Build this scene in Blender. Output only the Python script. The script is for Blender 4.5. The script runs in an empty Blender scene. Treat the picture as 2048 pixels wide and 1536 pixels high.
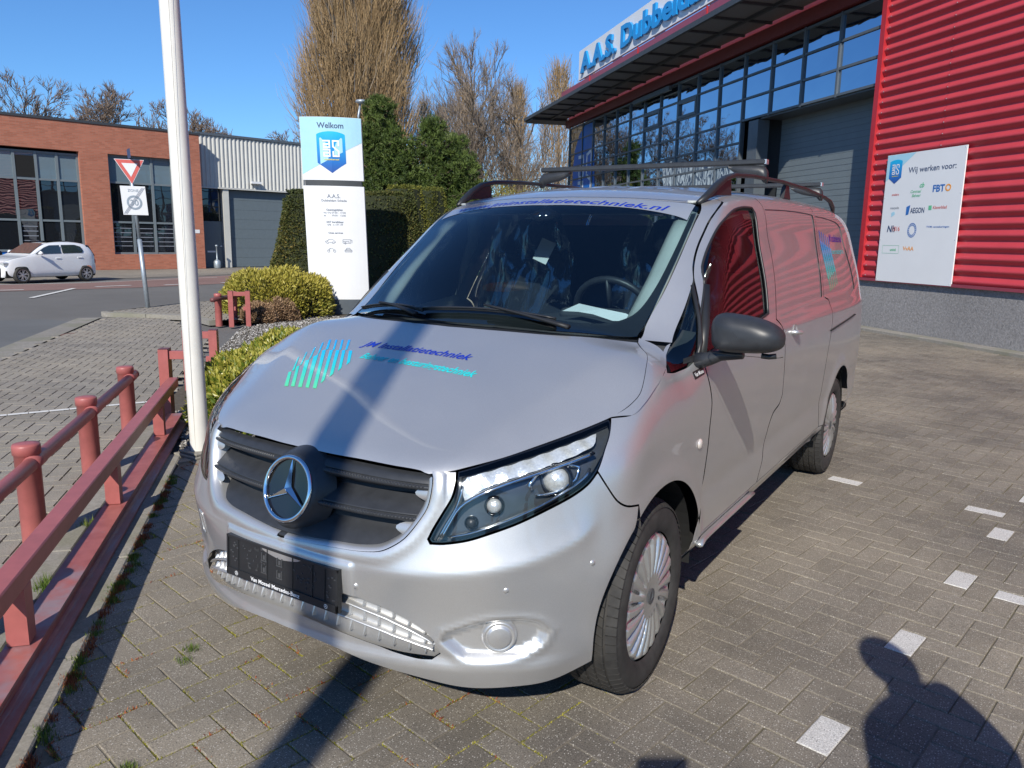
import bpy, math, random
import numpy as np
from mathutils import Vector, Matrix
from mathutils.geometry import delaunay_2d_cdt

S = bpy.context.scene
COL = S.collection
rnd = random.Random(7)
NR = np.random.default_rng(11)
R = math.radians

# ------------------------------------------------------------------ camera
cam_d = bpy.data.cameras.new('camera'); cam = bpy.data.objects.new('camera', cam_d); COL.objects.link(cam)
S.camera = cam
CAM = np.array([1.888, -1.513, 1.571])
def _axes(yaw, pitch, roll):
    cy, sy, cp, sp = math.cos(yaw), math.sin(yaw), math.cos(pitch), math.sin(pitch)
    f = np.array([sy*cp, cy*cp, -sp]); r = np.array([cy, -sy, 0.]); u = np.cross(r, f)
    c, s = math.cos(roll), math.sin(roll)
    return c*r+s*u, -s*r+c*u, f
_r, _u, _f = _axes(R(-32.65), R(10.61), R(1.0))
cam.matrix_world = Matrix(((_r[0], _u[0], -_f[0], CAM[0]), (_r[1], _u[1], -_f[1], CAM[1]), (_r[2], _u[2], -_f[2], CAM[2]), (0, 0, 0, 1)))
cam_d.sensor_width = 36; cam_d.lens = 36*1540/2048; cam_d.clip_start = .02; cam_d.clip_end = 2000

# ------------------------------------------------------------------ sky, sun, exposure
W = bpy.data.worlds.new('World'); S.world = W; W.use_nodes = True
nt = W.node_tree; nt.nodes.clear()
sky = nt.nodes.new('ShaderNodeTexSky'); sky.sky_type = 'NISHITA'; sky.sun_disc = False
SUN_EL, SUN_AZ = 36.0, 160.0            # azimuth clockwise from +Y
sky.sun_elevation = R(SUN_EL); sky.sun_rotation = R(SUN_AZ)
sky.air_density = 1.0; sky.dust_density = .0; sky.ozone_density = 2.6; sky.altitude = 0
bg = nt.nodes.new('ShaderNodeBackground'); bg.inputs['Strength'].default_value = .10
wo = nt.nodes.new('ShaderNodeOutputWorld')
tint = nt.nodes.new('ShaderNodeMix'); tint.data_type = 'RGBA'; tint.blend_type = 'MULTIPLY'; tint.inputs[0].default_value = 1; tint.inputs[7].default_value = (.46, .76, 1.10, 1)
nt.links.new(sky.outputs[0], tint.inputs[6]); nt.links.new(tint.outputs[2], bg.inputs[0]); nt.links.new(bg.outputs[0], wo.inputs[0])
sl = bpy.data.lights.new('sun', 'SUN'); sl.energy = 4.3; sl.angle = R(.55); sl.color = (1, .945, .845)
so = bpy.data.objects.new('sun', sl); COL.objects.link(so)
sd = Vector((math.sin(R(SUN_AZ))*math.cos(R(SUN_EL)), math.cos(R(SUN_AZ))*math.cos(R(SUN_EL)), math.sin(R(SUN_EL))))
so.rotation_euler = sd.to_track_quat('Z', 'Y').to_euler(); so.location = (20, -40, 40)
S.view_settings.view_transform = 'Standard'; S.view_settings.look = 'None'
S.view_settings.exposure = 0.36; S.view_settings.gamma = 1.0
S.render.engine = 'CYCLES'
S.cycles.max_bounces = 10; S.cycles.transparent_max_bounces = 24

# ------------------------------------------------------------------ object helpers
def tag(o, label=None, cat=None, group=None, kind=None):
    if label: o['label'] = label
    if cat: o['category'] = cat
    if group: o['group'] = group
    if kind: o['kind'] = kind
    return o
def empty(name, loc=(0, 0, 0), rz=0, parent=None, **k):
    o = bpy.data.objects.new(name, None); COL.objects.link(o); o.location = loc; o.rotation_euler = (0, 0, rz)
    o.empty_display_size = .2
    if parent: o.parent = parent
    return tag(o, **k)
def link(name, me, parent=None, **k):
    o = bpy.data.objects.new(name, me); COL.objects.link(o)
    if parent: o.parent = parent
    return tag(o, **k)
def mesh(name, v, f, mat, smooth=False, mi=None):
    me = bpy.data.meshes.new(name)
    v = np.asarray(v, dtype=np.float32).reshape(-1, 3)
    if isinstance(f, np.ndarray):
        n = f.shape[1]; me.vertices.add(len(v)); me.vertices.foreach_set('co', v.ravel())
        me.loops.add(f.size); me.loops.foreach_set('vertex_index', f.ravel().astype(np.int32))
        me.polygons.add(len(f)); me.polygons.foreach_set('loop_start', np.arange(0, f.size, n, dtype=np.int32))
        me.update(calc_edges=True); me.validate()
    else:
        me.from_pydata([tuple(map(float, q)) for q in v], [], f); me.update()
    for m in (mat if isinstance(mat, (list, tuple)) else [mat]): me.materials.append(m)
    if mi is not None: me.polygons.foreach_set('material_index', np.asarray(mi, dtype=np.int32))
    me.polygons.foreach_set('use_smooth', [bool(smooth)]*len(me.polygons))
    return me
def copy_tree(o, parent=None):
    c = o.copy(); COL.objects.link(c); c.parent = parent
    for ch in [q for q in bpy.data.objects if q.parent == o]: copy_tree(ch, c)
    return c

class MB:
    """collects simple shapes, builds ONE mesh object"""
    def __init__(s, fr=None): s.v = []; s.f = []; s.fr = fr
    def add(s, v, f):
        b = len(s.v)
        s.v += [s.fr(*q) for q in v] if s.fr else [tuple(q) for q in v]
        s.f += [tuple(b+i for i in q) for q in f]; return s
    def box(s, a, b, bev=0):
        x0, y0, z0 = a; x1, y1, z1 = b
        if bev <= 0:
            return s.add([(x0, y0, z0), (x1, y0, z0), (x1, y1, z0), (x0, y1, z0), (x0, y0, z1), (x1, y0, z1), (x1, y1, z1), (x0, y1, z1)],
                     [(0, 3, 2, 1), (4, 5, 6, 7), (0, 1, 5, 4), (1, 2, 6, 5), (2, 3, 7, 6), (3, 0, 4, 7)])
        e = bev; v = []
        for z, i in ((z0, e), (z0+e, 0), (z1-e, 0), (z1, e)):
            v += [(x0+i, y0+i, z), (x1-i, y0+i, z), (x1-i, y1-i, z), (x0+i, y1-i, z)]
        f = [(3, 2, 1, 0), (12, 13, 14, 15)]
        for k in range(3):
            for j in range(4): f.append((4*k+j, 4*k+(j+1) % 4, 4*k+4+(j+1) % 4, 4*k+4+j))
        return s.add(v, f)
    def quad(s, a, b, c, d): return s.add([a, b, c, d], [(0, 1, 2, 3)])
    def tube(s, pts, r, n=8, cap=True, flat=1.0):
        pts = [Vector(p) for p in pts]; rs = r if isinstance(r, (list, tuple)) else [r]*len(pts); v = []; up = None
        for i, p in enumerate(pts):
            t = (pts[min(i+1, len(pts)-1)]-pts[max(i-1, 0)]).normalized()
            if up is None: up = Vector((0, 0, 1)) if abs(t.z) < .9 else Vector((1, 0, 0))
            a = t.cross(up).normalized(); b = a.cross(t).normalized(); up = b
            for k in range(n):
                an = 2*math.pi*(k+.5)/n; v.append(p+a*math.cos(an)*rs[i]+b*math.sin(an)*rs[i]*flat)
        f = [(i*n+k, i*n+(k+1) % n, (i+1)*n+(k+1) % n, (i+1)*n+k) for i in range(len(pts)-1) for k in range(n)]
        if cap: f += [tuple(range(n-1, -1, -1)), tuple((len(pts)-1)*n+k for k in range(n))]
        return s.add([tuple(q) for q in v], f)
    def lathe(s, prof, n, M=None, cap=False):
        """profile [(r, h)] about local z"""
        v = []
        for r, h in prof:
            for k in range(n):
                a = 2*math.pi*k/n; p = Vector((r*math.cos(a), r*math.sin(a), h)); v.append(tuple(M @ p if M else p))
        f = [(i*n+k, i*n+(k+1) % n, (i+1)*n+(k+1) % n, (i+1)*n+k) for i in range(len(prof)-1) for k in range(n)]
        if cap: f += [tuple(range(n-1, -1, -1)), tuple((len(prof)-1)*n+k for k in range(n))]
        return s.add(v, f)
    def prism(s, poly, h0, h1):
        n = len(poly); v = [(x, y, h0) for x, y in poly]+[(x, y, h1) for x, y in poly]
        return s.add(v, [tuple(range(n-1, -1, -1)), tuple(range(n, 2*n))]+[(i, (i+1) % n, n+(i+1) % n, n+i) for i in range(n)])
    def build(s, name, mat, parent=None, smooth=False, **k):
        me = mesh(name, s.v, s.f, mat, smooth); return link(name, me, parent, **k)

# ------------------------------------------------------------------ material helpers
def new_mat(name):
    m = bpy.data.materials.new(name); m.use_nodes = True; t = m.node_tree; t.nodes.clear()
    o = t.nodes.new('ShaderNodeOutputMaterial'); b = t.nodes.new('ShaderNodeBsdfPrincipled'); t.links.new(b.outputs[0], o.inputs[0])
    return m, t, b, o
def node(t, kind, **k):
    n = t.nodes.new(kind)
    for a, v in k.items():
        if a in n.inputs and not hasattr(n, a): n.inputs[a].default_value = v
        else: setattr(n, a, v)
    return n
def ramp(t, fac, stops):
    r = t.nodes.new('ShaderNodeValToRGB'); e = r.color_ramp.elements
    while len(e) > 1: e.remove(e[-1])
    e[0].position, e[0].color = stops[0][0], (*stops[0][1], 1)
    for p, c in stops[1:]:
        q = e.new(p); q.color = (*c, 1)
    t.links.new(fac, r.inputs[0]); return r.outputs[0]
def noise(t, co, scale, detail=3, rough=.5, dist=0):
    n = t.nodes.new('ShaderNodeTexNoise'); n.inputs['Scale'].default_value = scale; n.inputs['Detail'].default_value = detail
    n.inputs['Roughness'].default_value = rough; n.inputs['Distortion'].default_value = dist
    if co is not None: t.links.new(co, n.inputs['Vector'])
    return n.outputs['Fac']
def mix(t, fac, a, b, mode='MIX'):
    m = t.nodes.new('ShaderNodeMix'); m.data_type = 'RGBA'; m.blend_type = mode
    for s_, v in ((m.inputs[0], fac), (m.inputs[6], a), (m.inputs[7], b)):
        if hasattr(v, 'is_linked'): t.links.new(v, s_)
        elif isinstance(v, tuple): s_.default_value = (*v, 1)
        else: s_.default_value = v
    return m.outputs[2]
def mth(t, op, a, b=0.0, c=None):
    m = t.nodes.new('ShaderNodeMath'); m.operation = op
    for i, v in enumerate((a, b) if c is None else (a, b, c)):
        if hasattr(v, 'is_linked'): t.links.new(v, m.inputs[i])
        else: m.inputs[i].default_value = v
    return m.outputs[0]
def pos(t): return t.nodes.new('ShaderNodeNewGeometry').outputs['Position']
def bump(t, b, h, strength, dist=.002):
    n = t.nodes.new('ShaderNodeBump'); n.inputs['Strength'].default_value = strength; n.inputs['Distance'].default_value = dist
    t.links.new(h, n.inputs['Height']); t.links.new(n.outputs[0], b.inputs['Normal']); return n
def simple(name, col, rough=.5, metal=0, var=.12, scale=8, bmp=0, bscale=60, coat=0, spec=.5, bdist=.002):
    m, t, b, o = new_mat(name); p = pos(t)
    n = noise(t, p, scale, 4, .6)
    lo = tuple(c*(1-var) for c in col); hi = tuple(min(1, c*(1+var)) for c in col)
    t.links.new(ramp(t, n, [(.3, lo), (.7, hi)]), b.inputs['Base Color'])
    b.inputs['Roughness'].default_value = rough; b.inputs['Metallic'].default_value = metal
    b.inputs['Coat Weight'].default_value = coat; b.inputs['Coat Roughness'].default_value = .04
    b.inputs['Specular IOR Level'].default_value = spec
    if bmp: bump(t, b, noise(t, p, bscale, 4, .6), bmp, bdist)
    return m

M = {}
# silver paint: fine metal flake under clear coat
def paint():
    m, t, b, o = new_mat('silver_paint'); p = pos(t)
    fl = noise(t, p, 900, 1, .5); dust = noise(t, p, 5, 5, .6)
    c = ramp(t, fl, [(.35, (.56, .56, .555)), (.65, (.65, .648, .64))])
    t.links.new(c, b.inputs['Base Color'])
    b.inputs['Metallic'].default_value = .72
    t.links.new(ramp(t, dust, [(.3, (.35,)*3), (.75, (.42,)*3)]), b.inputs['Roughness'])
    b.inputs['Coat Weight'].default_value = .75; b.inputs['Coat Roughness'].default_value = .03; b.inputs['Coat IOR'].default_value = 1.45
    bump(t, b, fl, .04, .0004)
    return m
M['silver'] = paint()
M['plastic'] = simple('black_plastic', (.028, .03, .034), .42, var=.15, scale=30, bmp=.25, bscale=700, bdist=.0006)
M['plastic_dk'] = simple('dark_plastic', (.012, .013, .015), .55, var=.2, scale=20)
M['gloss'] = simple('gloss_black', (.008, .008, .009), .08, var=.1, coat=.5)
M['satin'] = simple('satin_black', (.02, .021, .023), .42, var=.1, scale=20)
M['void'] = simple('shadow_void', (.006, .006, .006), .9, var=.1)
M['chrome'] = simple('chrome', (.82, .84, .86), .06, 1, var=.03)
M['hubcap'] = simple('hubcap_silver', (.60, .61, .60), .33, .75, var=.05, coat=.5)
M['slot'] = simple('hubcap_slot', (.10, .105, .11), .5, .3, var=.1)
M['white_led'] = simple('led_optic', (.85, .88, .9), .15, .55, var=.15, scale=120, bmp=.7, bscale=160, coat=1)
M['amber'] = simple('side_marker', (.75, .68, .62), .2, .3, var=.1, coat=1)
M['fabric'] = simple('seat_fabric', (.03, .033, .04), .9, var=.2)
M['dash'] = simple('dashboard', (.05, .053, .058), .65, var=.12, bmp=.3, bscale=400, bdist=.0008)
M['trim_grey'] = simple('cabin_trim', (.42, .44, .42), .7, var=.06)
M['partition'] = simple('partition', (.09, .095, .1), .7, var=.1)
M['plywood'] = simple('plywood', (.55, .48, .30), .6, var=.1)
M['plastic_wrap'] = simple('plastic_wrap', (.38, .42, .47), .12, var=.3, scale=25, bmp=1, bscale=22, bdist=.03)
M['paper'] = simple('paper', (.82, .84, .84), .7, var=.03)
M['txt_blue'] = simple('navy_vinyl', (.008, .03, .36), .35, var=.05, coat=.4)
M['txt_teal'] = simple('teal_vinyl', (.02, .56, .58), .35, var=.05, coat=.4)
M['txt_white'] = simple('white_vinyl', (.8, .8, .8), .4, var=.03)
def logo_mat(name, ax, a, b_, stops):
    m, t, b, o = new_mat(name); sx = t.nodes.new('ShaderNodeSeparateXYZ'); t.links.new(pos(t), sx.inputs[0])
    mr = t.nodes.new('ShaderNodeMapRange'); mr.inputs[1].default_value = a; mr.inputs[2].default_value = b_
    t.links.new(sx.outputs[ax], mr.inputs[0]); t.links.new(ramp(t, mr.outputs[0], stops), b.inputs['Base Color'])
    b.inputs['Roughness'].default_value = .35; b.inputs['Coat Weight'].default_value = .4; return m
M['bars'] = logo_mat('bar_logo_vinyl', 1, .45, .79, [(0, (.10, .62, .30)), (.35, (.02, .56, .50)), (.7, (.01, .45, .72)), (1, (.01, .30, .78))])
M['bars_side'] = logo_mat('bar_logo_side_vinyl', 2, 1.28, 1.66, [(0, (.10, .6, .25)), (.35, (.02, .50, .50)), (.7, (.01, .35, .7)), (1, (.03, .12, .6))])
def glass(name, tint, refl, rough=.0, wav=0, wscale=1.5):
    m, t, b, o = new_mat(name); t.nodes.remove(b)
    tr = t.nodes.new('ShaderNodeBsdfTransparent'); tr.inputs[0].default_value = (*tint, 1)
    g = t.nodes.new('ShaderNodeBsdfGlossy'); g.inputs['Roughness'].default_value = rough; g.inputs[0].default_value = (1, 1, 1, 1)
    fr = t.nodes.new('ShaderNodeFresnel'); fr.inputs[0].default_value = refl
    mx = t.nodes.new('ShaderNodeMixShader'); t.links.new(fr.outputs[0], mx.inputs[0]); t.links.new(tr.outputs[0], mx.inputs[1]); t.links.new(g.outputs[0], mx.inputs[2])
    t.links.new(mx.outputs[0], o.inputs[0])
    if wav:
        n = t.nodes.new('ShaderNodeBump'); n.inputs['Strength'].default_value = 1; n.inputs['Distance'].default_value = wav
        t.links.new(noise(t, pos(t), wscale, 2, .4), n.inputs['Height']); t.links.new(n.outputs[0], g.inputs['Normal']); t.links.new(n.outputs[0], fr.inputs['Normal'])
    return m
M['windscreen'] = glass('windscreen_glass', (.62, .76, .80), 1.7)
M['sideglass'] = glass('side_glass', (.66, .78, .76), 1.75)
M['lens'] = glass('lamp_lens', (.93, .95, .96), 1.45)

# ================================================================== VAN BODY SURFACE (y = 0 at the nose, van faces -Y)
# ---------- smooth tables ----------
def nspline(k,v,q):
    k=np.asarray(k,float); v=np.asarray(v,float); n=len(k); h=np.diff(k)
    A=np.zeros((n,n)); B=np.zeros((n,)+v.shape[1:]); A[0,0]=A[-1,-1]=1
    for i in range(1,n-1):
        A[i,i-1]=h[i-1]; A[i,i]=2*(h[i-1]+h[i]); A[i,i+1]=h[i]
        B[i]=6*((v[i+1]-v[i])/h[i]-(v[i]-v[i-1])/h[i-1])
    m=np.linalg.solve(A,B.reshape(n,-1)).reshape(B.shape)
    q=np.clip(q,k[0],k[-1]); i=np.clip(np.searchsorted(k,q)-1,0,n-2); t=q-k[i]; hh=h[i]
    sh=(len(q),)+(1,)*(v.ndim-1); t=t.reshape(sh); hh=hh.reshape(sh)
    return v[i]+t*((v[i+1]-v[i])/hh-hh*(2*m[i]+m[i+1])/6)+t*t*m[i]/2+t**3*(m[i+1]-m[i])/(6*hh)
class Tab:
    def __init__(s,kx,ky,v,d=.02):
        s.x0,s.y0,s.d=kx[0],ky[0],d
        qx=np.arange(kx[0],kx[-1]+d,d); qy=np.arange(ky[0],ky[-1]+d,d)
        v=nspline(kx,np.asarray(v,float).T,qx)       # (nqx, nky)
        s.g=nspline(ky,v.T,qy).T                       # (nqx,nqy)
    def __call__(s,x,y):
        nx,ny=s.g.shape
        u=np.clip((x-s.x0)/s.d,0,nx-1.001); v=np.clip((y-s.y0)/s.d,0,ny-1.001)
        i=u.astype(int); j=v.astype(int); a=u-i; b=v-j
        def w(t): return (-.5*t+t*t-.5*t**3, 1-2.5*t*t+1.5*t**3, .5*t+2*t*t-1.5*t**3, -.5*t*t+.5*t**3)
        wa,wb=w(a),w(b); r=0
        for p in range(4):
            ii=np.clip(i+p-1,0,nx-1)
            for q in range(4):
                r=r+wa[p]*wb[q]*s.g[ii,np.clip(j+q-1,0,ny-1)]
        return r
def sstep(a,b,x):
    t=np.clip((x-a)/(b-a),0,1); return t*t*t*(t*(6*t-15)+10)
def smax(a,b,k):
    h=np.maximum(k-np.abs(a-b),0)/k; return np.maximum(a,b)+h*h*h*k/6
# front surface y(x,z): rows z, cols x
FX=[0,.25,.5,.7,.85,1.0]
FZ=[.10,.20,.30,.42,.57,.69,.80,.90,1.0,1.2]
FV=[[.16,.18,.24,.34,.50,.70],
    [.115,.135,.205,.31,.47,.67],
    [.078,.098,.168,.275,.42,.62],
    [.078,.095,.160,.265,.405,.60],
    [.070,.083,.150,.255,.395,.58],
    [.095,.108,.172,.275,.415,.60],
    [.140,.150,.200,.305,.445,.63],
    [.190,.195,.228,.335,.48,.67],
    [.260,.265,.300,.40,.55,.75],
    [.420,.43,.47,.58,.74,.95]]
TF=Tab(FX,FZ,FV)
# side half width x(y,z): rows z, cols y
SY=[0,.5,.9,1.3,2.0,3.0,4.0,4.7,5.2]
SZ=[.10,.25,.40,.55,.75,.95,1.10,1.22,1.40,1.60,1.75,1.95]
SV=[[.90,.905,.905,.905,.905,.905,.905,.90,.86],
    [.92,.93,.935,.93,.93,.93,.93,.92,.88],
    [.935,.945,.950,.950,.950,.950,.950,.94,.90],
    [.955,.960,.963,.962,.960,.960,.960,.95,.91],
    [.962,.966,.967,.966,.966,.966,.966,.955,.92],
    [.952,.962,.965,.966,.966,.966,.966,.955,.92],
    [.915,.930,.942,.952,.956,.958,.958,.948,.91],
    [.885,.90,.916,.930,.935,.936,.936,.926,.89],
    [.79,.81,.835,.862,.887,.893,.893,.883,.85],
    [.72,.74,.765,.795,.825,.832,.832,.822,.79],
    [.68,.70,.73,.762,.792,.800,.800,.790,.75],
    [.61,.63,.66,.70,.735,.742,.742,.732,.69]]
TS=Tab(SY,SZ,SV)
# centre-line height
HY=[0,.10,.18,.25,.4,.6,.8,.95,1.02,1.10,1.25,1.5,1.65,1.80,1.92,2.05,2.3,2.7,3.3,4.2,4.9,5.2]
HZ=[.74,.82,.885,.925,.995,1.085,1.165,1.222,1.252,1.30,1.415,1.607,1.706,1.775,1.808,1.828,1.855,1.878,1.892,1.89,1.86,1.82]
_q=np.arange(-.6,5.21,.01); _hv=np.where(_q<0,.74+_q*.8,nspline(HY,np.array(HZ)[:,None],_q)[:,0])
def Hc(y):
    u=np.clip((y+.6)/.01,1,len(_q)-3); i=u.astype(int); t=u-i
    a,b,c,d=_hv[i-1],_hv[i],_hv[i+1],_hv[i+2]
    return b+.5*t*(c-a+t*(2*a-5*b+4*c-d+t*(3*(b-c)+d-a)))
def H(x,y):
    ax=np.abs(x)
    ws=sstep(.85,1.2,y)*(1-sstep(1.6,2.3,y))          # windscreen zone: bowed in plan
    k=.05*(1-sstep(.5,1.0,y))+.26*ws
    h=Hc(y-k*ax**2)
    hood=1-sstep(.95,1.25,y)
    xc=.50+.30*np.clip((y-.22)/.83,0,1)
    d=ax-xc
    cr=.5*(d+np.sqrt(d*d+.03**2))                      # soft crease
    h=h-hood*(.26*cr+.045*ax**2)
    h=h-(1-hood)*(.10*ax**2)
    return h
def G(x,y,z):
    ax=np.abs(x)
    f=TF(np.minimum(ax,1.),z)-y
    f=np.where(z>1.15,f-(z-1.15)*0,f)
    s=ax-TS(y,z)
    # wheel-arch lips
    for cy in (.895,4.095):
        r=np.hypot(y-cy,(z-.34))
        s=s-.012*np.exp(-((r-.43)/.05)**2)*(z>.1)
    # blind rear side windows, sunk
    t=(z-H(ax,y))*.93
    b=(y-5.13)
    kt=.10+.05*sstep(.3,1.0,y)
    g=smax(f,s,.12)
    g=smax(g,t,np.where(y<.5,.07+.0*y,.07)+.10*sstep(.4,1.1,y))
    g=smax(g,b,.12)
    return g
YC=1.1
def dirW(s):
    a=np.abs(s); ph=np.minimum(a,1.5)/1.5*np.pi/2; sg=np.sign(s)+(s==0)
    oy=YC+np.maximum(a-1.5,0)
    return oy, sg*np.sin(ph), -np.cos(ph)
def _W0(s,z):
    oy,dx,dy=dirW(s); lo=np.zeros_like(s); hi=np.full_like(s,1.7)
    for _ in range(22):
        m=(lo+hi)/2; ins=G(m*dx,oy+m*dy,z)<0
        lo=np.where(ins,m,lo); hi=np.where(ins,hi,m)
    return lo
def _T0(x,y):
    lo=np.full_like(x,.2); hi=np.full_like(x,2.2)
    for _ in range(22):
        m=(lo+hi)/2; ins=G(x,y,m)<0
        lo=np.where(ins,m,lo); hi=np.where(ins,hi,m)
    return lo
class Lut:
    def __init__(s,x0,x1,y0,y1,d,fn):
        s.x0,s.y0,s.d=x0,y0,d; a,b=np.meshgrid(np.arange(x0,x1,d),np.arange(y0,y1,d),indexing='ij'); s.g=fn(a,b)
    __call__=Tab.__call__
LW=Lut(-.02,5.6,.1,1.9,.0125,_W0); LT=Lut(-.025,.925,.0,5.14,.0125,_T0)
def SW(s,z):
    s=np.asarray(s,float); z=np.asarray(z,float); oy,dx,dy=dirW(s); t=LW(np.abs(s),z)
    return np.stack([t*dx,oy+t*dy,z],-1)
def ST(x,y):
    x=np.asarray(x,float); y=np.asarray(y,float); return np.stack([x,y,LT(np.abs(x),y)],-1)
def invW(p):
    x,y,z=p[...,0],p[...,1],p[...,2]
    s=np.where(y<YC,np.arctan2(np.abs(x),YC-y)/(np.pi/2)*1.5,1.5+y-YC)
    return np.stack([s*np.sign(x),z],-1)
def nrm(p,e=.002):
    x,y,z=p[...,0],p[...,1],p[...,2]
    n=np.stack([G(x+e,y,z)-G(x-e,y,z),G(x,y+e,z)-G(x,y-e,z),G(x,y,z+e)-G(x,y,z-e)],-1)
    return n/np.linalg.norm(n,axis=-1,keepdims=True)


def cr_resample(P, h, closed=True):
    """Catmull-Rom where the outline is smooth, straight at its corners"""
    P = [np.array(p, float) for p in P]; n = len(P); out = []
    def corner(i):
        a = P[i]-P[(i-1) % n]; b = P[(i+1) % n]-P[i]
        c = np.dot(a, b)/(np.linalg.norm(a)*np.linalg.norm(b)+1e-9); return c < .80
    co = [corner(i) for i in range(n)]
    for i in range(n if closed else n-1):
        p1, p2 = P[i], P[(i+1) % n]; L = np.linalg.norm(p2-p1); k = max(1, int(round(L/h)))
        m1 = (p2-P[(i-1) % n])/2 if not co[i] else p2-p1
        m2 = (P[(i+2) % n]-p1)/2 if not co[(i+1) % n] else p2-p1
        for m, fl in ((m1, 0), (m2, 1)):
            q = np.linalg.norm(m)
            if q > L: m *= L/q
        for j in range(k):
            t = j/k; out.append((2*t**3-3*t*t+1)*p1+(t**3-2*t*t+t)*m1+(-2*t**3+3*t*t)*p2+(t**3-t*t)*m2)
    return np.array(out)
def inside(poly, q):
    x, y = q[:, 0], q[:, 1]; c = np.zeros(len(q), bool); n = len(poly); j = n-1
    for i in range(n):
        xi, yi = poly[i]; xj, yj = poly[j]
        c ^= ((yi > y) != (yj > y)) & (x < (xj-xi)*(y-yi)/((yj-yi) if abs(yj-yi) > 1e-12 else 1e-12)+xi); j = i
    return c
def pdist(poly, q):
    a = poly; b = np.roll(poly, -1, 0); d = np.full(len(q), 9.)
    for i in range(len(a)):
        ab = b[i]-a[i]; t = np.clip(((q-a[i])@ab)/(ab@ab+1e-12), 0, 1)
        d = np.minimum(d, np.linalg.norm(q-a[i]-t[:, None]*ab, axis=1))
    return d
def area(p): x, y = p[:, 0], p[:, 1]; return .5*np.sum(x*np.roll(y, -1)-np.roll(x, -1)*y)
def inset_poly(p, d, axis0):
    if area(p) < 0: p = p[::-1]
    a = np.roll(p, 1, 0); b = np.roll(p, -1, 0); e1 = p-a; e2 = b-p
    n1 = np.stack([-e1[:, 1], e1[:, 0]], 1); n2 = np.stack([-e2[:, 1], e2[:, 0]], 1)
    n1 /= np.linalg.norm(n1, axis=1)[:, None]+1e-12; n2 /= np.linalg.norm(n2, axis=1)[:, None]+1e-12
    m = n1+n2; m /= (np.linalg.norm(m, axis=1)[:, None]+1e-9); k = 1/np.clip((m*n1).sum(1), .5, 1)
    mv = m*(d*k)[:, None]
    if axis0: mv[np.abs(p[:, 0]) < 1e-6, 0] = 0
    return p+mv
def surf(dom, q, disp=None):
    p = SW(q[:, 0], q[:, 1]) if dom == 'W' else ST(q[:, 0], q[:, 1])
    if disp is not None: p = p+nrm(p)*disp(q[:, 0], q[:, 1])[:, None]
    return p
def surf_n(dom, q, disp=None):
    p = surf(dom, q, disp)
    if disp is None: return p, nrm(p)
    e = .003; dx = np.array([e, 0]); dy = np.array([0, e])
    n = np.cross(surf(dom, q+dx, disp)-surf(dom, q-dx, disp), surf(dom, q+dy, disp)-surf(dom, q-dy, disp))
    n /= np.linalg.norm(n, axis=1)[:, None]+1e-12; ref = nrm(surf(dom, q)); n *= np.sign((n*ref).sum(1))[:, None]+1e-9
    return p, n/np.linalg.norm(n, axis=1)[:, None]
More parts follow.
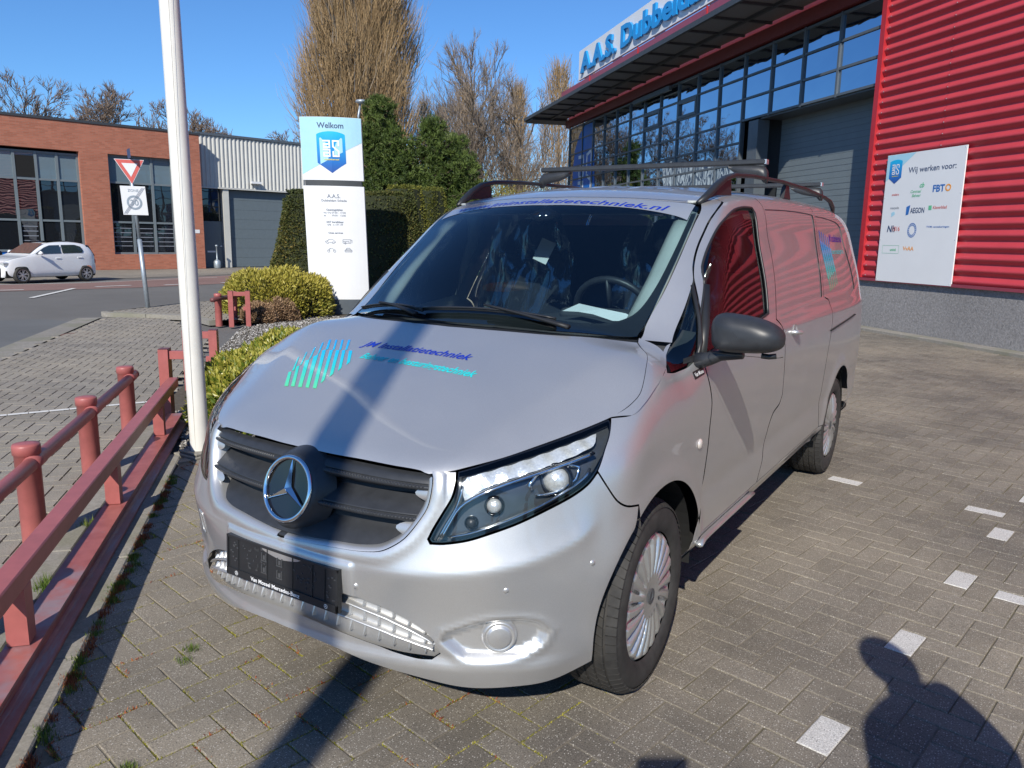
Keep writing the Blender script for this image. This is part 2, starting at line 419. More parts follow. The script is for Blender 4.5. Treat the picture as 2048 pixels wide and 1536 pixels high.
def panel(name, dom, outer, mat, parent, holes=(), h=.03, hb=None, disp=None, inset=.0018, skirt=.014, centre=False, side=1, flip=False, **k):
    """a body panel: outline in surface coordinates, mapped on to the body, with turned-in edges"""
    hb = hb or h*.7
    loops = []
    for i, P in enumerate([outer]+list(holes)):
        p = cr_resample(P, hb)
        if i == 0: p = inset_poly(p, inset, centre)
        else: p = inset_poly(p, -.0005, centre)
        loops.append(p)
    lo = loops[0].min(0); hi = loops[0].max(0)
    gx, gy = np.meshgrid(np.arange(lo[0]+h*.5, hi[0], h), np.arange(lo[1]+h*.5, hi[1], h)); g = np.stack([gx.ravel(), gy.ravel()], 1)
    ok = inside(loops[0], g)
    for p in loops[1:]: ok &= ~inside(p, g)
    for p in loops: ok &= pdist(p, g) > h*.45
    if centre: ok &= g[:, 0] > h*.4
    g = g[ok]
    V = []; E = []
    for p in loops:
        b = len(V); V += [Vector(q) for q in p]; E += [(b+i, b+(i+1) % len(p)) for i in range(len(p))]
    V += [Vector(q) for q in g]
    vo, eo, fo, vi, _, _ = delaunay_2d_cdt(V, E, [], 0, 1e-6)
    q = np.array([tuple(a) for a in vo]); F = np.array([f for f in fo if len(f) == 3])
    cen = q[F].mean(1); ok = inside(loops[0], cen)
    for p in loops[1:]: ok &= ~inside(p, cen)
    F = F[ok]
    ab = q[F]; ar = (ab[:, 1, 0]-ab[:, 0, 0])*(ab[:, 2, 1]-ab[:, 0, 1])-(ab[:, 2, 0]-ab[:, 0, 0])*(ab[:, 1, 1]-ab[:, 0, 1])
    F = F[np.abs(ar) > 1e-10]; ar = ar[np.abs(ar) > 1e-10]
    F[ar < 0] = F[ar < 0][:, ::-1]
    p3, n3 = surf_n(dom, q, disp)
    fn = np.cross(p3[F[:, 1]]-p3[F[:, 0]], p3[F[:, 2]]-p3[F[:, 0]])
    if ((fn*n3[F[:, 0]]).sum(1)).mean() < 0: F = F[:, ::-1]
    # skirts
    vs, ns, fs = [p3], [n3], [F]; base = len(p3)
    key = {}
    for i, a in enumerate(vo): key[(round(a.x, 6), round(a.y, 6))] = i
    for p in loops:
        idx = [key.get((round(a[0], 6), round(a[1], 6))) for a in p]
        if any(i is None for i in idx): continue
        m = len(idx); a3 = p3[idx]; nn = n3[idx]; r1 = a3-nn*.0015; r2 = a3-nn*skirt
        tg = np.roll(a3, -1, 0)-np.roll(a3, 1, 0); on = np.cross(tg, nn); on /= np.linalg.norm(on, axis=1)[:, None]+1e-9
        vs += [a3, r2]; ns += [on, on]
        ff = []
        for i in range(m):
            j = (i+1) % m
            if centre and abs(p[i][0]) < 1e-6 and abs(p[j][0]) < 1e-6: continue
            ff += [(base+i, base+m+i, base+m+j), (base+i, base+m+j, base+j)]
        if ff: fs.append(np.array(ff))
        base += 2*m
    v = np.concatenate(vs); n = np.concatenate(ns); f = np.concatenate(fs)
    if centre:
        mv = v*np.array([-1, 1, 1]); mn = n*np.array([-1, 1, 1]); f = np.concatenate([f, f[:, ::-1]+len(v)]); v = np.concatenate([v, mv]); n = np.concatenate([n, mn])
    elif side < 0:
        v = v*np.array([-1, 1, 1]); n = n*np.array([-1, 1, 1]); f = f[:, ::-1]
    me = bpy.data.meshes.new(name); me.from_pydata(v.tolist(), [], f.tolist()); me.materials.append(mat)
    me.polygons.foreach_set('use_smooth', [True]*len(me.polygons)); me.update()
    me.normals_split_custom_set_from_vertices([tuple(a) for a in n])
    return link(name, me, parent, **k)
def arc_pts(cy, r, a0, a1, n, cz=.34):
    out = []
    for i in range(n+1):
        a = R(a0+(a1-a0)*i/n); y = cy-r*math.cos(a); z = cz+r*math.sin(a)
        out.append(tuple(invW(np.array([.962, y, z]))))
    return out
def strip3(name, pts, w, hgt, mat, parent, n=8, side=1, **k):
    """rounded bead along 3-D points"""
    mb = MB(); mb.tube([(side*p[0], p[1], p[2]) for p in pts], w, n, flat=hgt/w); return mb.build(name, mat, parent, smooth=True, **k)
def w3(s, z, d=0):
    p = SW(np.array([abs(s)]), np.array([z])); p = p+nrm(p)*d; p = p[0]; return (math.copysign(p[0], s) if s else p[0], p[1], p[2])
def w3n(L):
    L = np.array(L, float); p = SW(np.abs(L[:, 0]), L[:, 1]); p = p+nrm(p)*L[:, 2:3]; p[:, 0] *= np.where(L[:, 0] < 0, -1, 1); return [tuple(q) for q in p]
def t3(x, y, d=0):
    p = ST(np.array([x]), np.array([y])); p = p+nrm(p)*d; return tuple(p[0])
def wline(pts, d=0): return [w3(s, z, d) for s, z in pts]

_tc = {}
def text_flat(body, size=1.0, bold=0.0, shear=0.0):
    """2-D outline text as (verts, faces), cached"""
    k = (body, bold, shear)
    if k not in _tc:
        cu = bpy.data.curves.new('lettering', 'FONT'); cu.body = body; cu.offset = bold; cu.shear = shear; cu.resolution_u = 3; cu.fill_mode = 'FRONT' if hasattr(cu, 'fill_mode') else cu.fill_mode
        ob = bpy.data.objects.new('lettering', cu); COL.objects.link(ob); dg = bpy.context.evaluated_depsgraph_get(); dg.update()
        me = bpy.data.meshes.new_from_object(ob.evaluated_get(dg))
        v = np.array([tuple(a.co) for a in me.vertices]) if len(me.vertices) else np.zeros((0, 3)); f = [tuple(p.vertices) for p in me.polygons]
        bpy.data.objects.remove(ob); bpy.data.curves.remove(cu); bpy.data.meshes.remove(me); _tc[k] = (v, f)
    v, f = _tc[k]; return v*size, f
def split_parts(o, name):
    """give every separate letter of a lettering mesh an object of its own"""
    me = o.data; n = len(me.vertices); par = list(range(n))
    def fd(a):
        while par[a] != a: par[a] = par[par[a]]; a = par[a]
        return a
    for e in me.edges:
        a, b = fd(e.vertices[0]), fd(e.vertices[1])
        if a != b: par[a] = b
    grp = {}
    for q in me.polygons: grp.setdefault(fd(q.vertices[0]), []).append(tuple(q.vertices))
    for g in grp.values():
        ids = sorted({i for q in g for i in q}); mp = {a: i for i, a in enumerate(ids)}
        m2 = bpy.data.meshes.new(name); m2.from_pydata([tuple(me.vertices[i].co) for i in ids], [], [tuple(mp[i] for i in q) for q in g]); m2.materials.append(me.materials[0]); link(name, m2, o.parent)
    bpy.data.objects.remove(o)
def text_on(name, body, mat, parent, fn, width=None, height=None, bold=0.0, shear=0.0, align='C', thick=0, **k):
    """letters mapped by fn(u, v) -> 3-D; u,v in metres from the anchor"""
    v, f = text_flat(body, 1, bold, shear); lo, hi = v.min(0), v.max(0)
    sx = width/(hi[0]-lo[0]) if width else height/.7; sy = height/.7 if height else sx
    u = (v[:, 0]-(lo[0]+hi[0])/2)*sx if align == 'C' else (v[:, 0]-lo[0])*sx
    w = v[:, 1]*sy
    P = [tuple(fn(a, b)) for a, b in zip(u, w)]
    if thick:
        P2 = [tuple(fn(a, b, -thick)) for a, b in zip(u, w)]; n = len(P); cnt = {}
        for q in f:
            for i in range(len(q)): e = (q[i], q[(i+1) % len(q)]); cnt[e] = 1
        side = [(a, n+a, n+b, b) for (a, b) in cnt if (b, a) not in cnt]
        P = P+P2; f = list(f)+side
    me = bpy.data.meshes.new(name); me.from_pydata(P, [], f); me.materials.append(mat); me.update()
    return link(name, me, parent, **k)

van = empty('delivery_van', (0, 0, 0), label='silver delivery van with black roof bars and company lettering, parked on the paving', cat='van')

# ---- outlines (surface coordinates)
GR = [(0, .887), (.12, .888), (.231, .887), (.363, .886), (.459, .886), (.480, .881), (.489, .866), (.487, .829), (.477, .784), (.450, .737), (.418, .694), (.385, .668), (.350, .650), (.288, .641), (.202, .637), (.106, .630), (0, .622)]
HL = [(.566, .889), (.682, .920), (.805, .950), (.938, .984), (1.055, 1.017), (1.051, 1.003), (1.025, .972), (.992, .935), (.954, .881), (.925, .850), (.878, .819), (.806, .784), (.727, .748), (.649, .718), (.593, .698), (.531, .685), (.499, .683), (.492, .692), (.506, .724), (.534, .777), (.555, .818), (.564, .857)]
IN_T = [(0, .492), (.12, .490), (.242, .487), (.286, .477), (.365, .458), (.439, .425), (.486, .393), (.510, .362), (.522, .331)]
IN_B = [(.500, .312), (.461, .310), (.387, .319), (.336, .330), (.193, .350), (.054, .362), (0, .364)]
bump_out = [(0, .614), (.106, .622), (.204, .629), (.290, .633), (.354, .642), (.391, .661), (.425, .689), (.457, .734), (.484, .783), (.494, .829), (.496, .868), (.490, .884)] + \
    [(.562, .888), (.560, .857), (.551, .818), (.530, .777), (.502, .724), (.488, .692), (.495, .679), (.531, .681), (.593, .694), (.649, .714), (.727, .744), (.806, .780), (.878, .815), (.925, .846), (.957, .880)] + \
    [(.983, .832), (1.013, .785), (1.05, .760), (1.105, .748)]
ar = arc_pts(.895, .42, 0, 70, 14)
ar = [p for p in ar if p[0] < 1.10]
bump_out += ar[::-1] + [(.955, .262), (.852, .228), (.711, .222), (.586, .222), (.457, .245), (.324, .270), (.211, .292), (.062, .302), (0, .303)]
FOG = cr_resample([(.530, .405), (.64, .452), (.727, .458), (.795, .440), (.825, .405), (.800, .350), (.745, .318), (.66, .308), (.585, .312), (.545, .340), (.515, .372)], .02)
_zx = np.arange(0, 1.4, .01); _zy = nspline([0, .3, .45, .62, .78, .9, 1.05, 1.4], np.array([.583, .582, .584, .601, .638, .695, .80, .9])[:, None], _zx)[:, 0]
def ZCL(a): return np.interp(a, _zx, _zy)
def bump_disp(s, z):
    q = np.stack([np.abs(s), z], 1); ins = inside(FOG, q); d = pdist(FOG, q)
    r = -.026*sstep(0, .035, np.where(ins, d, 0))+.004*np.exp(-(d/.014)**2)
    fd = np.hypot((np.abs(s)-.681), (z-.387))
    # crease above the fog lamps, lip below
    a = np.abs(s); zc = ZCL(a)
    amp = sstep(.22, .45, a)*(1-sstep(.88, .98, a))
    t = z-zc; r = r+amp*(.013*np.exp(-(np.sqrt(t*t+.012**2)-.012)/.05))
    r = r+.016*(1-sstep(.275, .335, z))*(1-sstep(.75, .95, a))
    # raised ring round the grille
    g = pdist(GRF, q); r = r+.007*np.exp(-((g-.024)/.022)**2)*(z > .60)*(a < .53)
    # plate shelf
    r = r+.010*(1-sstep(.255, .285, a))*sstep(.40, .43, z)*(1-sstep(.575, .60, z))
    return r
GRF = np.array([p for p in cr_resample(GR, .02, closed=False)])

bump_out += [(0, .364)] + IN_B[::-1][1:] + IN_T[::-1]
bumper = panel('front_bumper', 'W', bump_out, M['silver'], van, h=.0125, disp=bump_disp, centre=True, skirt=.018)
# ---- lower air intake: recessed back, two silver slats, little fins
IK = [(0, .50), (.25, .495), (.37, .465), (.45, .432), (.50, .395), (.530, .33), (.50, .298), (.39, .300), (.19, .330), (0, .342)]
panel('intake_mesh', 'W', IK, M['silver'], bumper, h=.03, disp=lambda s, z: -.024+0*s, centre=True, inset=0, skirt=.001)
def ik_rng(s):
    a = abs(s); zt = float(np.interp(a, [p[0] for p in IN_T], [p[1] for p in IN_T])); zb = float(np.interp(a, [p[0] for p in IN_B[::-1]], [p[1] for p in IN_B[::-1]])); return zb, zt
for fr_ in (.36, .70):
    mb = MB(); sv = np.linspace(-.50, .50, 61); rows = []
    for s in sv:
        zb, zt = ik_rng(s); zc = zb+(zt-zb)*fr_; th = .0045
        rows.append([w3(s, zc+th*1.6, -.026), w3(s, zc+th, -.006), w3(s, zc+.2*th, -.002), w3(s, zc-th*.5, -.006), w3(s, zc-th, -.026)])
    v = [p for r_ in rows for p in r_]; f = [(i*5+k, i*5+k+1, (i+1)*5+k+1, (i+1)*5+k) for i in range(60) for k in range(4)]
    mb.add(v, f); mb.build('intake_slat', M['silver'], bumper, smooth=True)
for row, lo_, hi_ in ((0, .0, .36), (1, .36, .70), (2, .70, 1.)):
    for s in np.arange(-.47, .471, .047):
        zb, zt = ik_rng(s); a = zb+(zt-zb)*lo_; b = zb+(zt-zb)*hi_
        if b-a < .012 or (abs(s) < .24 and row == 2): continue
        mb = MB(); s2 = s+.016
        P = [w3(s, a+.006, -.024), w3(s+.006, a+.006, -.010), w3(s+.012, a+.006, -.024), w3(s, b-.006, -.024), w3(s+.006, b-.006, -.019), w3(s+.012, b-.006, -.024)]
        mb.add(P, [(0, 1, 4, 3), (1, 2, 5, 4), (0, 2, 1)]); mb.build('intake_fin', M['silver'], bumper)
def bd(s, z): return float(bump_disp(np.array([s]), np.array([z]))[0])
# parking sensors, tow-eye cover
for s, z in ((.275, .517), (.695, .549), (.930, .609)):
    for sg in (1, -1):
        if abs(s-.275) < .01 and sg > 0 and False: continue
        c = Vector(w3(sg*s, z, bd(s, z)-.0005)); n = Vector(tuple(nrm(np.array([w3(s, z)]))[0])); n.x *= sg
        q = n.to_track_quat('Z', 'Y').to_matrix().to_4x4(); Mx = Matrix.Translation(c) @ q
        MB().lathe([(.0005, .0016), (.0088, .0014), (.0098, -.001), (.0106, -.001), (.0118, .0012), (.0128, -.003)], 20, Mx).build('parking_sensor', M['silver'], bumper, smooth=True)
tc = cr_resample([(-.515, .565), (-.478, .562), (-.474, .505), (-.482, .482), (-.512, .484), (-.518, .51)], .01)
def bd(s, z): return float(bump_disp(np.array([s]), np.array([z]))[0])
MB().tube([w3(p[0], p[1], bd(p[0], p[1])+.0012) for p in tc]+[w3(tc[0][0], tc[0][1], bd(*tc[0])+.0012)], .0016, 5).build('tow_eye_cover_edge', M['silver'], bumper, smooth=True)

for sg in (1, -1):
    c = Vector(w3(sg*.681, .387, -.012)); n = Vector(tuple(nrm(np.array([w3(.681, .387)]))[0])); n.x *= sg
    Mx = Matrix.Translation(c) @ n.to_track_quat('Z', 'Y').to_matrix().to_4x4()
    MB().lathe([(.0005, .010), (.030, .009), (.037, .007), (.0385, .001), (.041, .001), (.045, .006), (.050, .003), (.056, -.012)], 40, Mx).build('fog_lamp_cap', M['silver'], bumper, smooth=True)
# ---- grille: black back, three deep louvres, lip with knurled ledge
panel('grille_back', 'W', GR, M['plastic_dk'], van, h=.05, disp=lambda s, z: -.060+0*s, centre=True, inset=-.01, skirt=.001)
def hw(z):
    zz = [.622, .630, .637, .641, .650, .668, .694, .737, .784, .829, .866, .881]; ss = [.0, .106, .202, .288, .350, .385, .418, .450, .477, .487, .489, .480]
    return float(np.interp(z, zz, ss))
def gz(s, z): return z
for li, (zt, zb, dt) in enumerate(((.884, .848, -.020), (.818, .754, -.058), (.718, .644, -.058))):
    rows = []; nv = 14; sv = np.linspace(-1, 1, 81)
    prof = []
    for k in range(nv+1):
        t = k/nv; prof.append((zt+(zb-zt)*t, dt+(-.004-dt)*(t**1.35)+.010*math.sin(math.pi*t)*.6))
    prof += [(zb-.001, -.010), (zb-.003, -.010), (zb-.005, .001), (zb-.010, .003), (zb-.015, .001), (zb-.018, -.006), (zb-.018, -.060)]
    v = []
    for (z, d) in prof:
        for u in sv:
            wmax = hw(min(max(z, .640), .88))+.004
            if li == 2: dip = -.014*(1-min(1, abs(u)*wmax/.42))
            else: dip = 0
            # the ends of each louvre round off into the surround
            tt = (zt-z)/(zt-zb); e = wmax*(1-(.055*(1-min(1, tt*1.6))**1.5 if li else 0))
            v.append((u*e, z+dip*max(0, min(1, tt)), d))
    v = w3n(v)
    n = len(sv); f = [(i*n+k, (i+1)*n+k, (i+1)*n+k+1, i*n+k+1) for i in range(len(prof)-1) for k in range(n-1)]
    mb = MB(); mb.add(v, f); lv = mb.build('grille_louvre', M['plastic'], van, smooth=True)
    mb = MB()
    for s in np.arange(-hw(max(zb, .65))+.03, hw(max(zb, .65))-.02, .011):
        if abs(s) < .135: continue
        dip = -.014*(1-min(1, abs(s)/.42)) if li == 2 else 0
        a = Vector(w3(s, zb-.004+dip, .0035)); b = Vector(w3(s+.006, zb-.004+dip, .0035)); c = Vector(w3(s+.006, zb-.011+dip, .0035)); d = Vector(w3(s, zb-.011+dip, .0035)); e = Vector(w3(s+.003, zb-.0075+dip, .006))
        mb.add([a, b, c, d, e], [(0, 1, 4), (1, 2, 4), (2, 3, 4), (3, 0, 4)])
    mb.build('knurled_ledge', M['plastic'], lv, kind='stuff')
# silver surround between the louvre ends
def ring_pt(p, off, d):
    return None
G0 = cr_resample(GR, .015, closed=False); G0 = G0[G0[:, 0] > .0001] if False else G0
tan = np.gradient(G0, axis=0); nn_ = np.stack([tan[:, 1], -tan[:, 0]], 1); nn_ /= np.linalg.norm(nn_, axis=1)[:, None]
if (nn_[len(nn_)//2][0]) < 0: nn_ = -nn_
sel = [i for i in range(len(G0)) if G0[i][1] < .878]
for sg in (1, -1):
    rows = []
    for off, d in ((-.012, -.055), (-.012, -.020), (-.005, -.002), (.002, .008), (.008, .010)):
        rows.append([w3(sg*max(G0[i][0]+nn_[i][0]*off, .0005), G0[i][1]+nn_[i][1]*off, d) for i in sel])
    n = len(sel); v = [p for r_ in rows for p in r_]; f = [(i*n+k, i*n+k+1, (i+1)*n+k+1, (i+1)*n+k) for i in range(4) for k in range(n-1)]
    MB().add(v, f).build('grille_surround', M['silver'], van, smooth=True)

panel('grille_sill', 'W', [(0, .650), (.12, .652), (.25, .655), (.25, .62), (.12, .612), (0, .605)], M['plastic'], van, h=.03, disp=lambda s, z: -.022+0*s, centre=True, inset=0, skirt=.001)
for sg in (1, -1):
    for zc_, zt_, zb_, ln in ((.822, .850, .792, .050), (.720, .748, .690, .052)):
        a, b = hw(zt_)+.004, hw(zb_)+.004; P = []
        for t in np.linspace(0, 1, 9): P.append((a+(b-a)*t, zt_+(zb_-zt_)*t))
        q = [(a, zt_)]+[(hw(zt_+(zb_-zt_)*t)+.004-ln*math.sin(math.pi*t)**1.2, zt_+(zb_-zt_)*t) for t in np.linspace(0, 1, 9)[1:-1]]+[(b, zb_)]
        v = w3n([(sg*p[0], p[1], -.003) for p in P]+[(sg*p[0], p[1], -.016) for p in q]); n = 9
        MB().add(v, [(k, k+1, n+k+1, n+k) for k in range(n-1)]).build('surround_tab', M['silver'], van, smooth=True)
# ---- round star badge
bc = Vector((0, .100, .770)); fw = Vector((0, -1, .30)).normalized(); up = Vector((1, 0, 0)).cross(fw).normalized()
if up.z < 0: up = -up
rt = Vector((1, 0, 0))
Mb = Matrix(((rt.x, up.x, fw.x, bc.x), (rt.y, up.y, fw.y, bc.y), (rt.z, up.z, fw.z, bc.z), (0, 0, 0, 1)))
badge = MB().lathe([(.150, -.070), (.132, -.036), (.118, -.014), (.109, -.005), (.103, -.006)], 64, Mb).build('badge_housing', M['plastic'], van, smooth=True)
MB().lathe([(.0005, -.010), (.06, -.009), (.104, -.006)], 48, Mb).build('badge_plate', M['gloss'], badge, smooth=True)
tor = [(.1015+.0075*math.cos(a), -.001+.0075*math.sin(a)) for a in np.linspace(-.6, math.pi+.6, 10)][::-1]
MB().lathe(tor, 72, Mb).build('badge_ring', M['chrome'], badge, smooth=True)
mb = MB()
for k in range(3):
    a = math.pi/2+k*2*math.pi/3; L = .098; w_ = .0155
    tip = (L*math.cos(a), L*math.sin(a), .000); c0 = (0, 0, .012); l_ = (w_*math.cos(a+math.pi/3), w_*math.sin(a+math.pi/3), -.004); r_ = (w_*math.cos(a-math.pi/3), w_*math.sin(a-math.pi/3), -.004)
    P = [tuple(Mb @ Vector(p)) for p in (tip, c0, l_, r_)]; mb.add(P, [(0, 2, 1), (0, 1, 3)])
mb.build('badge_star', M['chrome'], badge)

# ---- number plate holder
M['clip'] = simple('clip_plastic', (.07, .072, .076), .35, var=.1)
pc = Vector((0, .070, .500)); Mp = Matrix.Translation(pc) @ Matrix.Rotation(R(-3), 4, 'X')
def pf(u, w, d=0): return Mp @ Vector((u, -.012-d, w))
def pbox(mb, u0, u1, w0, w1, d0, d1): mb.add([pf(u0, w0, d0), pf(u1, w0, d0), pf(u1, w0, d1), pf(u0, w0, d1), pf(u0, w1, d0), pf(u1, w1, d0), pf(u1, w1, d1), pf(u0, w1, d1)], [(0, 3, 2, 1), (4, 5, 6, 7), (0, 1, 5, 4), (1, 2, 6, 5), (2, 3, 7, 6), (3, 0, 4, 7)])
mb = MB(); pbox(mb, -.262, .262, -.070, .070, -.016, 0)
for a in ((-.262, .262, .062, .070), (-.262, -.255, -.07, .07), (.255, .262, -.07, .07), (-.262, .262, -.070, -.045)): pbox(mb, *a, 0, .005)
for x in (-.205, -.06, .06, .150, .205): pbox(mb, x-.0015, x+.0015, -.045, .062, 0, .0025)
holder = mb.build('plate_holder', M['satin'], van)
mb = MB(); pr = random.Random(3)
for cx in (-.13, .115):
    for i in range(26):
        u = cx+pr.uniform(-.055, .055); w_ = pr.uniform(-.03, .052); l = pr.uniform(.003, .012); v = pr.random() < .5
        pbox(mb, u, u+(l if v else .002), w_, w_+(.002 if v else l), 0, .0022)
for cx in (-.075, .0):
    for w_ in (-.012, .03):
        pbox(mb, cx-.014, cx+.014, w_-.014, w_-.011, 0, .004); pbox(mb, cx-.012, cx-.009, w_-.012, w_+.014, 0, .004); pbox(mb, cx+.009, cx+.012, w_-.012, w_+.014, 0, .004); pbox(mb, cx-.005, cx+.005, w_-.008, w_+.006, 0, .003)
for sg in (-1, 1):
    for i in range(10):
        u = sg*pr.uniform(.212, .248); w_ = pr.uniform(-.035, .05); pbox(mb, u, u+.008, w_, w_+.003, 0, .003)
mb.build('holder_clips', M['clip'], holder, kind='stuff')
text_on('holder_lettering', 'Van Mossel Mercedes-Benz', M['txt_white'], holder, lambda u, w_, d=0: pf(u-.02, w_-.064, .0058), width=.235, height=.0135, bold=.02)
for x in (-.21, .215):
    mb = MB()
    for k in range(24):
        a0, a1 = 2*math.pi*k/24, 2*math.pi*(k+1)/24
        mb.add([pf(x+.0075*math.cos(a0), -.0575+.0075*math.sin(a0), .0058), pf(x+.0075*math.cos(a1), -.0575+.0075*math.sin(a1), .0058), pf(x+.006*math.cos(a1), -.0575+.006*math.sin(a1), .0058), pf(x+.006*math.cos(a0), -.0575+.006*math.sin(a0), .0058)], [(0, 1, 2, 3)])
    for k in range(3):
        a = math.pi/2+k*2.0944; mb.add([pf(x+.0065*math.cos(a), -.0575+.0065*math.sin(a), .0058), pf(x+.0016*math.cos(a+1.05), -.0575+.0016*math.sin(a+1.05), .0058), pf(x+.0016*math.cos(a-1.05), -.0575+.0016*math.sin(a-1.05), .0058)], [(0, 1, 2)])
    mb.build('small_star', M['txt_white'], holder)

# ---- bonnet (x, y outline), cowl, wipers
HOOD = [(0, .192), (.12, .194), (.217, .199), (.351, .207), (.456, .220), (.486, .222), (.556, .262), (.645, .351), (.720, .453), (.795, .564), (.858, .670), (.884, .733), (.893, .797), (.890, .840), (.866, .922), (.812, 1.055), (.735, 1.150), (.605, 1.052), (.454, .990), (.233, .963), (0, .952)]
HOOD = [(.860, .670) if p == (.858, .670) else (.886, .735) if p == (.884, .733) else (.8965, .797) if p == (.893, .797) else (.8935, .841) if p == (.890, .840) else (.8695, .923) if p == (.866, .922) else (.8155, 1.057) if p == (.812, 1.055) else p for p in HOOD]
panel('bonnet', 'T', HOOD, M['silver'], van, h=.022, centre=True, inset=.0014, skirt=.022)
GL = [(0, .985), (.219, .998), (.44, 1.024), (.591, 1.090), (.722, 1.180), (.722, 1.364), (.718, 1.564), (.703, 1.770), (.688, 1.880), (.645, 1.898), (.44, 1.840), (.20, 1.790), (0, 1.772)]
cowl = [(0, .957), (.233, .968), (.454, .996), (.605, 1.058), (.72, 1.150), (.722, 1.176), (.591, 1.086), (.44, 1.020), (.219, .994), (0, .981)]
panel('cowl', 'T', cowl, M['plastic_dk'], van, h=.02, disp=lambda x, y: -.012+0*x, centre=True, inset=-.004)
def ws_poly(fr0, fr1, m):
    return [(x*(1-m), y) for x, y in []]
band_in = [(0, 1.085), (.22, 1.098), (.44, 1.125), (.57, 1.180), (.655, 1.265), (.672, 1.42), (.672, 1.60), (.655, 1.735), (.615, 1.790), (.44, 1.747), (.20, 1.702), (0, 1.684)]
screen = panel('windscreen', 'T', GL, M['windscreen'], van, h=.03, centre=True, inset=.003, skirt=.004)
# black ceramic border, just inside the glass, as two closed strips
def border(name, outer, inner, mat, d):
    o = cr_resample(outer, .03, False); i_ = cr_resample(inner, .03, False)
    ti = np.linspace(0, 1, 60)
    def rs(P):
        L = np.r_[0, np.cumsum(np.linalg.norm(np.diff(P, axis=0), axis=1))]; L /= L[-1]; return np.stack([np.interp(ti, L, P[:, 0]), np.interp(ti, L, P[:, 1])], 1)
    return rs(o), rs(i_)
def band(name, A, B, mat, d, parent, rowsn=4):
    A = np.array(A); B = np.array(B); v = []; n = len(A)
    for k in range(rowsn+1):
        q = A+(B-A)*k/rowsn; p = ST(q[:, 0], q[:, 1]); p = p+nrm(p)*d; v += [tuple(a) for a in p]
    v += [(-a[0], a[1], a[2]) for a in v]; m = n*(rowsn+1)
    f = [(i*n+k, i*n+k+1, (i+1)*n+k+1, (i+1)*n+k) for i in range(rowsn) for k in range(n-1)]; f += [tuple(m+q for q in p[::-1]) for p in f]
    return MB().add(v, f).build(name, mat, parent, smooth=True)
bo = [(0, .99), (.219, 1.003), (.44, 1.029), (.591, 1.094), (.716, 1.184), (.716, 1.364), (.712, 1.564), (.697, 1.770), (.682, 1.870)]
bi = [(0, 1.080), (.22, 1.092), (.44, 1.118), (.57, 1.172), (.662, 1.265), (.690, 1.40), (.690, 1.58), (.678, 1.765), (.668, 1.850)]
oA, oB = border('x', bo, bi, None, 0); band('screen_border', oA, oB, M['satin'], -.0035, screen)
# sticker strip along the top of the windscreen
sA = [(.0, 1.776), (.2, 1.794), (.44, 1.844), (.640, 1.893), (.684, 1.878)]; sB = [(.0, 1.700), (.2, 1.714), (.44, 1.752), (.62, 1.772), (.700, 1.765)]
m_, t_, b_, o_ = new_mat('silver_film'); b_.inputs['Base Color'].default_value = (.40, .43, .47, 1); b_.inputs['Metallic'].default_value = .45; b_.inputs['Roughness'].default_value = .35; b_.inputs['Coat Weight'].default_value = 1; b_.inputs['Coat Roughness'].default_value = .02; M['film'] = m_
oA, oB = border('x', sA, sB, None, 0); strip = band('screen_strip', oA, oB, M['film'], .0012, screen)
def web(u, w_, d=0):
    x = u-.005; yb = 1.722+.20*x*x; return t3(x, yb+w_*.80, .0024)
text_on('screen_lettering', 'www.jminstallatietechniek.nl', M['txt_blue'], strip, web, width=1.15, height=.055, bold=.012, shear=.25)
# ---- roof skin
ROOF = [(0, 1.778), (.20, 1.796), (.44, 1.846), (.645, 1.904), (.665, 1.98), (.668, 2.2), (.668, 3.4), (.668, 4.80), (.64, 4.98), (0, 5.05)]
def roof_disp(x, y):
    a = np.abs(x); r = 0
    for c in (.0, .22, .44): r = r+.006*np.exp(-((a-c)/.018)**2)*sstep(2.1, 2.25, y)*(1-sstep(4.7, 4.85, y))
    return r
panel('roof', 'T', ROOF, M['silver'], van, h=.035, centre=True, disp=roof_disp, skirt=.01)
tA = [(.0, 1.795), (.2, 1.813), (.44, 1.863), (.640, 1.918)]; tB = [(.0, 1.806), (.2, 1.824), (.44, 1.874), (.640, 1.930)]
oA, oB = border('x', tA, tB, None, 0); band('roof_front_bead', oA, oB, M['silver'], .003, van, 2)

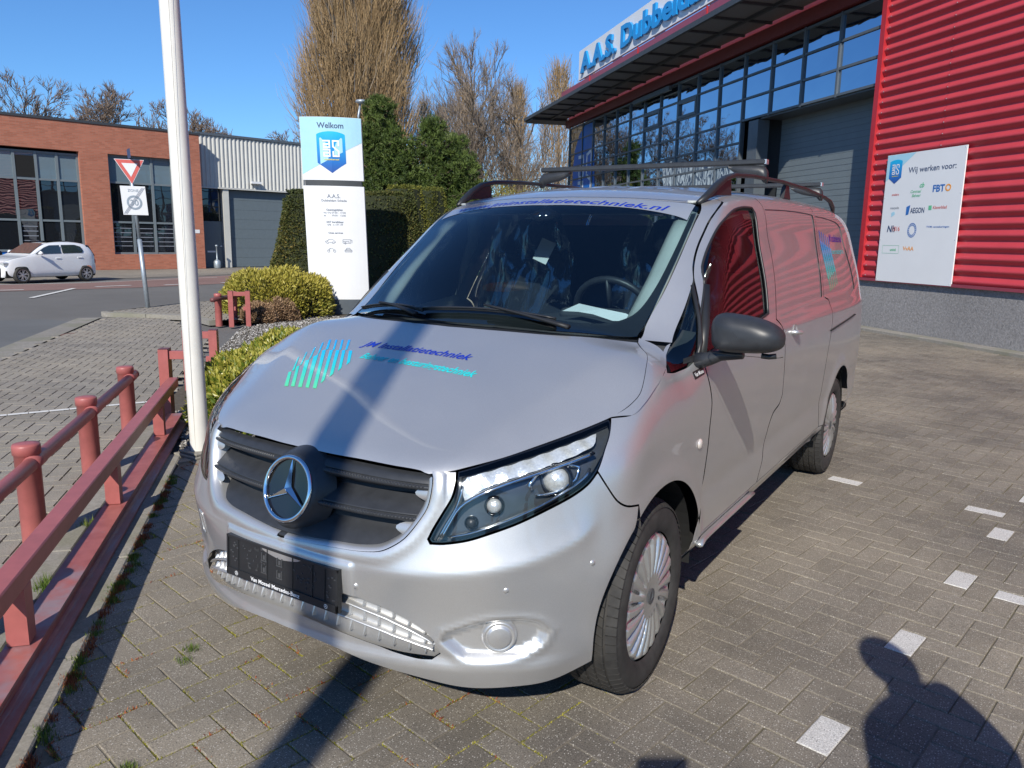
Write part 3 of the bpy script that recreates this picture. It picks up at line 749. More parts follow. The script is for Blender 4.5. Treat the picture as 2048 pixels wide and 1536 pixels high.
def toW(x, y):
    p = ST(np.array([x]), np.array([y])); q = invW(p)[0]; return (float(q[0]), float(q[1]))
for sd_ in (1, -1):
    K = dict(side=sd_)
    # front wing (shares the bonnet seam)
    SEAM = [(.860, .674), (.886, .735), (.8965, .797), (.8935, .841), (.8695, .923), (.8155, 1.057), (.738, 1.153)]
    OUT_ = [(.912, .738), (.922, .797), (.922, .845), (.915, .93), (.885, 1.06), (.842, 1.165)]
    panel('front_wing_top', 'T', SEAM+[(.728, 1.182), (.80, 1.186)]+[(x+.004, y) for x, y in OUT_[::-1]], M['silver'], van, h=.018, inset=.0005, skirt=.02, **K)
    wing = [(.957, .884), (.992, .939), (1.025, .976), (1.051, 1.006), toW(.862, .674)]+[toW(*p) for p in OUT_]
    wing += [(1.630, 1.196), (1.560, 1.165), (1.431, 1.120), (1.50, 1.113), (1.60, 1.121), (1.683, 1.148), (1.700, 1.130), (1.716, 1.086), (1.748, 1.016), (1.763, .960), (1.750, .880), (1.744, .785), (1.728, .702), (1.700, .60), (1.672, .50), (1.664, .42)]
    wing += [p for p in arc_pts(.895, .42, 168, 76, 26)] + [p for p in arc_pts(.895, .42, 72, 40, 8) if p[0] > 1.10] + [(1.105, .751), (1.05, .763), (1.013, .788), (.983, .835)]
    wg = panel('front_wing', 'W', wing, M['silver'], van, h=.024, skirt=.022, **K)
    c = Vector(w3(sd_*1.642, .826, .002)); Mx = Matrix.Translation(c) @ Matrix.Rotation(sd_*math.pi/2, 4, 'Y')
    MB().lathe([(.0005, .009), (.012, .008), (.019, .004), (.021, -.001)], 24, Mx).build('side_indicator', M['amber'], wg, smooth=True)
    # A-pillar up to the roof
    pil = [(1.572, 1.208), (1.60, 1.222), toW(.726, 1.23), toW(.725, 1.364), toW(.721, 1.564), toW(.706, 1.770), toW(.690, 1.884), toW(.672, 1.94), toW(.668, 2.05), (2.452, 1.761), (2.343, 1.725), (2.232, 1.671), (2.122, 1.595), (2.039, 1.531), (1.974, 1.475), (1.926, 1.425), (1.904, 1.406), (1.771, 1.298), (1.640, 1.199)]
    panel('windscreen_pillar', 'W', pil, M['silver'], van, h=.022, inset=.001, **K)
    cant = [(.670, 2.05), (.671, 2.3), (.671, 3.4), (.671, 4.80), (.70, 4.93), (.738, 4.80), (.742, 3.9), (.746, 3.4), (.749, 2.85), (.744, 2.60), (.733, 2.372), (.733, 2.22), (.741, 2.075), (.742, 2.05)]
    panel('roof_side', 'T', cant, M['silver'], van, h=.022, inset=.001, **K)
    # quarter glass
    qg = [(1.433, 1.123), (1.56, 1.168), (1.637, 1.197), (1.771, 1.297), (1.904, 1.402), (1.880, 1.38), (1.823, 1.302), (1.750, 1.21), (1.690, 1.153), (1.60, 1.124), (1.50, 1.116)]
    qg = [(1.436, 1.123), (1.56, 1.168), (1.637, 1.195), (1.771, 1.294), (1.900, 1.400), (1.812, 1.280), (1.745, 1.195), (1.686, 1.152), (1.60, 1.125), (1.50, 1.117)]
    panel('quarter_glass', 'W', qg, M['sideglass'], van, h=.03, disp=lambda s, z: -.006+0*s, **K)
    mb = MB(); mb.tube([w3(sd_*a, b, -.001) for a, b in ((1.900, 1.402), (1.812, 1.283), (1.745, 1.198), (1.688, 1.152))], .009, 6); mb.build('quarter_divider', M['satin'], van, smooth=True)
    # front door
    dw = [(1.950, 1.405), (2.006, 1.474), (2.154, 1.586), (2.275, 1.657), (2.445, 1.716), (2.594, 1.740), (2.742, 1.744), (2.756, 1.720), (2.725, 1.572), (2.690, 1.408), (2.640, 1.246), (2.2, 1.196), (1.722, 1.150), (1.712, 1.172), (1.805, 1.272)]
    fd = [(1.926, 1.423), (1.974, 1.473), (2.039, 1.529), (2.122, 1.593), (2.232, 1.669), (2.343, 1.723), (2.475, 1.763), (2.619, 1.785), (2.772, 1.797), (2.93, 1.801), (2.935, 1.76), (2.900, 1.631), (2.895, 1.516), (2.858, 1.413), (2.800, 1.29), (2.762, 1.208), (2.814, 1.185), (2.857, 1.149), (2.888, 1.071), (2.890, .997), (2.890, .819), (2.843, .778), (2.730, .748), (2.660, .683), (2.632, .588), (2.622, .527), (2.590, .47), (2.572, .428)]
    fd += [(2.1, .428), (1.680, .428), (1.690, .50), (1.712, .60), (1.735, .702), (1.750, .785), (1.756, .88), (1.768, .960), (1.754, 1.016), (1.722, 1.086), (1.706, 1.134), (1.700, 1.150), (1.752, 1.195), (1.819, 1.280)]
    def dd(s, z):
        return .004*np.exp(-((z-1.155)/.03)**2)-.006*np.exp(-((z-.60)/.05)**2)
    dr = panel('front_door', 'W', fd, M['silver'], van, holes=[dw], h=.028, disp=dd, skirt=.02, **K)
    panel('door_glass', 'W', [(1.960, 1.408)]+dw[1:-1]+[(1.815, 1.275)], M['sideglass'], dr, h=.04, disp=lambda s, z: -.010+0*s, inset=-.004, skirt=.002, **K)
    mb = MB(); q = cr_resample(dw, .03); mb.tube([w3(sd_*a, b, -.002) for a, b in q]+[w3(sd_*q[0][0], q[0][1], -.002)], .0065, 6); mb.build('window_seal', M['satin'], dr, smooth=True)
    mb = MB(); mb.tube([w3(sd_*a, b, -.003) for a, b in ((1.955, 1.405), (1.82, 1.26), (1.722, 1.16))], .022, 6, flat=.4); mb.build('window_divider', M['satin'], dr, smooth=True)
    # sliding door with blind window
    sw = [(2.955, 1.745), (3.338, 1.756), (3.7, 1.760), (4.050, 1.757), (4.010, 1.579), (3.935, 1.401), (3.868, 1.262), (3.3, 1.236), (2.850, 1.216), (2.855, 1.290), (2.912, 1.413), (2.945, 1.516), (2.955, 1.631)]
    sdp = [(2.937, 1.801), (3.254, 1.808), (3.806, 1.819), (4.11, 1.820), (4.095, 1.757), (4.058, 1.579), (3.976, 1.401), (3.915, 1.258), (4.04, 1.235), (4.085, 1.186), (4.110, 1.12), (4.061, 1.03), (3.990, .895), (3.925, .72), (3.915, .60), (3.940, .50), (3.99, .428), (3.3, .428)]
    sdp += [(2.577, .428), (2.594, .47), (2.627, .527), (2.637, .588), (2.665, .681), (2.733, .744), (2.846, .774), (2.894, .819), (2.894, .997), (2.892, 1.073), (2.861, 1.152), (2.817, 1.189), (2.768, 1.210), (2.805, 1.29), (2.862, 1.413), (2.899, 1.516), (2.904, 1.631), (2.938, 1.76)]
    sdo = panel('sliding_door', 'W', sdp, M['silver'], van, holes=[sw], h=.03, disp=dd, skirt=.006, **K)
    panel('blind_window', 'W', sw, M['silver'], sdo, h=.045, disp=lambda s, z: -.005+0*s, inset=-.005, skirt=.001, **K)
    # rear side panel
    qw = [(4.125, 1.752), (4.45, 1.746), (4.78, 1.728), (4.90, 1.700), (4.945, 1.640), (5.02, 1.458), (5.06, 1.28), (5.04, 1.258), (4.5, 1.258), (3.950, 1.258), (4.005, 1.395), (4.085, 1.575)]
    rq = [(4.115, 1.820), (4.5, 1.816), (4.85, 1.800), (5.15, 1.770), (5.35, 1.70), (5.46, 1.55), (5.50, 1.3), (5.50, .9), (5.49, .55), (5.46, .43)]
    rq += [p for p in arc_pts(4.095, .42, 168, 12, 34)]
    rq += [(3.995, .428), (3.945, .50), (3.920, .60), (3.930, .72), (3.995, .895), (4.066, 1.028), (4.115, 1.12), (4.090, 1.188), (4.044, 1.239), (3.920, 1.262), (3.981, 1.401), (4.063, 1.579), (4.100, 1.757)]
    rp = panel('rear_side_panel', 'W', rq, M['silver'], van, holes=[qw], h=.03, disp=dd, skirt=.006, **K)
    panel('blind_window', 'W', qw, M['silver'], rp, h=.045, disp=lambda s, z: -.005+0*s, inset=-.005, skirt=.001, **K)
    # door rail slot, sill
    mb = MB(); mb.tube([w3(sd_*a, b, .0005) for a, b in ((4.03, 1.043), (4.3, 1.055), (4.6, 1.068), (4.93, 1.083))], .011, 6, flat=.35); mb.build('door_rail', M['void'], rp)
    sill = [(1.664, .424), (3.0, .424), (4.064, .424), (4.07, .30), (3.0, .30), (1.655, .30)]
    panel('sill', 'W', sill, M['silver'], van, h=.05, disp=lambda s, z: -.004-.05*(1-sstep(.30, .42, z)), **K)
    panel('sill', 'W', [(4.98, .424), (5.44, .424), (5.42, .30), (4.98, .30)], M['silver'], van, h=.05, disp=lambda s, z: -.004-.05*(1-sstep(.30, .42, z)), **K)
    mb = MB(); mb.tube([w3(sd_*a, .395, .004) for a in np.linspace(1.72, 2.50, 12)], .016, 8, flat=.6); mb.build('sill_step', M['hubcap'], van, smooth=True)
    # wheel wells
    for cy in (.895, 4.095):
        mb = MB(); v = []; n = 24
        for k in range(n+1):
            a = R(-4+188*k/n); y = cy-.422*math.cos(a); z = .34+.422*math.sin(a); v += [(sd_*(.86 if cy < 2 and y < .75 else .93), y, z), (sd_*.50, y, z)]
        mb.add(v, [(2*k, 2*k+1, 2*k+3, 2*k+2) for k in range(n)]); mb.add([(sd_*.50, cy-.43, .0+.25), (sd_*.50, cy+.43, .25), (sd_*.50, cy+.43, .78), (sd_*.50, cy-.43, .78)], [(0, 1, 2, 3)])
        mb.build('wheel_well', M['void'], van)
# tail closing face, floor, front bulkhead
zs = np.linspace(.43, 1.86, 24); v = []
for z in zs:
    p = SW(np.array([5.49]), np.array([z]))[0]; v += [(p[0], 5.085, z), (-p[0], 5.085, z), (p[0]*.96, 5.13, z), (-p[0]*.96, 5.13, z)]
f = [];
for k in range(len(zs)-1):
    b = 4*k; f += [(b, b+4, b+6, b+2), (b+2, b+6, b+7, b+3), (b+3, b+7, b+5, b+1)]
MB().add(v, f).build('rear_doors', M['silver'], van, smooth=True)
MB().box((-.88, .62, .30), (.88, 5.05, .34)).build('floor_pan', M['void'], van)
MB().box((-.62, .30, .26), (.62, .62, .30)).build('undertray', M['void'], van)

# ---- cabin
MB().box((-.80, 2.50, .34), (.80, 2.54, 1.66)).build('bulkhead', M['partition'], van)
MB().add([(-.79, 1.98, 1.70), (.79, 1.98, 1.70), (.74, 2.5, 1.77), (-.74, 2.5, 1.77), (-.70, 1.86, 1.70), (.70, 1.86, 1.70)], [(0, 1, 2, 3), (4, 5, 1, 0)]).build('headliner', M['trim_grey'], van)
MB().box((-.86, .95, .50), (.86, .99, 1.05)).build('firewall', M['void'], van)
# dashboard: rolled section swept across
prof = [(1.02, 1.17), (1.10, 1.200), (1.25, 1.205), (1.40, 1.215), (1.50, 1.235), (1.56, 1.225), (1.60, 1.17), (1.58, 1.02), (1.52, .90), (1.50, .60)]
xs = np.linspace(-.84, .84, 29); v = []
for x in xs:
    hump = .045*math.exp(-((x-.38)/.20)**2); setb = .30*max(0, abs(x)-.15)**2
    for (y, z) in prof:
        k = min(1, max(0, (y-1.25)/.25)); v.append((x, y+setb*(1-k), z+hump*k*(1 if z > 1.1 else 0)-.02*(abs(x)/.84)**4))
n = len(prof); f = [(i*n+k, (i+1)*n+k, (i+1)*n+k+1, i*n+k+1) for i in range(len(xs)-1) for k in range(n-1)]
dash = MB().add(v, f).build('dashboard', M['dash'], van, smooth=True)
def ubox(name, c, sz, mat, parent, bev=.03, rx=0, rz=0, sub=2):
    mb = MB(); mb.box((-sz[0]/2, -sz[1]/2, -sz[2]/2), (sz[0]/2, sz[1]/2, sz[2]/2)); o = mb.build(name, mat, parent, smooth=True)
    o.location = c; o.rotation_euler = (rx, 0, rz); m = o.modifiers.new('round', 'BEVEL'); m.width = bev; m.segments = 3; return o
for x in (-.42, .42):
    ubox('seat_cushion', (x, 1.98, .86), (.52, .52, .18), M['fabric'], van, .06)
    ubox('seat_backrest', (x, 2.27, 1.20), (.50, .14, .64), M['fabric'], van, .06, R(-12))
    ubox('headrest', (x, 2.35, 1.60), (.28, .10, .18), M['fabric'], van, .04, R(-8))
    # crumpled dust cover over each seat
    v = []; nx, nz = 22, 30; q = random.Random(5 if x < 0 else 9)
    for j in range(nz+1):
        for i in range(nx+1):
            u = i/nx*2-1; w_ = j/nz; z = .92+w_*.80; y = 2.16+.14*w_; wid = .29-.10*max(0, w_-.72)/.28
            v.append((x+u*wid+q.uniform(-.004, .004), y-.03-.02*math.cos(u*1.5)+q.uniform(-.004, .004)+.016*math.sin(u*7+w_*3+math.sin(w_*9)*1.5)+.008*math.sin(u*17-w_*11), z+q.uniform(-.01, .01)))
    f = [(j*(nx+1)+i, j*(nx+1)+i+1, (j+1)*(nx+1)+i+1, (j+1)*(nx+1)+i) for j in range(nz) for i in range(nx)]
    M.setdefault('wrap', None)
    if M['wrap'] is None:
        m, t, b, o = new_mat('clear_wrap'); t.nodes.remove(b); tr = t.nodes.new('ShaderNodeBsdfTransparent'); tr.inputs[0].default_value = (.9, .92, .94, 1)
        g = t.nodes.new('ShaderNodeBsdfGlossy'); g.inputs['Roughness'].default_value = .12; g.inputs[0].default_value = (.9, .93, .97, 1); mx = t.nodes.new('ShaderNodeMixShader'); mx.inputs[0].default_value = .16
        t.links.new(tr.outputs[0], mx.inputs[1]); t.links.new(g.outputs[0], mx.inputs[2]); t.links.new(mx.outputs[0], o.inputs[0]); M['wrap'] = m
    MB().add(v, f).build('seat_dust_cover', M['wrap'], van, smooth=True)
MB().add([(-.215, 2.04, 1.585), (-.13, 2.04, 1.555), (-.185, 2.03, 1.445), (-.265, 2.03, 1.475)], [(0, 1, 2, 3)]).build('hanging_card', M['paper'], van)
# steering wheel
Ms = Matrix.Translation((.40, 1.66, 1.24)) @ Matrix.Rotation(R(-62), 4, 'X')
mb = MB(); mb.tube([Ms @ Vector((.19*math.cos(a), .19*math.sin(a), 0)) for a in np.linspace(0, 2*math.pi, 41)], .016, 8, cap=False)
for a in (0, math.pi, -math.pi/2): mb.tube([Ms @ Vector((.19*math.cos(a), .19*math.sin(a), 0)), Ms @ Vector((.05*math.cos(a), .05*math.sin(a), -.03))], .018, 6, flat=.5)
mb.lathe([(.0005, 0), (.06, -.005), (.075, -.03)], 20, Ms); mb.build('steering_wheel', M['plastic'], van, smooth=True)
ubox('instrument_hood', (.40, 1.50, 1.255), (.34, .14, .06), M['dash'], van, .03)
# pillar linings seen through the glass
for s in (1, -1):
    mb = MB(); mb.tube([(s*.66, 1.29, 1.24), (s*.665, 1.5, 1.42), (s*.655, 1.72, 1.60), (s*.64, 1.86, 1.69)], .05, 8, flat=.5); mb.build('pillar_lining', M['trim_grey'], van, smooth=True)
    mb = MB(); mb.tube([(s*.86, 2.42, .8), (s*.84, 2.42, 1.22), (s*.76, 2.42, 1.5), (s*.68, 2.40, 1.70)], .045, 8); mb.build('door_post_lining', M['trim_grey'], van, smooth=True)
MB().box((.60, 2.47, 1.0), (.78, 2.50, 1.42)).build('plywood_lining', M['plywood'], van)
mb = MB(); mb.tube([(-.02, 1.63, 1.665), (0, 1.70, 1.70), (.05, 1.66, 1.67)], .06, 8, flat=.45); mb.build('camera_housing', M['gloss'], van, smooth=True)
# leaflet on the dashboard
pv = [(.300, 1.350, 1.278), (.379, 1.35, 1.314), (.50, 1.335, 1.300), (.60, 1.335, 1.288), (.640, 1.325, 1.275), (.62, 1.30, 1.262), (.56, 1.30, 1.258), (.46, 1.325, 1.276), (.38, 1.345, 1.280)]
lf = MB().add([tuple(p) for p in pv], [tuple(range(len(pv)))]).build('dashboard_leaflet', M['paper'], van)

M['lamp_bowl'] = simple('lamp_bowl', (.10, .11, .12), .25, .6, var=.2)
# ---- headlamps
for sd_ in (1, -1):
    K = dict(side=sd_)
    HLb = [(a, b) for a, b in HL]
    def hd(s, z):
        q = np.stack([np.abs(s), z], 1); return -.048+0*s
    HLP = cr_resample(HL, .02)
    hou = panel('headlamp', 'W', HLb, M['lamp_bowl'], van, h=.014, disp=hd, inset=-.004, skirt=.003, **K)
    panel('lamp_surround', 'W', HLb, M['gloss'], hou, holes=[[tuple(p) for p in inset_poly(cr_resample(HL, .03), .0045, False)]], h=.02, disp=lambda s, z: -.002+0*s, inset=.001, skirt=.048, **K)
    panel('lamp_lens', 'W', HLb, M['lens'], hou, h=.025, disp=lambda s, z: -.001+0*s, inset=.003, skirt=.01, **K)
    drl = [(.590, .882), (.682, .908), (.805, .939), (.938, .974), (1.000, .990), (.975, .962), (.90, .935), (.80, .905), (.70, .873), (.625, .838), (.585, .800), (.575, .845)]
    panel('running_light', 'W', drl, M['white_led'], hou, h=.016, disp=lambda s, z: -.022+.0025*np.sin(s*95+z*40), inset=0, skirt=.02, **K)
    def chrome(pts, w_, name='chrome_trim', d=-.014, fl=.6):
        q = cr_resample(pts, .02, False); MB().tube([w3(sd_*a, b, d) for a, b in q], w_, 8, flat=fl).build(name, M['chrome'], hou, smooth=True)
    chrome([(.520, .695), (.545, .745), (.572, .790), (.625, .828), (.70, .862), (.80, .893), (.90, .921), (.985, .945)], .009)
    chrome([(.540, .700), (.600, .715), (.70, .752), (.80, .795), (.88, .838), (.93, .875), (.955, .915)], .0065, d=-.02)
    chrome([(.512, .692), (.530, .730), (.560, .785), (.574, .830), (.580, .875)], .005, d=-.012)
    for (s, z, r, mt) in ((.845, .868, .040, 'chrome'), (.665, .792, .023, 'chrome'), (.600, .742, .016, 'satin')):
        c = Vector(w3(sd_*s, z, -.040)); fwd = Vector((sd_*.42, -.88, .22)).normalized(); Mx = Matrix.Translation(c) @ fwd.to_track_quat('Z', 'Y').to_matrix().to_4x4()
        MB().lathe([(r*1.35, -.012), (r*1.25, .006), (r*1.1, .010), (r*1.02, .002)], 28, Mx).build('projector_bezel', M['gloss'], hou, smooth=True)
        MB().lathe([(.0004, r*.62), (r*.35, r*.57), (r*.7, r*.40), (r*.93, r*.14), (r, -.004)], 28, Mx).build('projector_lens', M[mt] if mt == 'satin' else M['white_led'], hou, smooth=True)
    chrome([(.780, .822), (.84, .828), (.90, .865), (.915, .905), (.86, .918), (.79, .893), (.765, .855), (.780, .822)], .006, d=-.030)

# ---- door mirror (the far one is not visible in the photograph) and handles
for s in (1,):
    # mirror shell: super-ellipsoid shaped, flat towards the rear
    v = []; nu, nv_ = 40, 22
    for j in range(nv_+1):
        ph = math.pi*j/nv_
        for i in range(nu):
            th = 2*math.pi*i/nu; cx, cz = math.cos(th), math.sin(th)
            ex = math.copysign(abs(cx)**(.50 if cx < 0 else .75), cx); ez = math.copysign(abs(cz)**(.62 if cz < 0 else .8), cz); rr = math.sin(ph)**.60; dpt = -math.cos(ph)
            hx = .130; top = .088-.034*(ex*.5+.5)**1.3*(ez > 0); hz = top if ez > 0 else .066-.012*(ex*.5+.5)
            y = dpt*(.085 if dpt < 0 else .035)
            v.append((s*(1.118+ex*rr*hx+(-.012 if ez > 0 and ex < 0 else 0)*ez), 1.25+y, 1.246+ez*rr*hz))
    f = [(j*nu+i, j*nu+(i+1) % nu, (j+1)*nu+(i+1) % nu, (j+1)*nu+i) for j in range(nv_) for i in range(nu)]
    if s < 0: f = [q[::-1] for q in f]
    mir = MB().add(v, f).build('door_mirror', M['plastic'], van, smooth=True)
    mb = MB(); mb.tube([(s*.930, 1.28, 1.135), (s*.975, 1.275, 1.148), (s*1.02, 1.268, 1.166), (s*1.10, 1.26, 1.176)], [.040, .032, .026, .020], 12, flat=.8); mb.build('mirror_arm', M['plastic'], mir, smooth=True)
    a = [(s*(1.118+.1295*math.cos(t)), 1.25-.062*abs(math.sin(t))**.6-.028, 1.183) for t in np.linspace(math.pi, 2*math.pi, 20)]
    MB().tube([(x, y+.012, z+.002) for x, y, z in a], .0012, 4).build('shell_seam', M['void'], mir)
    MB().tube([(s*1.17, 1.245, 1.181), (s*1.195, 1.25, 1.179), (s*1.22, 1.255, 1.183)], .010, 8).build('surround_lamp', M['satin'], mir, smooth=True)
    MB().add([(s*.9, 1.20, 1.13), (s*.93, 1.29, 1.13), (s*.925, 1.29, 1.16), (s*.9, 1.2, 1.15)], [(0, 1, 2, 3)]).build('mirror_foot', M['plastic'], mir)
    # door handles
    for (sy, zz) in ((3.098, 1.117), (2.70, 1.105)):
        if sy < 3: continue
        c = Vector(w3(s*sy, zz, 0)); q = MB(); q.lathe([(.0005, -.006), (.030, -.006), (.040, -.002), (.043, .002)], 28, Matrix.Translation(c) @ Matrix.Rotation(s*math.pi/2, 4, 'Y') @ Matrix.Scale(1.0, 4, (1, 0, 0)))
        hn = q.build('handle_recess', M['silver'], van, smooth=True)
        MB().tube([(c.x-s*.002, c.y-.062, c.z+.006), (c.x+s*.020, c.y-.045, c.z+.006), (c.x+s*.030, c.y, c.z+.002), (c.x+s*.020, c.y+.045, c.z-.004), (c.x-s*.002, c.y+.062, c.z-.004)], .017, 10, flat=.7).build('door_handle', M['silver'], van, smooth=True)
# dealer badge on the wing by the door
ang = R(14)
def bfn(u, w_, d=0): return w3(1.654+u*math.cos(ang)-0*w_, 1.093+w_+u*.12, .0015+d)
MB().add([bfn(-.045, -.014), bfn(.045, -.014), bfn(.045, .014), bfn(-.045, .014)], [(0, 1, 2, 3)]).build('dealer_badge', M['satin'], van)
text_on('dealer_lettering', 'Van Mossel', M['txt_white'], van, lambda u, w_, d=0: bfn(u, w_-.006, .001), width=.075, height=.014, bold=.02)

# ---- roof rails and cross bars
for s in (1, -1):
    pts = [(s*.668, 1.905, 1.748), (s*.682, 1.97, 1.778), (s*.692, 2.07, 1.832), (s*.698, 2.17, 1.872), (s*.700, 2.30, 1.896), (s*.700, 2.6, 1.915), (s*.700, 3.2, 1.928), (s*.700, 3.8, 1.925), (s*.700, 4.4, 1.905), (s*.698, 4.62, 1.888), (s*.69, 4.78, 1.85), (s*.68, 4.88, 1.80)]
    rl = MB().tube(pts, [.011, .019, .020, .018, .016, .0145, .014, .014, .014, .016, .017, .011], 10, flat=.8).build('roof_rail', M['satin'], van, smooth=True)
    MB().add([(s*.672, 1.95, 1.755), (s*.694, 2.08, 1.79), (s*.70, 2.28, 1.80), (s*.70, 2.26, 1.885), (s*.695, 2.09, 1.845), (s*.684, 1.97, 1.785)], [(0, 1, 4, 5), (1, 2, 3, 4)]).build('rail_foot', M['satin'], rl)
    for y in (3.35,): MB().add([(s*.70, y-.07, 1.84), (s*.70, y+.09, 1.84), (s*.70, y+.03, 1.92), (s*.70, y-.03, 1.92), (s*.675, y-.07, 1.84), (s*.675, y+.09, 1.84), (s*.675, y+.03, 1.92), (s*.675, y-.03, 1.92)], [(0, 1, 2, 3), (4, 7, 6, 5), (0, 3, 7, 4), (1, 5, 6, 2)]).build('rail_foot', M['satin'], rl)
    MB().tube([(s*.62, 1.905, 1.752), (s*.665, 1.93, 1.752)], .007, 6).build('rail_cap', M['trim_grey'], rl, smooth=True)
bar_y = (2.845, 4.28)
for by in bar_y:
    z = 2.008 if by < 3 else 1.985
    bar = empty('roof_bar', (0, by, z), parent=van)
    mb = MB(); mb.box((-.70, -.024, -.014), (.70, .024, .014), .006); mb.build('bar_tube', M['plastic'], bar)
    for s in (1, -1):
        MB().box((s*.70-.004, -.022, -.012), (s*.70+.008 if s > 0 else s*.70+.004, .022, .012)).build('end_cap', M['hubcap'], bar) if s > 0 else MB().box((-.708, -.022, -.012), (-.696, .022, .012)).build('end_cap', M['hubcap'], bar)
        ft = []; 
        for (x, zt, zb, w_) in ((.50, -.014, -.030, .022), (.53, -.012, -.052, .030), (.58, -.012, -.070, .034), (.63, -.014, -.080, .036), (.672, -.018, -.085, .034), (.695, -.022, -.112, .030), (.712, -.045, -.112, .026)):
            for k in range(10):
                a = 2*math.pi*k/10; ft.append((s*x, w_*math.cos(a), (zt+zb)/2+(zt-zb)/2*math.sin(a)))
        ff = [(i*10+k, i*10+(k+1) % 10, (i+1)*10+(k+1) % 10, (i+1)*10+k) for i in range(6) for k in range(10)]+[tuple(range(10)), tuple(range(60, 70))]
        MB().add(ft, ff).build('bar_foot', M['plastic'], bar, smooth=True)

# ---- wheels
def ring(r0, r1): return r0
tyre_m, t, b, o = new_mat('tyre_rubber'); p = pos(t)
t.links.new(ramp(t, noise(t, p, 18, 4, .6), [(.3, (.022, .021, .020)), (.75, (.050, .047, .043))]), b.inputs['Base Color']); b.inputs['Roughness'].default_value = .72
bump(t, b, noise(t, p, 300, 3, .6), .4, .001); M['tyre'] = tyre_m
RW = .340
def tyre_mesh():
    prof = [(.228, .100), (.236, .108), (.250, .114), (.280, .118), (.305, .114), (.322, .104), (.333, .090), (.338, .074), (.339, .060), (.340, .030), (.340, 0)]
    full = prof+[(r, -h) for r, h in prof[::-1][1:]]
    v = []; n = 180; idx = []
    for r, h in full:
        for k in range(n): a = 2*math.pi*k/n; v.append((h, r*math.cos(a), r*math.sin(a)))
    m = len(full); f = [(i*n+k, (i+1)*n+k, (i+1)*n+(k+1) % n, i*n+(k+1) % n) for i in range(m-1) for k in range(n)]
    return v, f
def tread():
    """raised tread blocks: rows round the tyre with grooves left between them"""
    mb = MB(); n = 66
    for (h0, h1, sk) in ((.078, .112, .2), (.040, .072, .35), (.004, .034, .5), (-.034, -.004, .5), (-.072, -.040, .35), (-.112, -.078, .2)):
        for k in range(n):
            a0 = 2*math.pi*(k+.06)/n; a1 = 2*math.pi*(k+.94)/n; sh = sk*2*math.pi/n
            def rad(h, e=0): return .340+.0065-max(0, abs(h)-.062)**2*9.5-e
            P = []
            for e, (ha, hb_) in ((.006, (h0, h1)), (0, (h0+.0015, h1-.0015))):
                for h, a in ((ha, a0), (hb_, a0+sh), (hb_, a1+sh), (ha, a1)):
                    r = rad(h, e); P.append((h, r*math.cos(a), r*math.sin(a)))
            mb.add(P, [(4, 5, 6, 7), (0, 1, 5, 4), (1, 2, 6, 5), (2, 3, 7, 6), (3, 0, 4, 7)])
    return mb
def make_wheel(name_parent, loc, side, steer, rot):
    wh = empty('wheel', loc, 0, parent=name_parent); wh.rotation_euler = (0, 0, steer if side > 0 else math.pi+steer)
    v, f = tyre_mesh(); ty = link('tyre', TYRE_ME, wh); link('tread_blocks', TREAD_ME, ty, kind='stuff'); link('hubcap', CAP_ME, wh); link('hubcap_slots', SLOT_ME, wh); link('hub_badge', HUB_ME, wh)
    wh.rotation_euler = (0, 0, wh.rotation_euler[2]); return wh
v, f = tyre_mesh(); TYRE_ME = mesh('tyre', v, f, M['tyre'], True)
tb = tread(); TREAD_ME = mesh('tread_blocks', tb.v, tb.f, M['tyre'])
# hub cap with sixteen swept slots (deep wedge grooves): polar height field
nr, na = 22, 320; v = []
for i in range(nr+1):
    t_ = i/nr; r = .006+t_*.226
    for k in range(na):
        a = 2*math.pi*k/na; q = (a*20/(2*math.pi)+ .55*(t_-.5)) % 1.0
        base = .100+.012*(1-abs(t_-.55)**2*3)-.02*max(0, t_-.92)/.08
        if t_ < .28: base = .108 - (.003 if .12 < t_ < .17 else 0)
        g = max(0, 1-abs(q-.5)/.30) if .33 < t_ < .93 else 0; env = min(1, (t_-.33)/.06, (.93-t_)/.05) if g > 0 else 0
        gg = min(1, max(0, (.5-q+.30)/.14)) if q > .5 else min(1, (q-.2)/.28) if q > .2 else 0
        v.append((base-.022*max(0, gg)*max(0, env)*(1 if g > 0 else 0), r*math.cos(a), r*math.sin(a)))
f = [(i*na+k, (i+1)*na+k, (i+1)*na+(k+1) % na, i*na+(k+1) % na) for i in range(nr) for k in range(na)]
CAP_ME = mesh('hubcap', v, f, M['hubcap'], True)
mb = MB()
for k in range(20):
    a = 2*math.pi*(k+.5)/20
    for t0, t1 in ((.40, .60),):
        P = []
        for t_, w_ in ((t0, .010), (t1, .022)):
            r = .006+t_*.226; aa = a-.55*(t_-.5)*2*math.pi/20+.02
            P += [(.0955, r*math.cos(aa-w_/r*.5), r*math.sin(aa-w_/r*.5)), (.0955, r*math.cos(aa+w_/r*.3), r*math.sin(aa+w_/r*.3))]
        mb.add([P[0], P[1], P[3], P[2]], [(0, 1, 2, 3)])
SLOT_ME = mesh('hubcap_slots', mb.v, mb.f, M['slot'])
Mh = Matrix(((0, 0, 1, .109), (1, 0, 0, 0), (0, 1, 0, 0), (0, 0, 0, 1)))
mb = MB(); mb.lathe([(.0005, .002), (.026, .002), (.029, 0)], 30, Mh)
for k in range(3):
    a = math.pi/2+k*2.0944; P = [(.024*math.cos(a), .024*math.sin(a), .0035), (0, 0, .007), (.005*math.cos(a+1.05), .005*math.sin(a+1.05), .003), (.005*math.cos(a-1.05), .005*math.sin(a-1.05), .003)]
    mb.add([tuple(Mh @ Vector(q)) for q in P], [(0, 2, 1), (0, 1, 3)])
HUB_ME = mesh('hub_badge', mb.v, mb.f, M['slot'])
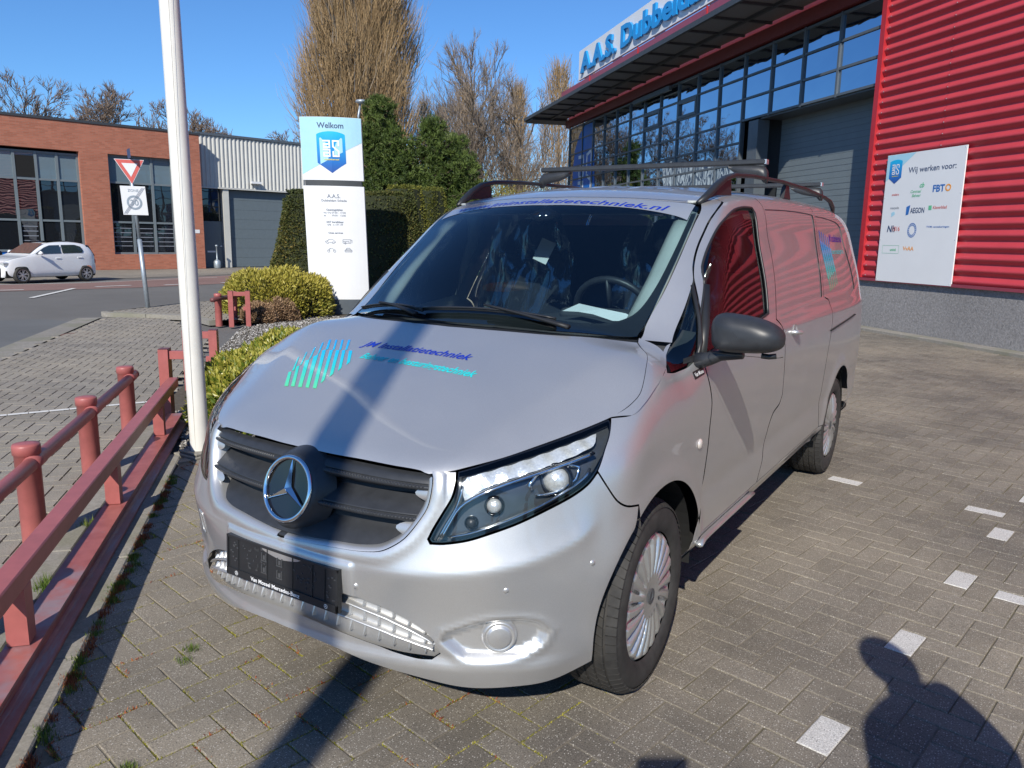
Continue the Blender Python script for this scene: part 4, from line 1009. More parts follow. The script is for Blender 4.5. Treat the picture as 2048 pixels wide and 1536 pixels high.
make_wheel(van, (.835, .895, RW), 1, R(2.5), 0); make_wheel(van, (-.835, .895, RW), -1, R(2.5), 0)
make_wheel(van, (.830, 4.095, RW), 1, 0, 0); make_wheel(van, (-.830, 4.095, RW), -1, 0, 0)

# ---- wipers
def wiper(parent, a, b, c, d):
    """arm a->b, blade c->d in (x, y)"""
    w_ = empty('wiper', t3(a[0], a[1], .01), parent=parent); o = Vector(w_.location)
    def seg(p, q, h0, h1, n=8): return [Vector(t3(p[0]+(q[0]-p[0])*k/n, p[1]+(q[1]-p[1])*k/n, h0+(h1-h0)*k/n))-o for k in range(n+1)]
    MB().tube(seg(a, b, .02, .034), [.014, .013, .012, .010, .009, .008, .007, .007, .007], 8, flat=.7).build('wiper_arm', M['plastic_dk'], w_, smooth=True)
    MB().tube(seg(c, d, .014, .014, 14), .0065, 6).build('wiper_blade', M['plastic_dk'], w_, smooth=True)
    MB().tube(seg(c, d, .022, .022, 14), .0085, 6, flat=.5).build('blade_spoiler', M['satin'], w_, smooth=True)
wiper(van, (.50, 1.045), (.10, 1.075), (.42, 1.085), (-.20, 1.050))
wiper(van, (-.21, 1.005), (-.50, 1.115), (-.20, 1.040), (-.66, 1.165))

# ---- lettering on the bonnet: bar logo and two lines
def hf(x, y, d=0): return t3(x, y, .0016)
for BQ in ([[(-0.401, 0.449), (-0.382, 0.45), (-0.461, 0.539), (-0.474, 0.535)], [(-0.367, 0.451), (-0.348, 0.452), (-0.461, 0.58), (-0.47, 0.574)], [(-0.328, 0.451), (-0.309, 0.452), (-0.452, 0.626), (-0.465, 0.616)], [(-0.29, 0.453), (-0.271, 0.452), (-0.443, 0.666), (-0.45, 0.646)], [(-0.252, 0.454), (-0.233, 0.454), (-0.437, 0.702), (-0.449, 0.694)], [(-0.242, 0.485), (-0.244, 0.506), (-0.397, 0.703), (-0.412, 0.698)], [(-0.239, 0.526), (-0.239, 0.546), (-0.362, 0.704), (-0.379, 0.701)], [(-0.233, 0.565), (-0.236, 0.587), (-0.332, 0.707), (-0.346, 0.704)], [(-0.229, 0.607), (-0.231, 0.628), (-0.294, 0.707), (-0.31, 0.704)]], [[(-0.464, 0.544), (-0.456, 0.548), (-0.529, 0.642), (-0.53, 0.635)], [(-0.459, 0.58), (-0.459, 0.591), (-0.522, 0.68), (-0.523, 0.673)], [(-0.454, 0.623), (-0.455, 0.636), (-0.513, 0.719), (-0.515, 0.711)], [(-0.444, 0.66), (-0.45, 0.679), (-0.507, 0.758), (-0.509, 0.749)], [(-0.438, 0.7), (-0.428, 0.705), (-0.486, 0.779), (-0.496, 0.777)], [(-0.399, 0.702), (-0.392, 0.706), (-0.451, 0.781), (-0.46, 0.779)], [(-0.364, 0.704), (-0.358, 0.709), (-0.418, 0.784), (-0.427, 0.781)], [(-0.334, 0.707), (-0.326, 0.711), (-0.382, 0.787), (-0.392, 0.784)]]):
    for q in BQ:
        mb = MB(); a, b, c, d = [np.array(p) for p in q]; n = 6; v = []
        for k in range(n+1): t = k/n; l = a+(d-a)*t; r_ = b+(c-b)*t; v += [hf(*l), hf(*r_)]
        mb.add(v, [(2*k, 2*k+1, 2*k+3, 2*k+2) for k in range(n)]); mb.build('logo_bar', M['bars'], van)
text_on('bonnet_lettering', 'JM Installatietechniek', M['txt_blue'], van, lambda u, w_, d=0: hf(u-.012, .740+w_*.78-.02*u), width=.545, height=.050, bold=.018, shear=.28)
text_on('bonnet_lettering', 'Beheer en besturingstechniek', M['txt_teal'], van, lambda u, w_, d=0: hf(u+.066, .652+w_*.85-.035*u), width=.56, height=.044, bold=.022, shear=.28)
# side lettering on the rear blind window
mb = MB()
for i in range(5):
    s0 = 4.17+i*.062; 
    for (za, zb, w_) in ((1.60-.012*i, 1.665-.010*i, .018), (1.36+.01*i, 1.60-.012*i, .050), (1.285+.008*i, 1.36+.01*i, .016)):
        mb.add([w3(s0-w_/2, za, -.0035), w3(s0+w_/2, za, -.0035), w3(s0+w_/2, zb, -.0035), w3(s0-w_/2, zb, -.0035)], [(0, 1, 2, 3)])
mb.build('bar_logo', M['bars_side'], van)
text_on('side_lettering', 'JM Installatietechniek', M['txt_blue'], van, lambda u, w_, d=0: w3(4.67+u, 1.595+w_, -.0035), width=.46, height=.05, bold=.01, shear=.25)
text_on('side_lettering', 'Beheer en besturingstechniek', M['txt_teal'], van, lambda u, w_, d=0: w3(4.68+u, 1.515+w_, -.0035), width=.46, height=.035, bold=.01, shear=.25)

# ================================================================== SITE: materials
def paver_mat(name, base, base2, spk=.36, warm=(.20, .175, .14)):
    m, t, b, o = new_mat(name); p = pos(t)
    at = t.nodes.new('ShaderNodeAttribute'); at.attribute_name = 'tone'
    c = mix(t, at.outputs['Fac'], base, base2)
    big = noise(t, p, .42, 5, .62); c = mix(t, mth(t, 'MULTIPLY', ramp(t, big, [(.36, (0,)*3), (.60, (1,)*3)]), .70), c, warm)
    gr = noise(t, p, 210, 3, .75); c = mix(t, .75, c, ramp(t, gr, [(.32, (.25,)*3), (.5, (.5,)*3), (.72, (.95,)*3)]), 'OVERLAY')
    v = t.nodes.new('ShaderNodeTexVoronoi'); v.inputs['Scale'].default_value = 125; t.links.new(p, v.inputs['Vector'])
    sep = t.nodes.new('ShaderNodeSeparateColor'); t.links.new(v.outputs['Color'], sep.inputs[0])
    sp = mth(t, 'MULTIPLY', mth(t, 'LESS_THAN', v.outputs['Distance'], .27), mth(t, 'GREATER_THAN', sep.outputs[0], .55))
    c = mix(t, mth(t, 'MULTIPLY', sp, spk), c, (.48, .45, .40))
    sp2 = mth(t, 'MULTIPLY', mth(t, 'LESS_THAN', v.outputs['Distance'], .30), mth(t, 'LESS_THAN', sep.outputs[0], .16)); c = mix(t, mth(t, 'MULTIPLY', sp2, .6), c, (.03, .03, .03))
    st = noise(t, p, 2.3, 5, .65); c = mix(t, .55, c, ramp(t, st, [(.3, (.36,)*3), (.6, (.52,)*3), (.8, (.60,)*3)]), 'OVERLAY')
    t.links.new(c, b.inputs['Base Color']); b.inputs['Roughness'].default_value = .82; b.inputs['Specular IOR Level'].default_value = .35
    bump(t, b, gr, .55, .0025); return m
M['paver'] = paver_mat('concrete_paver', (.105, .094, .080), (.165, .148, .126), .85, (.30, .26, .20))
M['paver_lot'] = paver_mat('grey_lot_paver', (.20, .18, .152), (.265, .24, .205), .3, (.30, .265, .21))
M['paver_white'] = paver_mat('white_paver', (.50, .49, .47), (.56, .55, .53), .2, (.50, .48, .45))
def ground_mat(name, c0, c1, sc=40, rough=.95, bs=.4, bd=.004, big=None):
    m, t, b, o = new_mat(name); p = pos(t)
    c = ramp(t, noise(t, p, sc, 6, .75), [(.25, c0), (.75, c1)])
    g2 = noise(t, p, .35, 5, .6); c = mix(t, .6, c, ramp(t, g2, [(.3, (.38,)*3), (.7, (.60,)*3)]), 'OVERLAY')
    if big: c = mix(t, ramp(t, noise(t, p, 1.7, 4, .6), [(.45, (0,)*3), (.62, (1,)*3)]), c, big)
    v = t.nodes.new('ShaderNodeTexVoronoi'); v.inputs['Scale'].default_value = sc*2.5; t.links.new(p, v.inputs['Vector'])
    c = mix(t, .35, c, ramp(t, v.outputs['Distance'], [(0, (.62,)*3), (.6, (.35,)*3)]), 'OVERLAY')
    t.links.new(c, b.inputs['Base Color']); b.inputs['Roughness'].default_value = rough; b.inputs['Specular IOR Level'].default_value = .3
    bump(t, b, noise(t, p, sc*2, 4, .7), bs, bd); return m
M['joint'] = ground_mat('joint_sand', (.12, .10, .075), (.30, .265, .21), 60, big=(.13, .115, .07))
M['asphalt'] = ground_mat('asphalt', (.105, .100, .093), (.205, .198, .186), 45)
M['asphalt_new'] = ground_mat('grey_asphalt', (.115, .118, .118), (.175, .178, .176), 70)
M['red_lane'] = ground_mat('red_asphalt', (.19, .115, .10), (.30, .19, .165), 50)
M['concrete'] = ground_mat('kerb_concrete', (.19, .175, .15), (.36, .335, .295), 30, big=(.23, .22, .17))
M['soil'] = ground_mat('garden_soil', (.05, .042, .03), (.15, .13, .10), 25)
M['road_white'] = ground_mat('road_paint', (.55, .54, .51), (.75, .74, .71), 30, bs=.1)
M['plinth'] = ground_mat('washed_concrete', (.14, .135, .135), (.40, .385, .38), 28, bs=.8, bd=.012)
M['fence_red'] = simple('faded_red_paint', (.36, .105, .095), .42, var=.10, scale=14, bmp=.1, bscale=120, bdist=.001)
M['fence_dk'] = simple('dark_red_cap', (.14, .05, .05), .5, var=.1)
def fence_face():
    m, t, b, o = new_mat('streaked_red_paint'); p = pos(t)
    c = ramp(t, noise(t, p, 9, 5, .6), [(.3, (.27, .075, .065)), (.7, (.39, .125, .11))])
    sc = t.nodes.new('ShaderNodeMapping'); sc.inputs['Scale'].default_value = (1.2, 1.2, 40); t.links.new(p, sc.inputs['Vector'])
    w = noise(t, sc.outputs[0], 1.0, 5, .7); c = mix(t, ramp(t, w, [(.52, (0,)*3), (.62, (.75,)*3)]), c, (.24, .22, .25))  # level grey streaks mixed into the red
    t.links.new(c, b.inputs['Base Color']); b.inputs['Roughness'].default_value = .4; return m
M['fence_face'] = fence_face()
M['red_clad'] = simple('red_cladding', (.50, .050, .064), .48, var=.06, scale=2.5, coat=.15)
M['red_trim'] = simple('red_trim', (.40, .022, .03), .45, var=.05)
M['beam_shade'] = simple('shaded_red_beam', (.17, .022, .022), .5, var=.1)  # red of beam and parapet darkened: their shade is put into the colour
M['maroon'] = simple('maroon_flashing', (.26, .05, .075), .35, var=.06)
M['frame_grey'] = simple('grey_frame', (.085, .10, .115), .38, var=.06, coat=.1)
M['door_grey'] = simple('grey_roller_door', (.15, .18, .195), .5, var=.05, scale=3)
M['canopy_mesh'] = simple('canopy_grating', (.16, .16, .16), .6, var=.3, scale=60)
M['canopy_dk'] = simple('canopy_steel', (.045, .05, .055), .5, var=.1)
M['sign_white'] = simple('sign_white', (.72, .73, .74), .35, var=.02, scale=2)
M['sign_blue'] = simple('sign_blue_letter', (.015, .26, .62), .3, var=.03)
M['navy'] = simple('navy_print', (.045, .075, .16), .4, var=.03)
M['print_grey'] = simple('grey_print', (.22, .24, .28), .4, var=.03)
M['print_green'] = simple('green_print', (.12, .48, .26), .4, var=.03)
M['print_red'] = simple('red_print', (.60, .12, .10), .4, var=.03)
M['print_blue'] = simple('blue_print', (.03, .15, .45), .4, var=.03)
M['print_orange'] = simple('orange_print', (.80, .32, .05), .4, var=.03)
M['light_blue'] = simple('pale_blue_print', (.36, .62, .74), .35, var=.03)
M['yellow_print'] = simple('yellow_print', (.70, .62, .12), .4, var=.03)
M['banner_blue'] = simple('banner_blue', (.006, .13, .48), .4, var=.12, scale=1)
M['pole_white'] = simple('cream_pole', (.72, .70, .64), .38, var=.05, scale=6, bmp=.05, coat=.2)
M['galv'] = simple('galvanised_steel', (.36, .41, .45), .45, .5, var=.12, scale=20)
M['rust'] = simple('rusty_manhole', (.16, .08, .055), .8, var=.3, scale=40)
def pane_mat(name, tint, rough=.01, ior=1.9, wav=.006, ws=1.0):
    m, t, b, o = new_mat(name); p = pos(t)
    b.inputs['Base Color'].default_value = (*tint, 1); b.inputs['Roughness'].default_value = rough; b.inputs['IOR'].default_value = ior; b.inputs['Specular IOR Level'].default_value = .5
    b.inputs['Coat Weight'].default_value = 1.0; b.inputs['Coat Roughness'].default_value = 0; b.inputs['Coat IOR'].default_value = ior
    n = t.nodes.new('ShaderNodeBump'); n.inputs['Distance'].default_value = wav; n.inputs['Strength'].default_value = 1
    t.links.new(noise(t, p, ws, 2, .4), n.inputs['Height']); t.links.new(n.outputs[0], b.inputs['Normal']); t.links.new(n.outputs[0], b.inputs['Coat Normal']); return m
M['mirror_pane'] = pane_mat('sun_control_glass', (.40, .50, .62), ior=1.6, wav=.008, ws=1.1)
M['mirror_pane'].node_tree.nodes['Principled BSDF'].inputs['Metallic'].default_value = 1.0; M['mirror_pane'].node_tree.nodes['Principled BSDF'].inputs['Coat Weight'].default_value = 0
M['dark_pane'] = pane_mat('dark_window_glass', (.012, .014, .018), ior=1.6, wav=.004)
M['grey_pane'] = pane_mat('blue_grey_spandrel', (.13, .18, .21), rough=.25, ior=1.4, wav=.002)

# ================================================================== ground sheets
def poly_sheet(name, pts, z, mat, parent=None, **k):
    me = mesh(name, [(x, y, z) for x, y in pts], [tuple(range(len(pts)))], mat); return link(name, me, parent, **k)
FD = np.array([-.749, .663]); NQ = np.array([.663, .749]); B0 = np.array([-.64, -.54])
def fq(a, q): p = B0+FD*a+NQ*q; return (float(p[0]), float(p[1]))
class Fr:
    """wall frame: t along the wall, o out of the wall, z up"""
    def __init__(s, P0, d, n): s.P = np.array(P0, float); s.d = np.array(d, float); s.n = np.array(n, float)
    def __call__(s, t, o, z): q = s.P+s.d*t+s.n*o; return (q[0], q[1], z)
a_ = R(-46.7); WD = np.array([math.sin(a_), math.cos(a_)]); WN = np.array([-WD[1], WD[0]])
BW = Fr((-.523, 14.796), WD, WN)           # workshop wall; t grows away from the camera
gpts = [(700*math.cos(a), 700*math.sin(a)) for a in np.linspace(0, 2*math.pi, 33)[:-1]]
poly_sheet('ground', gpts, -.05, M['asphalt'], kind='structure')
YARD = [fq(-2.6, .13), fq(2.9, .13), (-3.05, 1.80), (-2.55, 2.45), (-1.85, 4.2), (-1.9, 9), (-2.2, 14.8), BW(1.9, .30, 0)[:2], BW(-9, .30, 0)[:2], (6.4, -4.5)]
yard = poly_sheet('yard_paving', YARD, -.0045, M['joint'], kind='structure')
def cells(O, u, v, pitch, poly, box_, ph=1, hor=True):
    """herringbone 2x1 blocks -> list of (corner, du, dv, lu, lv, (i, j))"""
    out = []
    for i in range(box_[0], box_[1]):
        for j in range(box_[2], box_[3]):
            k = (i+j+ph) % 4
            if k == 1: out.append((i, j, 1, 2))
            elif k == 3: out.append((i, j, 2, 1))
    A = np.array([(i, j, a, b) for i, j, a, b in out], float)
    c = O+np.outer((A[:, 0]+A[:, 2]/2)*pitch, v)+np.outer((A[:, 1]+A[:, 3]/2)*pitch, u)
    ok = inside(np.array(poly), c); return A[ok], c[ok]
def block_mesh(name, A, C_, u, v, pitch, gap, mat, parent, top=0.0, jit=.0015, seed=1, th=.016, zfn=None, **k):
    q = np.random.default_rng(seed); n = len(A); hx = (A[:, 2]*pitch-gap)/2; hy = (A[:, 3]*pitch-gap)/2; e = .0025
    V = np.zeros((n, 8, 3)); tz = q.uniform(-jit, jit, n)+top; sx = q.uniform(-.006, .006, n); sy = q.uniform(-.006, .006, n)
    if zfn is not None: tz = tz+zfn(C_)
    for r, (ex, dz) in enumerate(((0, -th), (e, 0))):
        for c, (a, b) in enumerate(((-1, -1), (1, -1), (1, 1), (-1, 1))):
            lx = a*(hx-ex); ly = b*(hy-ex); V[:, r*4+c, 0] = C_[:, 0]+lx*v[0]+ly*u[0]; V[:, r*4+c, 1] = C_[:, 1]+lx*v[1]+ly*u[1]; V[:, r*4+c, 2] = tz+dz+(lx*sx+ly*sy if r else 0)
    F = np.array([(4, 5, 6, 7), (0, 1, 5, 4), (1, 2, 6, 5), (2, 3, 7, 6), (3, 0, 4, 7)])
    if np.cross(v, u) < 0: F = F[:, ::-1]
    f = (F[None]+(np.arange(n)*8)[:, None, None]).reshape(-1, 4)
    me = mesh(name, V.reshape(-1, 3), f, mat); at = me.attributes.new('tone', 'FLOAT', 'POINT'); at.data.foreach_set('value', np.repeat(q.random(n), 8).astype(np.float32))
    return link(name, me, parent, **k)
UA = R(10.5); U = np.array([math.sin(UA), math.cos(UA)]); Vv = np.array([math.cos(UA), -math.sin(UA)]); OY = np.array([1.47, .865])
PITCH = .1042
A, Cc = cells(OY, U, Vv, PITCH, YARD, (-70, 75, -50, 165))
A = A.astype(int)
white = {(0, 0), (0, 8), (0, 16), (0, 24), (0, -8), (0, 32)}
whiteH = [(-10, 28), (-2, 28), (6, 28), (-18, 28), (2, 16), (10, 16)]
hz_xy = []
isw = np.zeros(len(A), bool)
for n_, (i, j, a, b) in enumerate(A):
    if (i, j) in white and b == 2: isw[n_] = True
for (i, j) in whiteH:
    d = np.where((A[:, 2] == 2), np.abs(A[:, 0]-i)+np.abs(A[:, 1]-j), 99); isw[int(np.argmin(d))] = True
for q_ in hz_xy:
    isw[int(np.argmin(np.where(A[:, 2] == 2, np.linalg.norm(Cc-np.array(q_), axis=1), 99)))] = True
dist = np.linalg.norm(Cc-CAM[:2], axis=1)
# visibility in the photograph, to pick the pavers that become parts of their own
rel = np.c_[Cc, np.zeros(len(Cc))]-CAM; dep = rel@_f; px = 1024+1540*(rel@_r)/np.maximum(dep, .01); py = 768-1540*(rel@_u)/np.maximum(dep, .01)
vis = (dep > .1) & (px > -20) & (px < 2068) & (py < 1560) & ~((np.abs(Cc[:, 0]) < .80) & (Cc[:, 1] > .35))
order = np.argsort(np.where(vis, dist, 99)); near = np.zeros(len(A), bool); near[order[:300]] = True
block_mesh('pavers', A[~near & ~isw], Cc[~near & ~isw], U, Vv, PITCH, .0045, M['paver'], yard, seed=3, kind='stuff')
for n_ in np.where(isw & ~near)[0]: block_mesh('white_paver', A[n_:n_+1], Cc[n_:n_+1], U, Vv, PITCH, .004, M['paver_white'], yard, seed=int(n_)+9)
def unit_block(lu, lv, seed):
    q = np.random.default_rng(seed); hx, hy = (lv*PITCH-.0045)/2, (lu*PITCH-.0045)/2; e = .0025; v = []
    # slightly worn, uneven rim: a ring of 12 points, then the flat top
    ring = []
    for (a, b) in ((-1, -1), (1, -1), (1, 1), (-1, 1)):
        for k in range(3): ring.append((a, b, k))
    P = []
    cor = [(-1, -1), (1, -1), (1, 1), (-1, 1)]
    for c in range(4):
        a0, b0 = cor[c]; a1, b1 = cor[(c+1) % 4]
        for k in range(3): s = k/3; P.append((a0+(a1-a0)*s, b0+(b1-b0)*s))
    jt = q.uniform(.6, 1.5, 12)
    for r, (ex, z) in enumerate(((0, -.018), (0, -.003), (.003, 0))):
        for k, (a, b) in enumerate(P): v.append((a*hx-np.sign(a)*ex*jt[k]*(abs(a) > .99), b*hy-np.sign(b)*ex*jt[k]*(abs(b) > .99), z))
    f = [(r*12+k, r*12+(k+1) % 12, (r+1)*12+(k+1) % 12, (r+1)*12+k) for r in range(2) for k in range(12)]+[tuple(24+k for k in range(12))]
    return v, f, float(q.random())
variants = {}
for key in ('p', 'w'):
    for lu, lv in ((2, 1), (1, 2)):
        for s in range(5):
            v, f, tn = unit_block(lu, lv, s*7+lu+(50 if key == 'w' else 0)); me = mesh('paver' if key == 'p' else 'white_paver', v, f, M['paver'] if key == 'p' else M['paver_white'])
            at = me.attributes.new('tone', 'FLOAT', 'POINT'); at.data.foreach_set('value', np.full(len(v), tn, np.float32)); variants[(key, lu, lv, s)] = me
rotz = math.atan2(Vv[1], Vv[0])
for n_ in np.where(near)[0]:
    i, j, a, b = A[n_]; key = 'w' if isw[n_] else 'p'
    o = link('white_paver' if key == 'w' else 'paver', variants[(key, int(b), int(a), rnd.randrange(5))], yard)
    o.location = (Cc[n_, 0], Cc[n_, 1], rnd.uniform(-.0014, .0014)); o.rotation_euler = (rnd.uniform(-.007, .007), rnd.uniform(-.007, .007), rotz)

# kerbs, pebble gutter
def kerb(name, a0, a1, q0, q1, z, n, mat, lab):
    k = empty(name, (*fq((a0+a1)/2, (q0+q1)/2), 0)); o = np.array(fq((a0+a1)/2, (q0+q1)/2)); tag(k, kind='structure')
    L = (a1-a0)/n
    for i in range(n):
        mb = MB(lambda x, y, zz: (*(np.array(fq(x, y))-o), zz)); mb.box((a0+i*L+.002, q0, -.06), (a0+(i+1)*L-.002, q1, z+rnd.uniform(-.002, .002)), .006); mb.build('kerb_stone', mat, k)
    return k
kerb('kerb', -2.4, 3.3, .02, .118, .006, 6, M['concrete'], '')
kerb('kerb', -2.4, 4.5, -.325, -.170, .010, 7, M['concrete'], '')
poly_sheet('gutter_soil', [fq(-2.6, -.17), fq(-2.6, -.0), fq(4.4, -.0), fq(4.4, -.17)], -.035, M['soil'], kind='structure')
# left parking lot
LOT = [fq(-3, -.33), fq(10.4, -.33), (-11.6, 7.2), (-12.4, 6.55), (-8.35, 2.85), (-5.3, .1), (-3.2, -1.9)]
lot = poly_sheet('parking_paving', LOT, -.012, M['joint'], kind='structure')
u2 = FD; v2 = NQ
A2, C2 = cells(np.array(fq(0, -.34)), u2, v2, PITCH, LOT, (-62, 1, -32, 130), ph=0)
d2 = np.linalg.norm(C2-CAM[:2], axis=1)
block_mesh('pavers', A2, C2, u2, v2, PITCH, .006, M['paver_lot'], lot, seed=8, kind='stuff')
# bay line of white blocks in the parking lot
mb = MB(); 
for k in range(9):
    a, b = np.array([-5.36, 1.46]), np.array([-4.80, 2.75]); p = a+(b-a)*k/9; q = a+(b-a)*(k+.96)/9; w_ = np.array([.03, -.013])
    mb.add([(*(p-w_), .005), (*(q-w_), .005), (*(q+w_), .005), (*(p+w_), .005)], [(3, 2, 1, 0)])
mb.build('bay_line', M['road_white'], kind='structure')
# road, red cycle strip, markings, gutter band
poly_sheet('road', [(-8.3, 2.80), (-12.5, 6.50), (-13.4, 8.4), (-13.6, 11), (-17.9, 16.5), (-22.5, 24), (-60, 60), (-60, -60), (0, -60), (-3.0, -2.0)], -.022, M['asphalt'], kind='structure')
poly_sheet('road_patch', [(-8.6, 2.6), (-12.2, 5.9), (-13.1, 5.7), (-14.5, 2.8), (-14, -2), (-8, -1)], -.018, M['asphalt_new'], kind='structure')
mb = MB(); P0 = np.array([-8.35, 2.85]); P1 = np.array([-12.5, 6.5]); n_ = 18
for k in range(n_):
    a = P0+(P1-P0)*(k+.01)/n_; b = P0+(P1-P0)*(k+.99)/n_; w_ = np.array([-.26, -.29])
    mb.add([(*a, -.006), (*b, -.006), (*(b+w_), -.010), (*(a+w_), -.010)], [(3, 2, 1, 0)])
mb.build('road_gutter', M['concrete'], kind='structure')
poly_sheet('cycle_lane', [(-21.0, 7.0), (-19.9, 11.8), (-20.0, 17.0), (-22.0, 24), (-25.2, 24), (-24.0, 17.0), (-22.9, 11.8), (-24.2, 7.0), (-30, -12), (-26, -12)], -.014, M['red_lane'], kind='structure')
poly_sheet('far_pavement', [(-25.6, 24), (-24.6, 17.0), (-24.6, 13.5), (-26.2, 7.0), (-31, -10), (-42, -10), (-42, 40), (-27, 40)], -.010, M['paver_lot'], kind='structure')
mb = MB()
def mark(p, q, w_):
    p, q = np.array(p), np.array(q); d = (q-p)/np.linalg.norm(q-p); n = np.array([-d[1], d[0]])*w_/2; mb.add([(*(p+n), -.006), (*(p-n), -.006), (*(q-n), -.006), (*(q+n), -.006)], [(0, 1, 2, 3)])
mark((-17.98, 7.89), (-20.62, 10.32), .13)
for p, q in (((-20.92, 11.1), (-20.9, 12.2)), ((-20.4, 13.0), (-20.4, 14.1)), ((-20.3, 15.0), (-20.3, 16.1)), ((-20.9, 9.1), (-21.2, 8.0))): mark(p, q, .16)
mark((-24.3, 7.0), (-22.9, 11.8), .10); mark((-22.9, 11.8), (-23.2, 17), .08)
mb.build('road_markings', M['road_white'], kind='structure')
mb = MB(); mb.lathe([(.0005, -.002), (.30, -.002), (.30, -.01)], 32, Matrix.Translation((-10.28, 4.95, 0))); mb.build('manhole_cover', M['rust'], label='round rusty manhole cover in the grey lot paving', cat='manhole cover')
# corner pavement with the give-way sign
CP = [(-12.75, 6.75), (-11.0, 7.45), (-9.95, 7.15), (-9.6, 8.2), (-12.2, 12.3), (-17.5, 20), (-20.5, 24.5), (-21.6, 23), (-17.4, 15.8), (-13.7, 10.8), (-13.35, 8.6)]
cp = poly_sheet('corner_pavement', CP, .060, M['joint'], kind='structure')
A3, C3 = cells(np.array([-12.75, 6.75]), u2, v2, PITCH*1.0, CP, (-10, 60, -40, 120), ph=1)
d3 = np.linalg.norm(C3-CAM[:2], axis=1); A3, C3 = A3[d3 < 21], C3[d3 < 21]
block_mesh('pavers', A3, C3, u2, v2, PITCH, .008, M['paver_lot'], cp, top=.072, seed=12, kind='stuff')
mb = MB(); cpn = CP[:3]+[]
for (p, q) in ((CP[0], CP[1]), (CP[1], CP[2]), (CP[10], CP[0]), (CP[9], CP[10])):
    p, q = np.array(p), np.array(q); L = np.linalg.norm(q-p); n = max(1, int(L/.9)); d = (q-p)/L; nn = np.array([d[1], -d[0]])*.12
    for k in range(n):
        a = p+d*(L*k/n+.005); b = p+d*(L*(k+1)/n-.005); a2, b2 = a+nn, b+nn
        mb.add([(*a, -.02), (*b, -.02), (*b2, -.02), (*a2, -.02), (*a, .078), (*b, .078), (*b2, .066), (*a2, .066)], [(4, 5, 6, 7), (0, 1, 5, 4), (1, 2, 6, 5), (2, 3, 7, 6), (3, 0, 4, 7)])
mb.build('corner_kerb', M['concrete'], kind='structure')
# planting bed of pebbles
BED = [fq(3.3, .10), (-3.05, 1.82), (-2.55, 2.45), (-1.85, 4.2), (-1.9, 9), (-2.2, 14.8), BW(1.9, .3, 0)[:2], BW(24, .3, 0)[:2], (-20.5, 24.5), (-17.4, 20), (-12.1, 12.3), (-9.5, 8.2), (-9.3, 7.2), fq(4.5, -.3), fq(4.4, .0)]
poly_sheet('planting_bed', BED, -.008, M['soil'], kind='structure')
def pebbles(name, pts, rmin, rmax, mat, z0, seed, **k):
    q = np.random.default_rng(seed); n = len(pts)
    base = np.array([(1, 0, 0), (-1, 0, 0), (0, 1, 0), (0, -1, 0), (0, 0, 1), (0, 0, -1)], float); F = np.array([(0, 2, 4), (2, 1, 4), (1, 3, 4), (3, 0, 4), (2, 0, 5), (1, 2, 5), (3, 1, 5), (0, 3, 5)])
    r = q.uniform(rmin, rmax, n)[:, None]*np.c_[q.uniform(.8, 1.4, n), q.uniform(.7, 1.1, n), q.uniform(.5, .8, n)]
    a = q.uniform(0, 6.28, n); V = base[None]*r[:, None, :]; V = V*q.uniform(.8, 1.15, (n, 6, 1))
    x = V[..., 0]*np.cos(a)[:, None]-V[..., 1]*np.sin(a)[:, None]; y = V[..., 0]*np.sin(a)[:, None]+V[..., 1]*np.cos(a)[:, None]
    V = np.stack([x+pts[:, 0:1], y+pts[:, 1:2], V[..., 2]+z0+r[:, 2:3]*.3], -1)
    me = mesh(name, V.reshape(-1, 3), (F[None]+(np.arange(n)*6)[:, None, None]).reshape(-1, 3), mat, True)
    at = me.attributes.new('tone', 'FLOAT', 'POINT'); at.data.foreach_set('value', np.repeat(q.random(n), 6).astype(np.float32)); return link(name, me, None, kind='stuff', **k)
def tone_mat(name, stops, rough=.7, trans=0, spec=.4):
    m, t, b, o = new_mat(name); at = t.nodes.new('ShaderNodeAttribute'); at.attribute_name = 'tone'
    t.links.new(ramp(t, at.outputs['Fac'], stops), b.inputs['Base Color']); b.inputs['Roughness'].default_value = rough; b.inputs['Specular IOR Level'].default_value = spec
    if trans:
        tl = t.nodes.new('ShaderNodeBsdfTranslucent'); t.links.new(ramp(t, at.outputs['Fac'], stops), tl.inputs[0]); mx = t.nodes.new('ShaderNodeMixShader'); mx.inputs[0].default_value = trans
        t.links.new(b.outputs[0], mx.inputs[1]); t.links.new(tl.outputs[0], mx.inputs[2]); t.links.new(mx.outputs[0], o.inputs[0])
    return m
M['pebble'] = tone_mat('pebbles', [(0, (.07, .065, .06)), (.4, (.20, .185, .165)), (.75, (.34, .32, .29)), (1, (.58, .56, .53))], .7)
q = NR; pp = np.array([fq(a, b) for a, b in zip(q.uniform(-1.2, 4.4, 2600), q.uniform(-.165, -.002, 2600))]); pebbles('gutter_pebbles', pp, .006, .014, M['pebble'], -.034, 5, label='pebbles lying in the gutter under the red barrier', cat='pebbles')
g = np.stack([q.uniform(-4.3, -2.4, 9000), q.uniform(1.7, 3.4, 9000)], 1); g = g[inside(np.array(BED), g)]
g2 = np.stack([q.uniform(-10.8, -4.6, 30000), q.uniform(3.6, 9.6, 30000)], 1); g2 = g2[inside(np.array(BED), g2)]
pebbles('bed_pebbles', np.concatenate([g, g2]), .008, .022, M['pebble'], -.006, 6, label='grey pebbles covering the planting bed by the flagpole', cat='pebbles')

